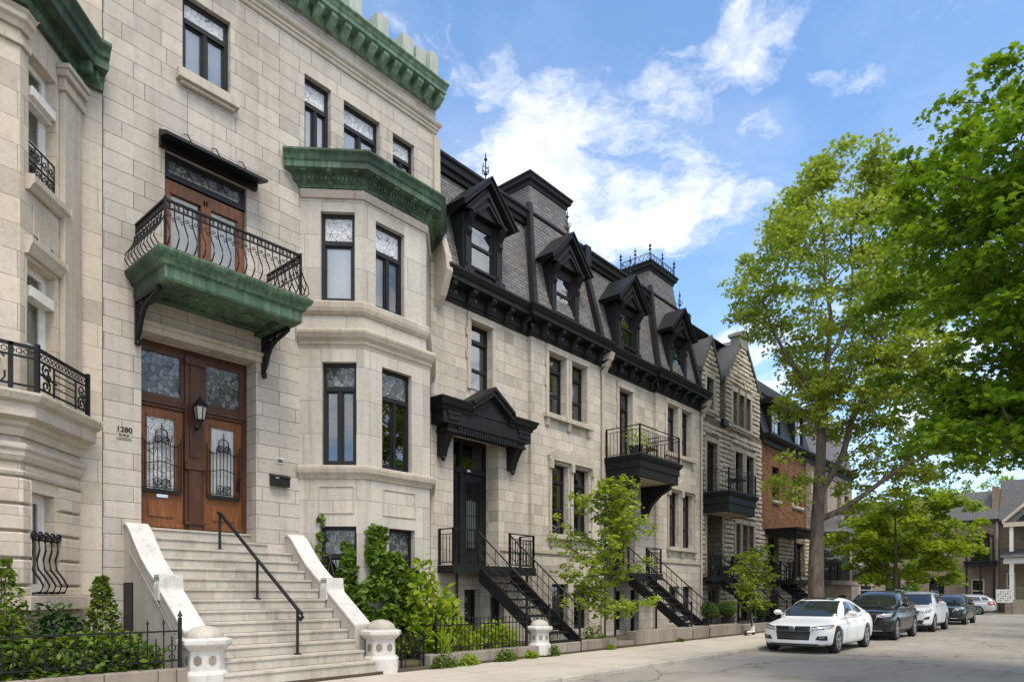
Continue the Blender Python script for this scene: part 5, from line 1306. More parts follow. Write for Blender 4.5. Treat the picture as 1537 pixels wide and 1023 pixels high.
pp = pedestal(13.22, 10.6, 'stone_post', .82, None, .12); tag(pp, 'short white carved stone post with domed cap at the end of the fence', 'post')
for n in ('fence_post', ): pass

# ------------------------------------------------------------------ black iron staircases
def iron_stairs(label):
    xa, xb = 13.45, 14.75; yt, zt = 12.9, 2.38; n = 9; ty = .262; dz = (zt - .42) / n
    t = thing('iron_staircase', label, 'staircase', (14.1, 12, 0), 'black iron front staircases')
    mb = MB(); mb.box(12.46, 15.85, 12.9, 13.49, 2.2, 2.38); mb.box(12.44, 15.87, 12.86, 12.9, 2.16, 2.40); mb.build('landing', M['black_wood'], t)
    for k in range(n):
        y = yt - .02 - (k + 1) * ty; z = zt - (k + 1) * dz
        mb = MB(); mb.box(xa + .03, xb - .03, y, y + ty + .03, z - .035, z); mb.box(xa + .03, xb - .03, y - .01, y + .02, z - .06, z - .03)
        F = Fr((xa, y + ty), (1, 0))
        for q in range(4): ring(mb, F, .2 + q * .3, 0, z + dz * .5, .07, .008, 8)
        mb.build('tread', M['iron'], t)
    yb = yt - .02 - n * ty
    for x in (xa, xb):
        mb = MB(); mb.hexa([(x - .02, yb - .1, .1), (x + .02, yb - .1, .1), (x + .02, yt, zt - .42), (x - .02, yt, zt - .42), (x - .02, yb - .1, .45), (x + .02, yb - .1, .45), (x + .02, yt, zt), (x - .02, yt, zt)])
        mb.build('stringer', M['iron'], t)
        mb = MB(); lo = (x, yb - .05, .42); 
        mb.tube([(x, yb - .05, .3), (x, yb - .05, 1.30)], .028, 6); mb.lathe((x, yb - .05, 1.3), [(0, 0), (.04, .02), (.03, .06), (0, .08)], 8)
        for d, r in ((.95, .024), (.62, .012), (.34, .012)): mb.tube([(x, yb - .05, .36 + d - .03), (x, yt, zt + d - .03)], r, 6)
        m = 12
        for q in range(1, m):
            f = q / m; y = yb + (yt - yb) * f; z = .38 + (zt - .38) * f
            if q % 2 or x == xb: mb.tube([(x, y, z - .05), (x, y, z + .92)], .009, 4)
        mb.tube([(x, yt, zt), (x, yt, zt + .95)], .026, 6)
        mb.build('stair_railing', M['iron'], t)
    mb = MB(); railing_simple(mb, Fr((12.5, 13.45), (0, -1)), .52, 2.4, .95, .13); railing_simple(mb, Fr((12.5, 12.93), (1, 0)), .95, 2.4, .95, .13, True, False)
    for z in (.3, .6): mb.tube([(12.5, 12.93, 2.4 + z), (13.45, 12.93, 2.4 + z)], .011, 4)
    mb.build('landing_railing', M['iron'], t)
    mb = MB(); railing_simple(mb, Fr((14.75, 12.93), (1, 0)), 1.08, 2.4, .95, .12); railing_simple(mb, Fr((15.83, 12.93), (0, 1)), .52, 2.4, .95, .13)
    mb.tube([(14.9, 12.92, 2.6), (15.7, 12.92, 2.6), (15.7, 12.92, 3.1), (14.9, 12.92, 3.1), (14.9, 12.92, 2.6)], .01, 4)
    mb.build('landing_railing', M['iron'], t)
    for x in (12.7, 15.6):
        mb = MB(); mb.tube([(x, 13.0, .1), (x, 13.0, 2.2)], .04, 6); mb.build('landing_post', M['iron'], t)
    return t
IS = iron_stairs('black iron stairs with open treads climbing to the door under the pedimented hood')
copy_tree(IS, (14.1 + 7.75, 12, 0), label='black iron stairs under the boxed balcony, behind the leafy young tree')
copy_tree(IS, (14.1 + 15.5, 12, 0), label='black iron stairs up to the gabled stone house, behind the round clipped bushes')
copy_tree(IS, (14.1 + 22.9, 12, 0), label='black iron stairs in the shade in front of the orange brick house')

# ------------------------------------------------------------------ small things on porches
def rotz(mb, a, loc): mb.T = Matrix.Translation(loc) @ Matrix.Rotation(a, 4, 'Z')
bk = thing('bicycle', 'dark bicycle leaning behind the porch rail of the gabled house', 'bicycle', (28.9, 13.1, 2.4))
mb = MB(); F = Fr((28.55, 13.1), (1, 0))
for s in (0, .95): ring(mb, F, s, 0, 2.74, .32, .02, 20)
mb.build('tyre', M['rubber'], bk)
mb = MB()
for a, b in (((0, 2.74), (.3, 3.1)), ((.3, 3.1), (.78, 3.1)), ((.78, 3.1), (.95, 2.74)), ((.4, 2.72), (.3, 3.2)), ((.4, 2.72), (.78, 3.05)), ((0, 2.74), (.4, 2.72)), ((.78, 3.1), (.75, 3.32))): mb.tube([F.pt(a[0], 0, a[1]), F.pt(b[0], 0, b[1])], .018, 6)
mb.tube([F.pt(.75, -.22, 3.34), F.pt(.75, .22, 3.34)], .014, 6); mb.fbox(F, .2, .42, -.06, .06, 3.2, 3.25)
mb.build('bicycle_frame', M['car_dark'], bk)
br = MB(); br.tube([(28.95, 13.9, 4.3), (29.55, 13.45, 2.42)], .018, 6); br.box(29.42, 29.68, 13.4, 13.5, 2.4, 2.55); o = br.build('broom', M['bark_grey'], loc=(29.5, 13.45, 2.4)); tag(o, 'pale broom leaning in the dark entrance of the gabled house', 'broom')
tb = thing('patio_table', 'small dark table on the balcony of the gabled house', 'table', (30.1, 12.75, 6.1))
mb = MB(); mb.box(29.75, 30.75, 12.4, 13.0, 6.8, 6.84); mb.build('tabletop', M['black_paint'], tb)
mb = MB(); mb.tube([(30.25, 12.7, 6.12), (30.25, 12.7, 6.8)], .05, 8); mb.lathe((30.25, 12.7, 6.12), [(.25, 0), (.25, .03), (.05, .06), (0, .06)], 12); mb.build('leg', M['black_paint'], tb)
ch = thing('patio_chair', 'dark slatted chair on the boxed balcony', 'chair', (22.2, 12.7, 6.48))
mb = MB(); mb.box(21.95, 22.5, 12.45, 12.95, 6.9, 6.94); mb.build('seat', M['black_paint'], ch)
mb = MB()
for k in range(6): mb.tube([(22.47, 12.5 + k * .08, 6.94), (22.6, 12.5 + k * .08, 7.42)], .012, 4)
mb.tube([(22.6, 12.45, 7.42), (22.6, 12.95, 7.42)], .02, 6); mb.build('backrest', M['black_paint'], ch)
for sx in (21.98, 22.46):
    for sy in (12.48, 12.92):
        mb = MB(); mb.tube([(sx, sy, 6.48), (sx, sy, 6.9)], .018, 6); mb.build('leg', M['black_paint'], ch)
sc = thing('kick_scooter', 'small white and black kick scooter parked at the sidewalk edge near the sedan', 'scooter', (25.2, 10.1, .08), rz=0)
mb = MB(); mb.box(24.85, 25.55, 10.02, 10.18, .18, .24); mb.build('deck', M['white_paint'], sc, bevel=.02)
mb = MB(); mb.tube([(25.5, 10.1, .2), (25.15, 10.1, 1.15)], .025, 8); mb.tube([(25.15, 9.9, 1.15), (25.15, 10.3, 1.15)], .018, 8); mb.build('handlebar', M['black_paint'], sc)
mb = MB(); mb.box(25.42, 25.58, 10.04, 10.16, .2, .42); mb.build('front_fork', M['white_paint'], sc, bevel=.02)
for x in (24.85, 25.58):
    mb = MB(); F = Fr((x, 10.1), (1, 0)); mb.T = Matrix.Translation((x, 10.1, .19)) @ Matrix.Rotation(PI / 2, 4, 'X'); mb.lathe((0, 0, -.03), [(0, 0), (.1, 0), (.105, .03), (.1, .06), (0, .06)], 16); mb.build('wheel', M['rubber'], sc)
# ------------------------------------------------------------------ far houses closing the street
def farF(y): return Fr((72, y), (0, -1))
def far_house(label, ya, yb, wallmat, roofmat, ze, zr, ops, porch, cat='house'):
    r = thing('porch_house', label, cat, (74, (ya + yb) / 2, 0)); F = farF(ya); L = ya - yb
    mb = MB(); mb.wall(F, 0, L, 0, ze, ops, .25); mb.build('wall', M[wallmat], r)
    mb = MB(); mb.quad((72.02, ya, 0), (84, ya, 0), (84, ya, ze), (72.02, ya, ze)); mb.quad((72.02, yb, 0), (84, yb, 0), (84, yb, ze), (72.02, yb, ze)); mb.quad((84, ya, 0), (84, yb, 0), (84, yb, ze), (84, ya, ze)); mb.build('side_wall', M[wallmat], r)
    mb = MB(); mb.quad(F.pt(.1, -1, .1), F.pt(L - .1, -1, .1), F.pt(L - .1, -1, ze), F.pt(.1, -1, ze)); mb.build('interior_wall', M['interior'], r)
    mb = MB(); mb.fbox(F, -.05, L + .05, -.2, .35, ze, ze + .25); mb.build('eave', M['black_wood'], r)
    mb = MB(); mb.quad(F.pt(0, .2, ze + .25), F.pt(L, .2, ze + .25), F.pt(L, -1.5, zr), F.pt(0, -1.5, zr)); mb.quad(F.pt(0, -1.5, zr), F.pt(L, -1.5, zr), F.pt(L, -12, zr), F.pt(0, -12, zr))
    mb.add([F.pt(L, .2, ze + .25), F.pt(L, -1.5, zr), F.pt(L, -1.5, ze + .2)], [(0, 1, 2)]); mb.add([F.pt(0, .2, ze + .25), F.pt(0, -1.5, zr), F.pt(0, -1.5, ze + .2)], [(0, 1, 2)])
    mb.build('roof', M[roofmat], r)
    for h in ops: window(r, F, *h[:4], rec=.15, fw=.09, mat='white_paint' if h[1] - h[0] < 1.2 else 'black_paint', rail=.5, gl='glass_dark', cover='curtain' if random.random() < .4 else None, cov=(.2, .7), sill=(.1, .12, .1))
    return r, F
G1, F1 = far_house('tan brick house with two storey dark wooden porch at the end of the street', 13.6, 6.98, 'brick_tan', 'grey_trim', 7.9, 10.8,
    [(4.6, 5.6, .9, 3.0), (4.6, 6.0, 4.5, 6.9), (1.4, 2.6, 1.0, 3.2), (1.4, 2.6, 4.6, 6.8)], None)
mb = MB()
mb.fbox(F1, 4.3, 6.5, .0, 1.5, 4.1, 4.4); mb.fbox(F1, 4.2, 6.6, .0, 1.6, 4.4, 4.5)
pb = mb.build('porch', M['black_wood'], G1)
m2 = MB(); m2.fbox(F1, 4.3, 6.5, 0, 1.5, .5, .8); m2.build('porch_deck', M['black_wood'], pb)
m2 = MB()
for s in (4.4, 5.4, 6.35): m2.fbox(F1, s, s + .14, 1.3, 1.44, .8, 4.1)
m2.fbox(F1, 4.4, 4.52, 1.3, 1.42, 4.5, 6.7); m2.fbox(F1, 6.3, 6.42, 1.3, 1.42, 4.5, 6.7); m2.tube([F1.pt(4.45, 1.36, 6.5), F1.pt(4.9, 1.36, 6.9), F1.pt(5.4, 1.36, 7.0), F1.pt(5.9, 1.36, 6.9), F1.pt(6.36, 1.36, 6.5)], .09, 6)
m2.build('porch_post', M['black_wood'], pb)
m2 = MB(); railing_simple(m2, Fr(F1.pt(4.4, 1.4, 0)[:2], (0, -1)), 2.05, 4.5, .95, .12); railing_simple(m2, Fr(F1.pt(4.4, 1.4, 0)[:2], (0, -1)), 2.05, .8, .95, .12); m2.build('porch_railing', M['black_wood'], pb)
mb = MB(); mb.fbox(F1, 6.1, 6.6, -1.2, -.4, 8.3, 11.0); mb.build('chimney', M['brick_tan'], G1)
mb = MB(); mb.fbox(F1, 6.45, 6.62, .002, .3, .0, 7.9); mb.build('party_pier', M['stone_far'], G1)
G2, F2 = far_house('tan stone house half hidden behind the bright green tree at the street end', 21.5, 13.62, 'stone_far', 'grey_trim', 7.8, 10.6,
    [(1, 2.2, 1, 3.1), (3.4, 4.6, 1, 3.1), (5.8, 7, 1, 3.2), (1, 2.2, 4.6, 6.8), (3.4, 4.6, 4.6, 6.8), (5.8, 7, 4.6, 6.8)], None)
H, FH = far_house('grey gabled house with white porch columns at the far right end of the street', 6.96, -3.0, 'brick_tan', 'grey_trim', 7.7, 11.6,
    [(.5, 1.15, 1.2, 3.5), (1.9, 3.2, 1.2, 3.6), (2.0, 3.2, 5.4, 7.2), (4.0, 5.2, 1.2, 3.6)], None)
mb = MB()
mb.prism([FH.pt(.55, 1.9, 7.6), FH.pt(5.6, 1.9, 7.6), FH.pt(3.1, 1.9, 10.0)], (1.9, 0, 0)); gb = mb.build('porch_gable', M['slate'], H)
m2 = MB()
for a, b in (((.4, 7.6), (3.1, 10.15)), ((5.8, 7.6), (3.1, 10.15))): m2.prism([FH.pt(a[0], 2.05, a[1] - .1), FH.pt(b[0], 2.05, b[1] - .1), FH.pt(b[0], 2.05, b[1] + .2), FH.pt(a[0], 2.05, a[1] + .2)], (.2, 0, 0))
m2.fbox(FH, .5, 5.7, 1.9, 2.1, 7.25, 7.6); m2.build('gable_trim', M['soffit_cream'], gb)
mb = MB()
for a, b in (((1.0, 8.0), (3.1, 9.75)), ): mb.prism([FH.pt(1.4, 1.92, 7.75), FH.pt(4.8, 1.92, 7.75), FH.pt(3.1, 1.92, 9.4)], (-.03, 0, 0))
mb.build('gable_panel', M['black_wood'], gb)
mb = MB(); mb.fbox(FH, .5, 5.8, 0, 2.1, 4.2, 4.7); pr2 = mb.build('porch_beam', M['white_paint'], H)
m2 = MB(); m2.prism([FH.pt(.3, 2.4, 4.72), FH.pt(.3, 0, 5.5), FH.pt(.3, 0, 4.72)], (0, -5.6, 0)); m2.build('porch_roof', M['grey_trim'], pr2)
for s in (.9, 3.3, 5.4):
    m2 = MB(); m2.fbox(FH, s, s + .3, 1.75, 2.05, 1.3, 4.2); m2.fbox(FH, s - .05, s + .35, 1.7, 2.1, 1.2, 1.35); m2.build('column', M['white_paint'], pr2)
    m2 = MB(); m2.fbox(FH, s, s + .26, 1.75, 2.0, 5.2, 7.25); m2.build('upper_column', M['white_paint'], gb)
m2 = MB(); railing_simple(m2, Fr(FH.pt(.9, 1.9, 0)[:2], (0, -1)), 4.6, 1.2, 1.0, .14); m2.fbox(FH, .6, 5.8, 0, 2.1, .0, 1.2); m2.build('porch_base', M['stone_far'], pr2)
# pierced white panel beside its porch
pn = thing('privacy_screen', 'white pierced privacy panel beside the far white columned porch', 'panel', (69.2, 6.3, 0))
mb = MB(); mb.box(69.2, 69.25, 5.75, 6.9, .95, 2.05); mb.build('panel_board', M['white_paint'], pn)
mb = MB()
for i in range(6):
    for j in range(5):
        if (i + j) % 3: mb.box(69.185, 69.2, 5.9 + i * .16, 5.96 + i * .16, 1.1 + j * .18, 1.18 + j * .18)
mb.build('panel_hole', M['ink'], pn)
for y in (5.8, 6.8):
    mb = MB(); mb.box(69.2, 69.27, y, y + .07, 0, 1.0); mb.build('panel_post', M['bark_grey'], pn)
# low brick garden wall behind wagon
# ------------------------------------------------------------------ foliage
def leafset(V, name, mat, parent=None, loc=(0, 0, 0), size=(.08, .12), shape='oval', up=.6, aspect=1.6):
    """V: (n,3) leaf positions, with optional preferred normals."""
    P = np.asarray(V, dtype=np.float64); n = len(P)
    nrm = RNG.normal(size=(n, 3)); nrm[:, 2] = np.abs(nrm[:, 2]) + up * 1.6; nrm /= np.linalg.norm(nrm, axis=1)[:, None]
    a = RNG.normal(size=(n, 3)); a[:, 2] -= .5; a -= (a * nrm).sum(1)[:, None] * nrm; a /= np.linalg.norm(a, axis=1)[:, None]
    b = np.cross(nrm, a); s = RNG.uniform(size[0], size[1], n)
    if shape == 'oval': T = np.array([(-.5, 0, 0), (-.1, .32, .03), (.3, .22, -.02), (.6, 0, -.10), (.3, -.22, -.02), (-.1, -.32, .03)])
    else: T = np.array([(-.45, 0, 0), (-.22, .30, -.03), (-.02, .55, -.08), (.08, .22, .0), (.34, .34, -.06), (.30, .10, .0), (.68, 0, -.14), (.30, -.10, 0), (.34, -.34, -.06), (.08, -.22, 0), (-.02, -.55, -.08), (-.22, -.30, -.03)])
    k = len(T)
    W = P[:, None, :] + s[:, None, None] * (T[None, :, 0:1] * a[:, None, :] * (aspect / 1.6) + T[None, :, 1:2] * b[:, None, :] + T[None, :, 2:3] * nrm[:, None, :])
    return fast_mesh(name, W.reshape(-1, 3), k, np.arange(n * k), [M[mat]], parent, loc)
def tree_skeleton(trunk, anchors, r0, rtip=.012, pw=.5, limbs=()):
    """Connect anchors to the trunk polyline greedily; returns branch segments with radii."""
    nodes = [Vector(p) for p in trunk]; par = [-1] + list(range(len(trunk) - 1)); main = len(trunk)
    fixed = {}
    for (i0, pts, ra, rb) in limbs:
        prev = i0
        for q, p in enumerate(pts): nodes.append(Vector(p)); par.append(prev); prev = len(nodes) - 1; fixed[prev] = ra + (rb - ra) * (q + 1) / len(pts)
    top = Vector(trunk[-1]); base = Vector(trunk[max(0, len(trunk) // 3)])
    A = sorted([Vector(a) for a in anchors], key=lambda a: min((a - n).length for n in nodes[:main]))
    arr = np.array([tuple(n) for n in nodes]); dep = np.array([0.0] * len(nodes)); mainz = arr[:, 2].copy()
    ends = []
    NX = [arr]
    for a in A:
        allp = np.concatenate(NX) if len(NX) > 1 else NX[0]; NX = [allp]
        d = np.linalg.norm(allp - np.array(a), axis=1)
        pen = np.where(allp[:, 2] > a.z + .1, (allp[:, 2] - a.z) * 1.2, 0)
        cost = d + pen + dep * .18
        i = int(np.argmin(cost)); p = nodes[i]; L = (a - p).length
        m = max(1, int(L / .45)); prev = i
        for q in range(1, m + 1):
            f = q / m; pt = p.lerp(a, f) + Vector((0, 0, .10 * L * math.sin(PI * f))) + Vector((random.uniform(-1, 1), random.uniform(-1, 1), random.uniform(-1, 1))) * (.05 * L * (1 - f) * (f > 0))
            nodes.append(pt); par.append(prev); prev = len(nodes) - 1
            NX.append(np.array([tuple(pt)])); dep = np.append(dep, dep[i] + L * f)
        ends.append(prev)
    n = len(nodes); w = [0.0] * n; child = [0] * n
    for e in ends: w[e] += 1
    for i in range(n - 1, 0, -1):
        if w[i] == 0: w[i] = .5
        w[par[i]] += w[i]
    mx = w[0] or 1
    rad = [max(rtip, r0 * (x / mx) ** pw) for x in w]
    for i, q in fixed.items(): rad[i] = q
    return nodes, par, rad, (main, fixed)
def branch_mesh(mb, nodes, par, rad, main, r0, flare=1.25):
    main, fixed = main
    for i in range(1, len(nodes)):
        p = par[i]; ra, rb = rad[p], rad[i]
        if i in fixed: ra = fixed.get(p, fixed[i] * 1.15)
        else: rb = min(rb, r0 * .3); ra = min(ra, rb * 1.35)
        n = 10 if rb > .12 else 6 if rb > .04 else 4
        if i < main: continue
        mb.tube([nodes[p], nodes[i]], [ra, rb], n, False)
    tr = [nodes[i] for i in range(main)]; rr = [max(.03, r0 * (1 - i / (main - 1)) ** .75) for i in range(main)]; rr[0] *= flare
    mb.tube(tr, rr, 14, True)
def crown_points(n, center, radii, shell=.55, seed=0, gap=.0, squash=None, fn=None):
    rg = np.random.default_rng(seed); out = []
    c = np.array(center); R_ = np.array(radii)
    while len(out) < n:
        d = rg.normal(size=3); d /= np.linalg.norm(d); r = shell + (1 - shell) * rg.random() ** .7
        bump = 1 + .22 * noise.noise(Vector(d * 2.3 + seed)) + .10 * noise.noise(Vector(d * 6 + seed))
        p = c + d * R_ * r * bump
        if gap and noise.noise(Vector(p * .55 + seed)) < -gap: continue
        if fn and not fn(p): continue
        out.append(tuple(p))
    return out
def clumps(anchors, k, rad, flat=.4, seed=0, droop=0):
    rg = np.random.default_rng(seed); out = []
    for a in anchors:
        m = int(k * rg.uniform(.6, 1.4)); d = rg.normal(size=(m, 3)); d /= np.linalg.norm(d, axis=1)[:, None]
        r = rad * rg.uniform(.7, 1.3) * rg.random(m) ** .45
        q = d * r[:, None] * np.array([1, 1, flat]); q[:, 2] -= droop * (q[:, 0] ** 2 + q[:, 1] ** 2) / max(rad, .01)
        out.append(np.array(a) + q)
    return np.concatenate(out)
def make_tree(name, label, base, trunk, anchors, r0, lmat, bark, k, crad, lsize, shape='oval', flat=.45, seed=1, droop=.2, up=.6, flare=1.25, rtip=.012, extra=None, cat='tree', aspect=1.6, pw=.5, limbs=()):
    t = thing(name, label, cat, base)
    nodes, par, rad, main = tree_skeleton(trunk, anchors, r0, rtip, pw, limbs)
    mb = MB(); branch_mesh(mb, nodes, par, rad, main, r0, flare); mb.build('trunk', M[bark], t, smooth=60)
    P = clumps(anchors, k, crad, flat, seed, droop)
    if extra is not None: P = np.concatenate([P, extra])
    leafset(P, 'crown', lmat, t, base, lsize, shape, up, aspect)
    return t
from_px = None
# the big light green tree by the brick house
bx, by_ = 28.6, 8.75
trunk = [(bx, by_, 0), (bx + .0, by_, 1.0), (bx - .02, by_, 2.2), (bx + .08, by_ + .02, 3.4), (bx + .2, by_ + .02, 4.6), (bx + .30, by_, 5.6), (bx + .34, by_ - .06, 6.9), (bx + .5, by_ - .05, 8.2), (bx + .75, by_ - .16, 9.6), (bx + .72, by_ - .2, 11.2), (bx + .95, by_ - .3, 12.8), (bx + .85, by_ - .1, 14.4), (bx + 1.0, by_, 16.6)]
LZ = [5.3, 8, 10.3, 11.4, 12.6, 13.4, 15, 16.4, 18, 18.9]; LL = [-.8, -.8, -.8, -1.5, -2.7, -3.7, -3.5, -2.4, -1.7, -.4]; LRt = [4.2, 4.8, 4.8, 4.8, 4.8, 4.8, 4.4, 3.8, 3.0, 2.2]
RV = Vector((.657, -.754, 0)); FV = Vector((.754, .657, 0))
anc = []; rgt = random.Random(12)
while len(anc) < 680:
    z = rgt.uniform(8.6, 18.9); l = float(np.interp(z, LZ, LL)); r_ = float(np.interp(z, LZ, LRt)); a = rgt.uniform(-1, 1); d = rgt.uniform(-1, 1)
    if a * a + d * d > 1 or a * a + d * d < .12 or (a * a + d * d < .4 and rgt.random() < .5): continue
    if z > 16.6 and abs(a + .05) < .28: continue
    p = Vector((bx + .6, by_, z)) + RV * ((l + r_) / 2 + a * (r_ - l) / 2) + FV * d * (3.9 if z < 16 else 2.4)
    if noise.noise(p * .5) < -.24: continue
    anc.append(tuple(p))
for k in range(190):
    f = (k / 189) ** .8; q = Vector((bx + .7, by_, 6.2 + 3.6 * f)) + RV * (.8 + 9.6 * f) + FV * rgt.gauss(0, .9); anc.append((q.x, q.y, q.z + rgt.gauss(-.1, .75)))
for k in range(9): q = Vector((bx + .3, by_, 5.6)) - RV * rgt.uniform(.5, 2.0) + FV * rgt.gauss(-.4, .5); anc.append((q.x, q.y, q.z + rgt.gauss(.2, .3)))
for k in range(16): q = Vector((bx + .5, by_, 9.2)) - RV * rgt.uniform(.3, 1.7) + FV * rgt.gauss(-.4, .8); anc.append((q.x, q.y, q.z + rgt.gauss(0, .7)))
make_tree('maple_tree', 'tall olive green street tree with thick brown trunk in front of the brick house', (bx, by_, 0), trunk, anc, .335, 'leaf_big', 'bark', 64, .62, (.11, .185), 'lobed', .42, 4, .25, .25, 1.3, pw=.6, limbs=[
    (5, [tuple(Vector((bx + .3, by_, 5.6)) + RV * a + Vector((0, 0, b))) for a, b in ((.45, .7), (1.0, 1.7), (1.35, 3.0), (1.95, 4.4), (2.2, 6.0), (2.7, 7.6), (2.8, 9.4))], .155, .04),
    (4, [tuple(Vector((bx + .2, by_, 4.6)) + RV * a - FV * .25 * a + Vector((0, 0, b))) for a, b in ((.8, .35), (1.7, 1.0), (2.8, 1.9), (4.0, 2.5), (5.4, 3.3), (6.8, 4.2))], .13, .03),
    (8, [tuple(Vector((bx + .75, by_ - .16, 9.6)) - RV * a + Vector((0, 0, b))) for a, b in ((.7, .5), (1.5, 1.5), (2.2, 2.8), (2.6, 4.0))], .13, .035),
    (9, [tuple(Vector((bx + .72, by_ - .2, 11.2)) + RV * a + FV * .6 * a + Vector((0, 0, b))) for a, b in ((.6, .7), (1.2, 1.9), (1.5, 3.4), (1.4, 5.0))], .11, .03)])
# the near dark maple entering from the right
mx, my = 15.2, -1.5
trunk = [(mx, my, 0), (mx, my, 1.6), (mx + .05, my, 3.3), (mx, my + .3, 5.0), (mx - .1, my + .5, 6.8), (mx - .1, my + .6, 8.6)]
anc = crown_points(720, (14.95, -.35, 7.55), (3.8, 3.9, 3.75), .38, 9, .26, fn=lambda p: Vector(p).dot(RV) > float(np.interp(p[2], [4, 5.6, 6.6, 8.1, 9.5, 10.4, 11.3], [6.2, 5.95, 6.1, 6.7, 6.95, 7.7, 8.4])))
for k in range(60): q = FV * (11 + rgt.gauss(0, .5)) + RV * (8.0 + rgt.uniform(-1.3, 1.0)); anc.append((q.x, q.y, 4.5 + rgt.gauss(0, .32)))
make_tree('maple_tree', 'near dark green maple whose crown enters from the right edge', (mx, my, 0), trunk, anc, .20, 'leaf_maple', 'bark', 100, .50, (.08, .15), 'lobed', .30, 6, .4, .5, pw=.62)
# bright tree in the middle distance
tx, ty_ = 42.2, 8.75
trunk = [(tx, ty_, 0), (tx, ty_, 1.6), (tx + .1, ty_, 2.6), (tx + .1, ty_, 4.4), (tx, ty_, 6.0)]
anc = crown_points(150, (tx + .1, ty_ - .3, 4.9), (3.3, 3.9, 3.1), .4, 21, .2)
make_tree('maple_tree', 'bushy bright yellow green tree behind the parked black cars', (tx, ty_, 0), trunk, anc, .2, 'leaf_mid', 'bark', 110, .66, (.13, .24), 'lobed', .42, 8, .3, .5)
# trees behind the far houses
for i, (fx, fy, fz, lab) in enumerate(((58, 12.5, 7.0, 'deep green tree at the end of the terrace beyond the oriel house'), (90, 9, 12, 'tall tree rising behind the tan porch house'), (92, -2, 12.5, 'tall tree behind the grey gabled house'))):
    anc = crown_points(90, (fx, fy, fz - 2.2), (3.2, 3.4, 3.6) if i == 0 else (5, 6, 5), .4, 30 + i, .2)
    make_tree('street_tree', lab, (fx, fy, 0), [(fx, fy, 0), (fx, fy, 2.4), (fx, fy + .1, fz - 2), (fx, fy, fz + .5)], anc, .25, 'leaf_mid' if i else 'leaf_maple', 'bark', 60, .9, (.22, .38), 'oval', .5, 40 + i)
t0 = [o for o in bpy.data.objects if o.get('label', '').startswith('bushy bright')][0]
for (fx, fy, sc, lab) in ((30, -9, 1.9, 'tall tree across the road, seen only mirrored in the windows, nearest the camera'), (43, -10, 2.1, 'tall tree across the road, seen only mirrored in the windows, in the middle'), (58, -9, 1.9, 'tall tree across the road, seen only mirrored in the windows, farthest')):
    copy_tree(t0, (fx, fy, 0), 1.0 + fx, lab, sc=sc)
# young sapling on the first rowhouse lawn (compound drooping leaves, steep rising branches)
def sapling(label, base, h, n, spread, lmat, seed, zlow, k=30, clump=.3):
    rg = random.Random(seed); t = thing('young_tree', label, 'tree', base); bx, by, bz = base
    tr = [(bx, by, bz), (bx + .02, by, bz + h * .25), (bx - .01, by + .01, bz + h * .5), (bx + .04, by, bz + h * .75), (bx + .02, by, bz + h)]
    mb = MB(); mb.tube(tr, [.035, .03, .026, .018, .006], 7); pts = []
    for i in range(n):
        f = i / (n - 1); z0 = bz + zlow + (h * .95 - zlow) * f ** 1.25; a = rg.uniform(0, 2 * PI) if i % 3 else rg.choice((0, PI, -PI / 2)) + rg.gauss(0, .4); L = spread * (1 - .62 * f) * rg.uniform(.7, 1.15)
        d = Vector((math.cos(a), math.sin(a), 0)); br = []
        rise = rg.uniform(.35, .9) * (1 if f > .15 else .3)
        for q in range(7):
            g = q / 6; br.append(Vector((bx, by, z0)) + d * L * g + Vector((0, 0, L * rise * g ** 1.2)))
        mb.tube(br, [.016, .014, .012, .01, .008, .006, .004], 5)
        for q in range(1, 7):
            for _ in range(3):
                c = br[q] + Vector((rg.gauss(0, .12), rg.gauss(0, .12), rg.gauss(0, .06) - .05)); dd = Vector((rg.gauss(0, 1), rg.gauss(0, 1), -.25)).normalized()
                ln_ = rg.uniform(.2, .42)
                mb.tube([br[q], c, c + dd * ln_], .0035, 3, False)
                for u in range(k // 3):
                    s = rg.random(); pts.append(tuple(c + dd * ln_ * s + Vector((rg.gauss(0, .05), rg.gauss(0, .05), rg.gauss(0, .035)))))
    mb.build('trunk', M['bark_grey'], t, smooth=60)
    leafset(np.array(pts), 'crown', lmat, t, base, (.09, .16), 'oval', .7)
    return t
sapling('slender young tree with bright lime leaves in front of the pale rowhouses', (16.75, 11.0, .14), 4.8, 36, 1.9, 'leaf_lime', 3, .95, 24)
sapling('thin young tree with sparse leaves in front of the gabled house', (27.9, 10.95, .14), 3.4, 20, 1.4, 'leaf_lime', 8, 1.0, 22)
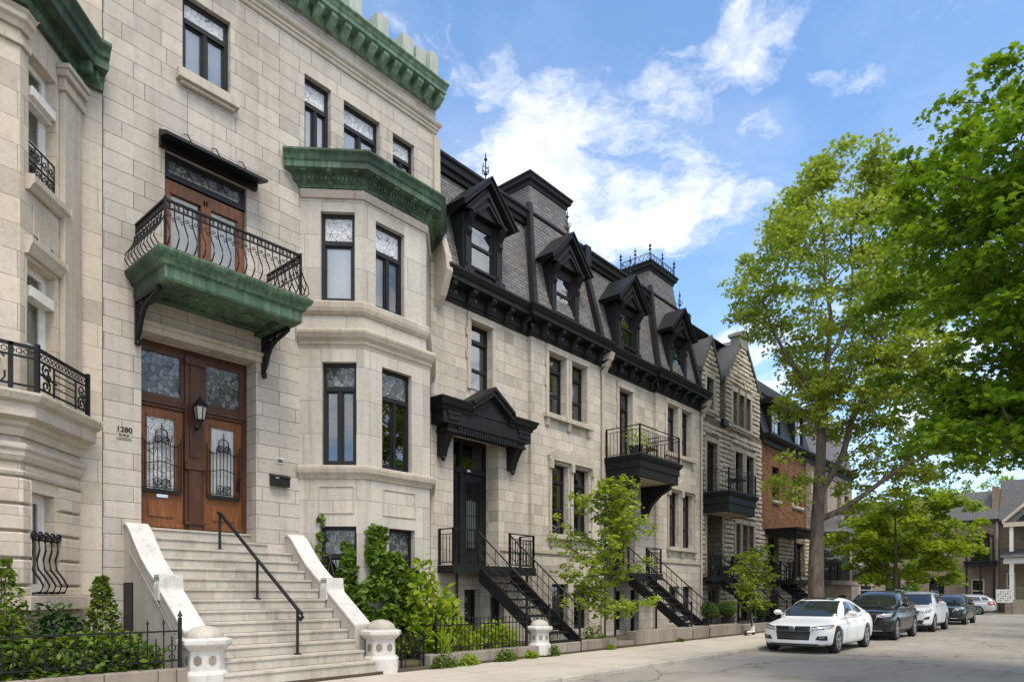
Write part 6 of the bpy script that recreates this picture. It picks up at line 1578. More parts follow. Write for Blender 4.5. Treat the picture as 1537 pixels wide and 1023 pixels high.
# ------------------------------------------------------------------ shrubs, vine, weeds
def shrub(name, label, c, radii, n, lmat, lsize, seed, shape='oval', shell=.35, up=.5, cat='shrub', group=None, cone=False, stems=True):
    t = thing(name, label, cat, (c[0], c[1], c[2]), group); rg = np.random.default_rng(seed)
    d = rg.normal(size=(n, 3)); d[:, 2] = np.abs(d[:, 2]) if not cone else d[:, 2]; d /= np.linalg.norm(d, axis=1)[:, None]
    r = shell + (1 - shell) * rg.random(n) ** .5
    bm_ = np.array([1 + .3 * noise.noise(Vector(q * 3 + seed)) for q in d])
    P = d * r[:, None] * bm_[:, None] * np.array(radii)
    if cone:
        h = rg.random(n) ** 1.1; a = rg.uniform(0, 2 * PI, n); rr = (1 - h * .82) * (.55 + .45 * rg.random(n)) * (1 + .22 * np.sin(a * 3 + h * 13) + .12 * np.sin(h * 31)); P = np.stack([rr * np.cos(a) * radii[0], rr * np.sin(a) * radii[1], h * radii[2]], 1)
    P += np.array(c)
    leafset(P, 'foliage', lmat, t, c, lsize, shape, up)
    if stems:
        mb = MB()
        for k in range(9):
            q = P[int(rg.integers(n))]; mb.tube([(c[0] + rg.normal() * .05, c[1] + rg.normal() * .05, c[2] - .1), tuple((np.array(c) + q) / 2 + rg.normal(size=3) * .03), tuple(q)], [.014, .01, .005], 4)
        mb.build('stem', M['bark_grey'], t)
    return t
shr = 'leafy shrubs behind the left fence'
for i, (x, y, rx, rz, m, lab, nn) in enumerate(((2.35, 11.3, .55, .95, 'leaf_shrub', 'tallest loose shrub behind the iron fence, under the barred basement window', 900), (3.1, 11.5, .6, .62, 'leaf_dark', 'low dark shrub behind the iron fence, between the two tall shrubs', 800), (1.5, 11.2, .6, .7, 'leaf_shrub', 'shrub behind the iron fence cut by the left edge', 800),
        (3.0, 11.0, .62, .55, 'leaf_shrub', 'light green low shrub touching the fence pickets below the tall loose shrub', 700), (3.9, 11.0, .58, .6, 'leaf_shrub', 'light green low shrub beside the left stone pedestal', 700), (2.0, 11.0, .6, .6, 'leaf_ivy', 'broad leaved low shrub touching the fence at the left edge', 600), (4.1, 11.6, .45, .5, 'leaf_dark', 'dark low shrub against the side wall of the stone stairs', 600),
        (2.5, 11.0, .6, .62, 'leaf_shrub', 'glossy shrub pressed to the fence between the thin tall shrub and the conical one', 800), (3.45, 10.95, .55, .6, 'leaf_ivy', 'dense shrub behind the fence in front of the conical evergreen', 800), (3.3, 11.9, .5, .9, 'leaf_dark', 'dark rounded shrub under the sill, left of the conical evergreen', 900))):
    shrub('shrub', lab, (x, y + .12, .38), (rx, rx, rz * 1.12), int(nn * 1.7), m, (.07, .14), 50 + i, group=shr)
shrub('conical_shrub', 'narrow conical evergreen shrub beside the stone stairs', (3.95, 12.2, .3), (.46, .46, 1.6), 2300, 'leaf_shrub', (.05, .09), 61, cone=True)
shrub('conical_shrub', 'thin tall shrub in front of the rusticated bay base', (2.55, 11.75, .5), (.5, .5, 1.6), 1100, 'leaf_shrub', (.06, .10), 62, cone=True)
# vine on the bay
V = thing('climbing_vine', 'big leaved green vine climbing over the basement windows of the bay', 'vine', (10, 12, .1)); P = []; rg = np.random.default_rng(5)
def vpatch(F, s0, s1, z0, z1, n, o0=.05, o1=.4, taper=.0):
    m = 0
    while m < n:
        f = rg.random(); z = z0 + (z1 - z0) * f; w = (s1 - s0) / 2 * (1 - taper * f) ; c = (s0 + s1) / 2
        w *= max(.65, .95 + .6 * noise.noise(Vector((z * 1.9, s0 * 3.1, 1.7)))); s = c + (s1 - s0) * .22 * noise.noise(Vector((z * 1.3, 7.7, s0))) + w * rg.uniform(-1, 1)
        if noise.noise(Vector((s * 2.6, z * 2.6, 3.3))) < -.28 and rg.random() < .8: continue
        P.append(F.pt(s, o0 + (o1 - o0) * rg.random() * (1 - .5 * f), z)); m += 1
vpatch(FL[0], .75, 1.36, .4, 2.75, 620, .05, .4, .5); vpatch(FL[1], -.32, 1.2, .2, 2.55, 2500, .05, .6, .25); vpatch(FL[1], -.1, .62, 2.2, 3.15, 420, .03, .35, .4); vpatch(FL[1], .85, 1.55, .2, 2.2, 560, .1, .5, .6); vpatch(FL[0], .35, .6, 2.2, 3.35, 45, .02, .12, .3); vpatch(FL[0], 1.0, 1.45, .3, 1.8, 260, .1, .5)
leafset(np.array(P), 'foliage', 'leaf_ivy', V, (10, 12, .1), (.08, .20), 'oval', .25)
mb = MB()
for k in range(16):
    F = FL[k % 2]; s = rg.uniform(.3, 1.2); mb.tube([F.pt(s + rg.normal() * .1, .1, .1), F.pt(s + rg.normal() * .15, .14, 1.0), F.pt(s + rg.normal() * .2, .1, 1.9), F.pt(s + rg.normal() * .25, .05, rg.uniform(2.3, 3.1))], [.02, .015, .01, .005], 5)
mb.build('stem', M['bark_grey'], V)
def spiky(name, label, c, h, n, mat, seed, w=.03, spread=.7, cat='plant', group=None):
    t = thing(name, label, cat, c, group); rg = np.random.default_rng(seed); mb = MB()
    for k in range(n):
        a = rg.uniform(0, 2 * PI); L = h * rg.uniform(.6, 1.15); sp = spread * rg.uniform(.3, 1.1); d = Vector((math.cos(a), math.sin(a), 0)); sd = Vector((-d.y, d.x, 0)) * w * rg.uniform(.6, 1.2); b = Vector(c) + Vector((rg.normal() * .06, rg.normal() * .06, 0))
        pr_ = [b, b + d * sp * L * .3 + Vector((0, 0, L * .55)), b + d * sp * L * .65 + Vector((0, 0, L * .85)), b + d * sp * L * 1.05 + Vector((0, 0, L * .8))]
        q = [(pr_[0] + sd * .5), (pr_[0] - sd * .5), (pr_[1] - sd), (pr_[1] + sd), (pr_[2] - sd * .8), (pr_[2] + sd * .8), pr_[3]]
        mb.add([tuple(x) for x in q], [(0, 1, 2, 3), (3, 2, 4, 5), (5, 4, 6)])
    mb.build('foliage', M[mat], t); return t
shrub('leafy_plant', 'tall yellow green leafy plant beside the vine near the scroll gate', (10.75, 11.35, .15), (.5, .5, 1.55), 620, 'leaf_lime', (.14, .26), 71, cat='plant', up=.2)
shrub('leafy_plant', 'bright tall plant at the right end of the vine', (10.45, 11.8, .3), (.45, .45, 2.2), 620, 'leaf_mid', (.12, .22), 72, cat='plant', up=.2)
spiky('leafy_plant', 'long bladed plant arching over the low reddish wall', (9.95, 10.55, .36), .55, 40, 'leaf_lime', 5, .02, .9)
for i, (x, lab) in enumerate(((11.2, 'green perennial behind the plain picket fence, nearest the gate'), (11.9, 'green perennial behind the middle of the plain picket fence'), (12.5, 'green perennial behind the fence beside the short stone post'))):
    shrub('leafy_plant', lab, (x, 11.15, .14), (.42, .4, .8), 420, 'leaf_lime' if i != 1 else 'leaf_mid', (.08, .16), 77 + i, cat='plant', group='perennials behind the plain fence', up=.3)
for i, (x, y, r, lab) in enumerate(((9.75, 10.36, .3, 'low weeds at the near corner of the reddish garden wall'), (10.5, 10.36, .26, 'low weeds along the reddish wall under the first fence pickets'), (11.7, 10.36, .28, 'low weeds along the middle of the reddish garden wall'), (12.6, 10.36, .2, 'sparse weeds with a red tint near the short stone post'), (13.4, 10.36, .27, 'low weeds at the foot of the first iron stairs'), (16.1, 10.38, .16, 'small weed tuft by the wall end near the slender young tree'), (20.2, 10.38, .14, 'small weed tuft against the longest low wall'))):
    shrub('weed_clump', lab, (x, y, .08), (r * 1.3, .12, r), int(260 * r / .25), 'leaf_lime' if i % 2 else 'leaf_shrub', (.04, .09), 90 + i, cat='weeds', group='weeds along the low walls', stems=False)
shrub('shrub', 'round green shrub at the foot of the first iron stairs', (16.15, 11.0, .14), (.42, .42, .6), 500, 'leaf_shrub', (.05, .1), 120)
def topiary(label, c, rb, hb):
    t = thing('topiary', label, 'potted bush', c, 'clipped bushes in dark pots'); x, y, z = c
    mb = MB(); mb.lathe(c, [(.22, 0), (.28, hb), (.25, hb), (.24, hb - .06), (0, hb - .06)], 4); mb.build('pot', M['planter_black'], t)
    n = 1100; rg = np.random.default_rng(int(x * 10)); d = rg.normal(size=(n, 3)); d /= np.linalg.norm(d, axis=1)[:, None]
    leafset(np.array([x, y, z + hb + rb * .92]) + d * (rb * (.82 + .2 * rg.random(n)))[:, None], 'foliage', 'leaf_box', t, c, (.04, .07), 'oval', .4)
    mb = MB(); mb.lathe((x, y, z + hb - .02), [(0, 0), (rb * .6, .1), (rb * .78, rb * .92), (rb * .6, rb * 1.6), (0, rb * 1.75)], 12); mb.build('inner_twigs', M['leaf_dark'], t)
topiary('clipped round bush in a dark pot beside the foot of the second iron stairs', (23.7, 11.0, .14), .32, .6)
topiary('clipped round bush in a dark pot before the porch columns of the gabled house', (25.3, 11.0, .14), .34, .6)
topiary('clipped round bush in a dark pot just above the hood of the white sedan', (28.5, 11.0, .14), .38, .5)
def potted(label, c, r, h, n, mat, pm='planter_black'):
    t = thing('potted_plant', label, 'potted plant', c, 'potted plants on porches and balconies'); mb = MB(); mb.lathe(c, [(r * .75, 0), (r, h), (r * .85, h), (0, h - .03)], 12); mb.build('pot', M[pm], t)
    rg = np.random.default_rng(int(c[0] * 7)); d = rg.normal(size=(n, 3)) * np.array([r * .9, r * .9, r * 1.1]); leafset(np.array(c) + np.array([0, 0, h + r * 1.2]) + d, 'foliage', mat, t, c, (.06, .11))
potted('potted green plant at the left corner of the boxed balcony', (21.0, 12.5, 6.48), .26, .35, 200, 'leaf_lime', 'planter_black')
potted('terracotta pot with tall plant in the middle of the boxed balcony', (21.55, 12.6, 6.48), .2, .3, 160, 'leaf_lime', 'terracotta')
potted('planter of grass on the porch of the gabled house', (29.9, 13.2, 2.4), .3, .5, 200, 'leaf_shrub')
# ------------------------------------------------------------------ cars (front towards -x, built at the origin)
CARS = {
 'sedan': dict(low=[(0, .50, .66, .30), (.05, .70, .73, .23), (.22, .86, .785, .20), (.6, .915, .83, .19), (1.0, .925, .875, .19), (1.38, .93, .93, .19), (2.3, .93, .955, .19), (3.4, .93, .99, .19), (4.1, .925, 1.04, .20), (4.6, .87, 1.05, .24), (4.82, .76, 1.0, .3), (4.88, .6, .9, .4)],
    gh=[(1.22, .80, .89, .79, .895), (1.62, .83, .92, .70, 1.16), (2.12, .845, .95, .61, 1.40), (2.7, .85, .96, .60, 1.455), (3.2, .85, .98, .60, 1.43), (3.75, .83, 1.0, .60, 1.29), (4.15, .78, 1.03, .66, 1.13), (4.45, .72, 1.04, .71, 1.045)], wh=(.92, 3.75), wr=.34),
 'suv': dict(low=[(0, .55, .80, .36), (.05, .74, .93, .29), (.25, .87, 1.0, .26), (.6, .915, 1.03, .25), (1.0, .92, 1.06, .25), (1.3, .92, 1.10, .25), (2.3, .92, 1.10, .25), (3.4, .92, 1.13, .25), (4.1, .91, 1.15, .27), (4.45, .86, 1.13, .3), (4.62, .76, 1.0, .36), (4.66, .6, .9, .42)],
    gh=[(1.12, .80, 1.06, .79, 1.065), (1.5, .83, 1.08, .71, 1.32), (1.95, .85, 1.1, .63, 1.60), (2.6, .85, 1.1, .62, 1.675), (3.4, .85, 1.12, .61, 1.65), (4.0, .83, 1.14, .60, 1.55), (4.3, .80, 1.14, .64, 1.36), (4.52, .76, 1.13, .74, 1.14)], wh=(.92, 3.68), wr=.37),
 'wagon': dict(low=[(0, .5, .70, .32), (.05, .70, .80, .26), (.25, .86, .88, .22), (.6, .90, .93, .22), (1.0, .91, .98, .22), (1.4, .91, 1.0, .22), (2.3, .91, 1.01, .22), (3.4, .91, 1.03, .22), (4.2, .90, 1.05, .24), (4.55, .86, 1.04, .28), (4.72, .78, .95, .34), (4.76, .6, .85, .4)],
    gh=[(1.0, .78, .96, .77, .965), (1.4, .81, .98, .70, 1.2), (1.9, .83, 1.0, .62, 1.47), (2.6, .84, 1.0, .61, 1.53), (3.5, .84, 1.02, .60, 1.52), (4.2, .82, 1.04, .59, 1.46), (4.5, .79, 1.04, .63, 1.28), (4.68, .76, 1.03, .74, 1.05)], wh=(.9, 3.7), wr=.33)}
def loft(rings, closed_ends=True):
    n = len(rings[0]); vs = [p for r in rings for p in r]; fs = []
    for i in range(len(rings) - 1):
        for k in range(n):
            k2 = (k + 1) % n; fs.append((i * n + k, (i + 1) * n + k, (i + 1) * n + k2, i * n + k2))
    fs.append(tuple(range(n))); fs.append(tuple(range((len(rings) - 1) * n, len(rings) * n))[::-1])
    return vs, fs
def evaluated(vs, fs, levels=2, cutters=()):
    me = bpy.data.meshes.new('tmp'); me.from_pydata(vs, [], fs); bm = bmesh.new(); bm.from_mesh(me); bmesh.ops.recalc_face_normals(bm, faces=bm.faces); bm.to_mesh(me); bm.free()
    me.materials.append(M['car_trim']); me.materials.append(M['car_trim'])
    o = bpy.data.objects.new('tmp', me); C.objects.link(o)
    s = o.modifiers.new('s', 'SUBSURF'); s.levels = levels; s.render_levels = levels
    tmp = [o]
    for (x, y, r, d) in cutters:
        mb = MB(); mb.T = Matrix.Translation((x, y, r[1])) @ Matrix.Rotation(PI / 2, 4, 'X'); mb.lathe((0, 0, -d / 2), [(r[0], 0), (r[0], d)], 28)
        cm = bpy.data.meshes.new('tmpc'); cm.from_pydata(mb.v, [], mb.f); bm = bmesh.new(); bm.from_mesh(cm); bmesh.ops.recalc_face_normals(bm, faces=bm.faces); bm.to_mesh(cm); bm.free()
        cm.materials.append(M['car_trim']); cm.materials.append(M['car_trim']); cm.polygons.foreach_set('material_index', [1] * len(cm.polygons))
        c = bpy.data.objects.new('tmpc', cm); C.objects.link(c); tmp.append(c)
        b = o.modifiers.new('b', 'BOOLEAN'); b.operation = 'DIFFERENCE'; b.object = c; b.solver = 'EXACT'
    dg = bpy.context.evaluated_depsgraph_get(); dg.update()
    res = bpy.data.meshes.new_from_object(o.evaluated_get(dg))
    for q in tmp: bpy.data.objects.remove(q, do_unlink=True)
    return res
def car(label, kind, pm, pos, rz=0, front='sedan', sc=1.04):
    S = CARS[kind]; t = thing('parked_car', label, 'car', (0, 0, 0), 'cars parked along the kerb')
    rings = []
    for x, w, zt, zb in S['low']:
        h = zt - zb
        half = [(0, zt + .02), (.45 * w, zt + .012), (.80 * w, zt - .02), (.95 * w, zt - .09), (w, zb + h * .60), (.985 * w, zb + h * .30), (.96 * w, zb + .06), (.86 * w, zb), (0, zb)]
        ring_ = [(x + (.10 * (abs(y) / w) ** 2 if x < .3 else 0), y, z) for y, z in half] + [(x + (.10 * (abs(y) / w) ** 2 if x < .3 else 0), -y, z) for y, z in half[-2:0:-1]]
        rings.append(ring_)
    vs, fs = loft(rings); wr = S['wr']; cut = []
    for wx in S['wh']:
        for sg in (-1, 1): cut.append((wx, sg * .93, (wr + .055, wr), .62))
    body = evaluated(vs, fs, 2, cut)
    gr = []
    for x, wb, zb, wt, zt in S['gh']:
        hh = zt - zb; half = [(0, zt + .035 * min(1, hh * 3)), (.6 * wt, zt + .02 * min(1, hh * 3)), (wt * .97, zt - .02 * min(1, hh * 3)), ((wt + wb) / 2 + .03 * min(1, hh * 2), zb + hh * .5), (wb, zb), (wb, zb - .1), (0, zb - .1)]
        gr.append([(x, y, z) for y, z in half] + [(x, -y, z) for y, z in half[-2:0:-1]])
    gv, gf = loft(gr); top = evaluated(gv, gf, 2)
    def finish(me, name, mats, sm=35):
        me.name = name; me.materials.clear()
        for m in mats: me.materials.append(M[m])
        me.shade_smooth(); me.set_sharp_from_angle(angle=R(sm)); o = bpy.data.objects.new(name, me); C.objects.link(o); o.parent = t; ROOTLOC[o.name] = (0, 0, 0); return o
    b = finish(body, 'body', [pm, 'car_trim']); g = finish(top, 'roof', [pm])
    bms = bmesh.new(); bms.from_mesh(body); bms.from_mesh(top); bvh = BVHTree.FromBMesh(bms); 
    def patch(name, quads, mat, ax, off=.006, parent=None, N=8):
        mb = MB()
        for q in quads:
            P = [];
            for i in range(N + 1):
                for j in range(N + 1):
                    u, v = i / N, j / N
                    a = (1 - u) * (1 - v) * q[0][0] + u * (1 - v) * q[1][0] + u * v * q[2][0] + (1 - u) * v * q[3][0]
                    c = (1 - u) * (1 - v) * q[0][1] + u * (1 - v) * q[1][1] + u * v * q[2][1] + (1 - u) * v * q[3][1]
                    if ax == 'f': o, d = Vector((-2, a, c)), Vector((1, 0, 0))
                    elif ax == 'r': o, d = Vector((8, a, c)), Vector((-1, 0, 0))
                    elif ax == 't': o, d = Vector((a, c, 5)), Vector((0, 0, -1))
                    else: o, d = Vector((a, 3 * ax, c)), Vector((0, -ax, 0))
                    h = bvh.ray_cast(o, d)
                    P.append(h[0] + (h[1] if h[1].dot(d) < 0 else -h[1]) * off if h[0] is not None else None)
            for i in range(N):
                for j in range(N):
                    f = [P[i * (N + 1) + j], P[(i + 1) * (N + 1) + j], P[(i + 1) * (N + 1) + j + 1], P[i * (N + 1) + j + 1]]
                    if all(p is not None for p in f) and max((f[0] - f[2]).length, (f[1] - f[3]).length) < .5: mb.quad(*[tuple(p) for p in f])
        o = mb.build(name, M[mat], parent or t, smooth=50); return o
    gh = S['gh']; zb = gh[2][2]; zr = gh[2][4]
    # windscreen and side glass
    i1 = gh[0]; i2 = gh[2]
    patch('windscreen', [((-.74, i1[2] + .055), (.74, i1[2] + .055), (.57, i2[4] - .035), (-.57, i2[4] - .035))], 'car_glass', 'f', .006, g, 12)
    sx = [(gh[1][0] + .12, gh[1][2] + .06), (2.62, gh[3][2] + .05), (2.58, gh[3][4] - .09), (gh[2][0] + .14, gh[2][4] - .075)]
    e = gh[-3]
    sx2 = [(2.70, gh[3][2] + .05), (e[0] - .28, e[2] + .06), (e[0] - .42, e[4] - .09), (2.66, gh[3][4] - .09)]
    sx3 = [(e[0] - .20, e[2] + .07), (gh[-2][0] - .05, gh[-2][2] + .09), (e[0] + .02, e[4] - .1), (e[0] - .34, e[4] - .085)]
    for sg in (-1, 1):
        patch('side_window', [sx], 'car_glass', sg, .006, g); patch('side_window', [sx2], 'car_glass', sg, .006, g)
        if kind != 'sedan': patch('side_window', [sx3], 'car_glass', sg, .006, g)
        z0 = .32; gaps = []
        for x in (gh[1][0] + .02, 2.66, S['wh'][1] - .38): gaps.append(((x - .005, z0), (x + .005, z0), (x + .008, gh[3][2]), (x - .004, gh[3][2])))
        patch('door_gap', gaps, 'car_trim', sg, .002, b, 6)
        patch('sill_trim', [((S['wh'][0] + wr + .06, S['low'][5][3] + .035), (S['wh'][1] - wr - .06, S['low'][5][3] + .035), (S['wh'][1] - wr - .06, S['low'][5][3] + .10), (S['wh'][0] + wr + .06, S['low'][5][3] + .10))], 'car_trim' if kind != 'sedan' else pm, sg, .006, b)
        for x in (2.42, 3.35):
            mb = MB(); h = bvh.ray_cast(Vector((x, 3 * sg, gh[3][2] - .13)), Vector((0, -sg, 0)))
            if h[0] is not None: y = h[0].y; mb.box(x, x + .19, min(y, y + sg * .03), max(y, y + sg * .03), gh[3][2] - .145, gh[3][2] - .115); mb.build('door_handle', M['chrome' if kind != 'sedan' else pm], b, bevel=.008)
        mb = MB(); mx_ = gh[1][0] + .16; mz = gh[1][2] + .12
        mb.T = Matrix.Translation((mx_, sg * 1.0, mz)) @ Matrix.Diagonal((.085, .12, .075, 1)); mb.lathe((0, 0, -1), [(0, 0), (.5, .1), (.87, .5), (1, 1), (.87, 1.5), (.5, 1.9), (0, 2)], 14); mb.T = None
        mb.bar((mx_ + .02, sg * .84, mz - .05), (mx_, sg * .93, mz - .02), .05); mb.build('mirror', M[pm if kind != 'suv' else pm], t, smooth=60)
    # front
    if kind == 'sedan': patch('sunroof', [((2.15, -.42), (2.75, -.42), (2.75, .42), (2.15, .42))], 'car_glass', 't', .005, g)
    lo = S['low']; zt = lo[1][2]
    if front == 'sedan':
        patch('grille', [((-.42, .60), (.42, .60), (.44, .71), (-.44, .71)), ((-.40, .36), (.40, .36), (.44, .595), (-.44, .595))], 'car_trim', 'f', .008, b)
        patch('grille_bar', [((-.40, .635), (-.10, .615), (-.10, .63), (-.41, .655)), ((.10, .615), (.40, .635), (.41, .655), (.10, .63)), ((-.44, .705), (.44, .705), (.44, .72), (-.44, .72))] + [((-.4, z), (.4, z), (.4, z + .012), (-.4, z + .012)) for z in (.42, .47, .52, .57)], 'grey_trim', 'f', .013, b)
        eb = patch('emblem', [((-.055, .62), (-.04, .62), (-.05, .70), (-.07, .70)), ((.04, .62), (.055, .62), (.07, .70), (.05, .70)), ((-.045, .655), (.045, .655), (.045, .67), (-.045, .67)), ((-.075, .61), (.075, .61), (.07, .618), (-.07, .618)), ((-.085, .705), (.085, .705), (.085, .713), (-.085, .713))], 'chrome', 'f', .02, b, 2)
        for sg in (-1, 1):
            patch('headlight', [((sg * .46, .60), (sg * .82, .655), (sg * .84, .735), (sg * .46, .685))], 'headlight', 'f', .007, b)
            patch('headlight_trim', [((sg * .46, .685), (sg * .84, .735), (sg * .84, .75), (sg * .46, .705)), ((sg * .56, .628), (sg * .74, .655), (sg * .74, .668), (sg * .56, .64))], 'car_trim', 'f', .011, b)
            patch('side_marker', [((sg * .82, .665), (sg * .855, .68), (sg * .855, .735), (sg * .83, .735))], 'amber', 'f', .011, b, 3)
            patch('fog_recess', [((sg * .55, .37), (sg * .80, .37), (sg * .80, .48), (sg * .60, .47))], 'car_trim', 'f', .008, b)
            patch('fog_light_trim', [((sg * .55, .355), (sg * .80, .355), (sg * .81, .375), (sg * .55, .37)), ((sg * .64, .415), (sg * .74, .42), (sg * .74, .445), (sg * .64, .44))], 'chrome', 'f', .012, b, 4)
        patch('lower_lip', [((-.78, .235), (.78, .235), (.78, .27), (-.78, .27))], 'car_trim', 'f', .008, b)
    else:
        patch('grille', [((-.36, .62), (.36, .62), (.46, .88), (-.46, .88)), ((-.58, .36), (.58, .36), (.62, .50), (-.62, .50))], 'car_trim', 'f', .008, b)
        patch('grille_bar', [((-.06, .74), (.06, .74), (.06, .82), (-.06, .82)), ((-.40, .64), (-.36, .62), (-.46, .87), (-.50, .88)), ((.36, .62), (.40, .64), (.50, .88), (.46, .87))] + [((-.6, .33), (.6, .33), (.6, .35), (-.6, .35))], 'chrome', 'f', .014, b, 4)
        for sg in (-1, 1):
            patch('headlight', [((sg * .48, .78), (sg * .82, .81), (sg * .84, .92), (sg * .48, .87))], 'headlight', 'f', .008, b)
            patch('headlight_trim', [((sg * .48, .87), (sg * .84, .92), (sg * .84, .935), (sg * .48, .885)), ((sg * .55, .81), (sg * .72, .83), (sg * .72, .85), (sg * .55, .83))], 'car_trim', 'f', .012, b)
            patch('fog_recess', [((sg * .58, .52), (sg * .80, .54), (sg * .80, .66), (sg * .66, .60))], 'car_trim', 'f', .008, b)
        patch('lower_lip', [((-.78, .30), (.78, .30), (.78, .36), (-.78, .36))], 'car_trim', 'f', .007, b)
        for sg in (-1, 1):
            mb = MB(); mb.tube([(2.0, sg * .56, gh[2][4] + .035), (2.2, sg * .55, gh[3][4] + .05), (3.6, sg * .54, gh[4][4] + .05), (3.9, sg * .54, gh[5][4] + .06)], .018, 6); mb.build('roof_rail', M['chrome'], g)
    for sg in (-1, 1): patch('tail_light', [((sg * .5, lo[-3][2] - .30), (sg * .80, lo[-3][2] - .28), (sg * .80, lo[-3][2] - .08), (sg * .5, lo[-3][2] - .12))], 'tail_red', 'r', .008, b); patch('tail_light_side', [((lo[-3][0] - .2, lo[-3][2] - .28), (lo[-3][0] + .03, lo[-3][2] - .3), (lo[-3][0] + .03, lo[-3][2] - .06), (lo[-3][0] - .25, lo[-3][2] - .1))], 'tail_red', sg, .008, b)
    e2 = gh[-2]
    patch('rear_window', [((-.58, e2[2] + .08), (.58, e2[2] + .08), (.5, e[4] - .05), (-.5, e[4] - .05))], 'car_glass', 'r', .006, g)
    mb = MB(); mb.box(.35, S['low'][-1][0] - .4, -.72, .72, .17, .40); mb.build('underbody', M['car_trim'], t)
    bms.free()
    for wx in S['wh']:
        for sg in (-1, 1):
            y0 = sg * .80; T0 = Matrix.Translation((wx, y0, wr)) @ Matrix.Rotation(-sg * PI / 2, 4, 'X')
            mb = MB(); mb.T = T0; mb.lathe((0, 0, -.11), [(wr * .6, 0), (wr * .93, 0), (wr * .985, .02), (wr, .05), (wr, .17), (wr * .985, .2), (wr * .93, .215), (wr * .70, .22), (wr * .68, .2), (wr * .68, .02)], 32, False); w = mb.build('wheel', M['tyre'], t, smooth=40)
            mb = MB(); mb.T = T0; mb.lathe((0, 0, -.02), [(0, .0), (wr * .66, 0), (wr * .66, .02), (0, .02)], 24); mb.build('brake_disc', M['car_trim'], w)
            mb = MB(); mb.T = T0; mb.lathe((0, 0, .08), [(wr * .64, 0), (wr * .70, .02), (wr * .71, .03), (wr * .64, .035)], 32, False)
            for k in range(5):
                for d in (-.13, .13):
                    a = 2 * PI * k / 5 + .3; a2 = a + d; c1 = (math.cos(a) * wr * .12, math.sin(a) * wr * .12); c2 = (math.cos(a2) * wr * .67, math.sin(a2) * wr * .67)
                    dx, dy = -math.sin(a) * .016, math.cos(a) * .016
                    mb.hexa([(c1[0] - dx, c1[1] - dy, .06), (c2[0] - dx, c2[1] - dy, .08), (c2[0] + dx, c2[1] + dy, .08), (c1[0] + dx, c1[1] + dy, .06), (c1[0] - dx, c1[1] - dy, .10), (c2[0] - dx, c2[1] - dy, .11), (c2[0] + dx, c2[1] + dy, .11), (c1[0] + dx, c1[1] + dy, .10)])
            mb.lathe((0, 0, .05), [(0, 0), (.06, 0), (.06, .055), (0, .06)], 12); mb.build('rim', M['rim'], w, smooth=30)
    t.location = pos; t.rotation_euler.z = rz; t.scale = (sc, sc, sc); return t
car('white sedan parked nearest at the kerb, facing the camera', 'sedan', 'car_white', (19.0, 6.45, 0))
car('black sport utility car parked right behind the white sedan', 'suv', 'car_black', (26.15, 6.48, 0), front='suv')
car('white sport utility car parked behind the black one', 'suv', 'car_pearl', (33.3, 6.5, 0), front='suv')
car('dark grey compact car, last of the row at the kerb', 'wagon', 'car_dark', (42.6, 6.55, 0), front='suv')
w = car('silver estate car parked crosswise at the end of the street', 'wagon', 'car_silver', (66.2, 11.55, 0), rz=-PI / 2, front='suv'); w['group'] = 'cars parked across the far end'
del w['group']
# scene parameters
SKY_SAT, SKY_VAL, SKY_HUE, SKY_STR, SUN_E, SUN_A, EXPO = 1.08, 1.2, .498, .13, 1.65, 20.0, .93
HORIZ, HZCOL, CLCOL = .6, (2.9, 4.5, 7.0, 1), (6.0, 6.0, 6.1, 1)


CLOUDS = [((46.54, 39.63), (38.16, 39.56), (45.43, 37.11), 1.1), ((33.73, 35.34), (23.61, 37.11), (30.45, 31.64), 1.15), ((21.6, 37.79), (13.61, 37.08), (20.61, 35.06), 1.1), ((12.95, 34.48), (8.98, 33.51), (12.95, 33.35), 0.95), ((37.61, 32.04), (27.77, 33.71), (35.94, 28.23), 1.05), ((32.08, 28.25), (20.12, 28.17), (30.99, 24.64), 1.05), ((22.85, 33.82), (19.88, 34.05), (22.7, 32.49), 0.6), ((27.77, 31.79), (25.15, 32.07), (27.77, 30.39), 0.75), ((20.61, 16.66), (14.05, 16.34), (20.61, 13.48), 0.95), ((45.98, 34.9), (43.75, 35.08), (45.87, 34.26), 0.55), ((34.83, 39.6), (32.08, 39.58), (34.55, 38.85), 0.6), ((7.4, 35.49), (4.05, 34.68), (7.4, 34.71), 0.5), ((42.36, 28.1), (39.28, 29.18), (41.52, 26.34), 0.75), ((8.18, 13.02), (2.65, 12.6), (7.79, 9.37), 1.0), ((13.61, 19.65), (10.2, 19.48), (13.17, 17.8), 0.6), ((28.3, 31.05), (27.24, 29.31), (26.19, 31.61), 0.4)]
# ------------------------------------------------------------------ sky, sun, camera
TH = math.atan((1660 - 768.5) / 1024.0)
W = bpy.data.worlds.new('World'); bpy.context.scene.world = W; W.use_nodes = True
nt = W.node_tree; nt.nodes.clear()
class WN(NT):
    def __init__(s): s.t = nt; s.n = nt.nodes; s.out = s.n.new('ShaderNodeOutputWorld')
w = WN()
EL, SD = 60.0, Vector((-.32, -.75))
SROT = math.atan2(SD.x, SD.y)
sky = w.N('TexSky'); sky.sky_type = 'NISHITA'; sky.sun_disc = False; sky.sun_elevation = R(EL); sky.sun_rotation = SROT; sky.air_density = 1.0; sky.dust_density = .6; sky.ozone_density = 2.0
hs = w.N('HueSaturation', i_Saturation=SKY_SAT, i_Value=SKY_VAL); hs.inputs['Hue'].default_value = SKY_HUE; w.L(sky.outputs[0], hs.inputs['Color'])
tc = w.coord(); dr = tc.outputs['Generated']
sp = w.N('SeparateXYZ'); w.L(dr, sp.inputs[0])
den = w.math('ADD', w.math('MAXIMUM', sp.outputs[2], 0.0), .10)
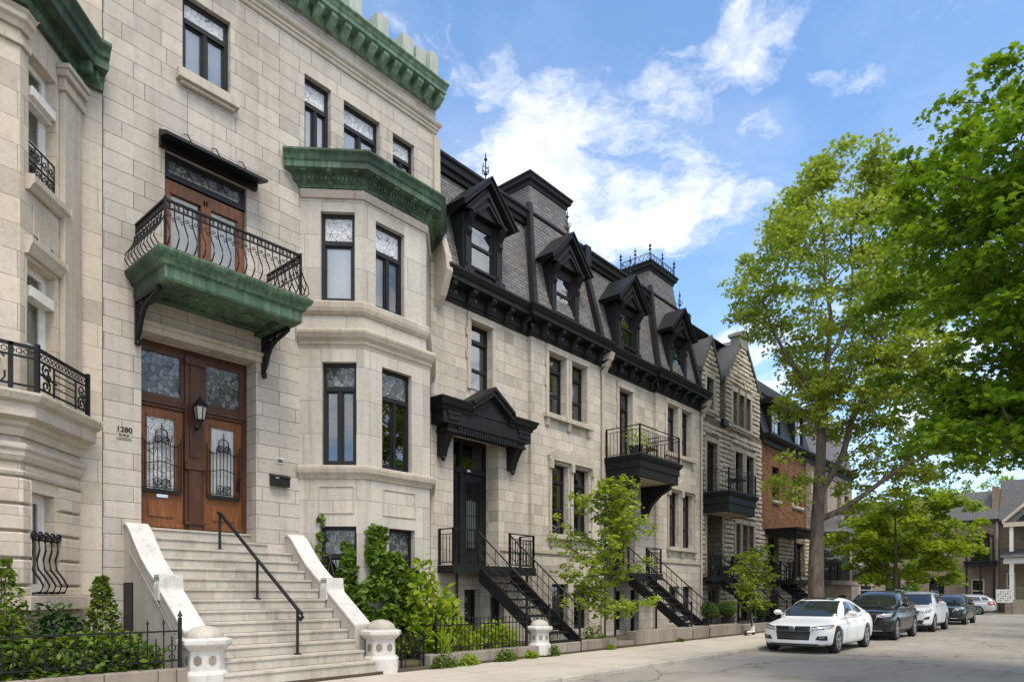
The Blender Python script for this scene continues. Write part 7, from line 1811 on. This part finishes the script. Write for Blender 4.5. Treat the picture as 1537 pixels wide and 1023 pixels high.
cx = w.math('DIVIDE', sp.outputs[0], den); cy = w.math('DIVIDE', sp.outputs[1], den)
cmb = w.N('CombineXYZ'); w.L(cx, cmb.inputs[0]); w.L(cy, cmb.inputs[1]); cp_ = cmb.outputs[0]
n1 = w.N('TexNoise', i_Scale=1.5, i_Detail=7.0, i_Roughness=.6); w.L(cp_, n1.inputs['Vector'])
sub = w.N('VectorMath', operation='SUBTRACT'); w.L(n1.outputs['Color'], sub.inputs[0]); sub.inputs[1].default_value = (.5, .5, .5)
scl = w.N('VectorMath', operation='SCALE'); w.L(sub.outputs[0], scl.inputs[0]); scl.inputs['Scale'].default_value = .55
wp = w.N('VectorMath', operation='ADD'); w.L(cp_, wp.inputs[0]); w.L(scl.outputs[0], wp.inputs[1]); wp = wp.outputs[0]
# cloud bank positions on the overhead cloud layer: (centre, half axis a, half axis b, weight), as compass/height directions
def lay(az, el):      # azimuth from the street axis in degrees, elevation -> cloud layer coordinates
    z = math.sin(R(el)); h = math.cos(R(el)); d = max(z, 0) + .10
    return Vector((h * math.cos(R(az)) / d, h * math.sin(R(az)) / d))
blobs = None
for (c, a, b, wt) in CLOUDS:
    c0, a0, b0 = lay(*c), lay(*a), lay(*b); A = a0 - c0; B_ = b0 - c0; det = A.x * B_.y - A.y * B_.x
    sx = w.N('VectorMath', operation='SUBTRACT'); w.L(wp, sx.inputs[0]); sx.inputs[1].default_value = (c0.x, c0.y, 0)
    d1 = w.N('VectorMath', operation='DOT_PRODUCT'); w.L(sx.outputs[0], d1.inputs[0]); d1.inputs[1].default_value = (B_.y / det, -B_.x / det, 0)
    d2 = w.N('VectorMath', operation='DOT_PRODUCT'); w.L(sx.outputs[0], d2.inputs[0]); d2.inputs[1].default_value = (-A.y / det, A.x / det, 0)
    r2 = w.math('ADD', w.math('MULTIPLY', d1.outputs['Value'], d1.outputs['Value']), w.math('MULTIPLY', d2.outputs['Value'], d2.outputs['Value']))
    g = w.math('MULTIPLY', w.math('SUBTRACT', 1.0, w.math('MULTIPLY', r2, .66)), wt, clamp=True)
    blobs = g if blobs is None else w.math('MAXIMUM', blobs, g)
# unseen, nearly full cloud cover behind the camera, added as neutral fill light
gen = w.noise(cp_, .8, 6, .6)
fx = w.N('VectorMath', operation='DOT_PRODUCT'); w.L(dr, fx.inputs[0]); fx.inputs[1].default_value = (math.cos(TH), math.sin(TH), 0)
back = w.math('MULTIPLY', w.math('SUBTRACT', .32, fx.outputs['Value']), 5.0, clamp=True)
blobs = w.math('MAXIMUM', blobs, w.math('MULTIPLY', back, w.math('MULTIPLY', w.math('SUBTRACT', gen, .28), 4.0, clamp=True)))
f1 = w.N('TexNoise', i_Scale=6.0, i_Detail=10.0, i_Roughness=.68); w.L(wp, f1.inputs['Vector'])
f2 = w.N('TexNoise', i_Scale=1.7, i_Detail=5.0, i_Roughness=.6); w.L(wp, f2.inputs['Vector'])
dens = w.math('ADD', blobs, w.math('MULTIPLY', w.math('SUBTRACT', f1.outputs['Fac'], .555), 3.2))
dens = w.math('ADD', dens, w.math('MULTIPLY', w.math('SUBTRACT', f2.outputs['Fac'], .54), 4.0))
dens = w.math('MULTIPLY', dens, w.math('MULTIPLY', blobs, 1.8, clamp=True))
veil = w.math('MULTIPLY', w.math('SUBTRACT', w.noise(wp, .9, 6, .6), .44), 1.5, clamp=True)
dens = w.math('MAXIMUM', dens, veil)
fac = w.ramp(dens, [(.0, 0.0), (.28, .22), (.70, .58), (1.0, .76)])
hz = w.math('POWER', w.math('SUBTRACT', 1.0, w.math('MAXIMUM', sp.outputs[2], 0.0)), 7.0)
skyc = w.mix(w.math('MULTIPLY', hz, HORIZ), hs.outputs[0], tuple(x for x in HZCOL))
shade = w.ramp(f2.outputs['Fac'], [(.3, .76), (.7, 1.0)])
cl = w.mix(1.0, shade, CLCOL, 'MULTIPLY')
allc = w.mix(fac, skyc, cl)
allc = w.mix(w.math('MULTIPLY', back, fac), allc, tuple(x * 1.35 for x in CLCOL[:3]))  # out-of-view fill clouds made brighter still to lighten the shadows
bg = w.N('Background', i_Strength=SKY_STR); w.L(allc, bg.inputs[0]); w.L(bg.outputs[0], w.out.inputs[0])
sun = bpy.data.lights.new('sun', 'SUN'); sun.energy = SUN_E; sun.angle = R(SUN_A); sun.color = (1, .912, .79)
so = bpy.data.objects.new('sun', sun); C.objects.link(so); so.location = (0, -20, 40)
dv = Vector((SD.x, SD.y, 0)).normalized() * math.cos(R(EL)) + Vector((0, 0, math.sin(R(EL))))
so.rotation_euler = dv.to_track_quat('Z', 'Y').to_euler()
cam = bpy.data.cameras.new('camera'); co_ = bpy.data.objects.new('camera', cam); C.objects.link(co_)
cam.sensor_fit = 'HORIZONTAL'; cam.sensor_width = 36; cam.lens = 36 * 1024 / 1537; cam.shift_y = (892 - 511.5) / 1537; cam.clip_start = .1; cam.clip_end = 3000
co_.location = (0, 0, 1.6); co_.rotation_euler = (PI / 2, 0, TH - PI / 2)
sc_ = bpy.context.scene; sc_.camera = co_
sc_.view_settings.view_transform = 'Standard'; sc_.view_settings.look = 'None'; sc_.view_settings.exposure = EXPO; sc_.view_settings.gamma = 1
sc_.render.resolution_x = 1024; sc_.render.resolution_y = 681
sc_.cycles.max_bounces = 8; sc_.cycles.transparent_max_bounces = 12; sc_.cycles.use_denoising = True
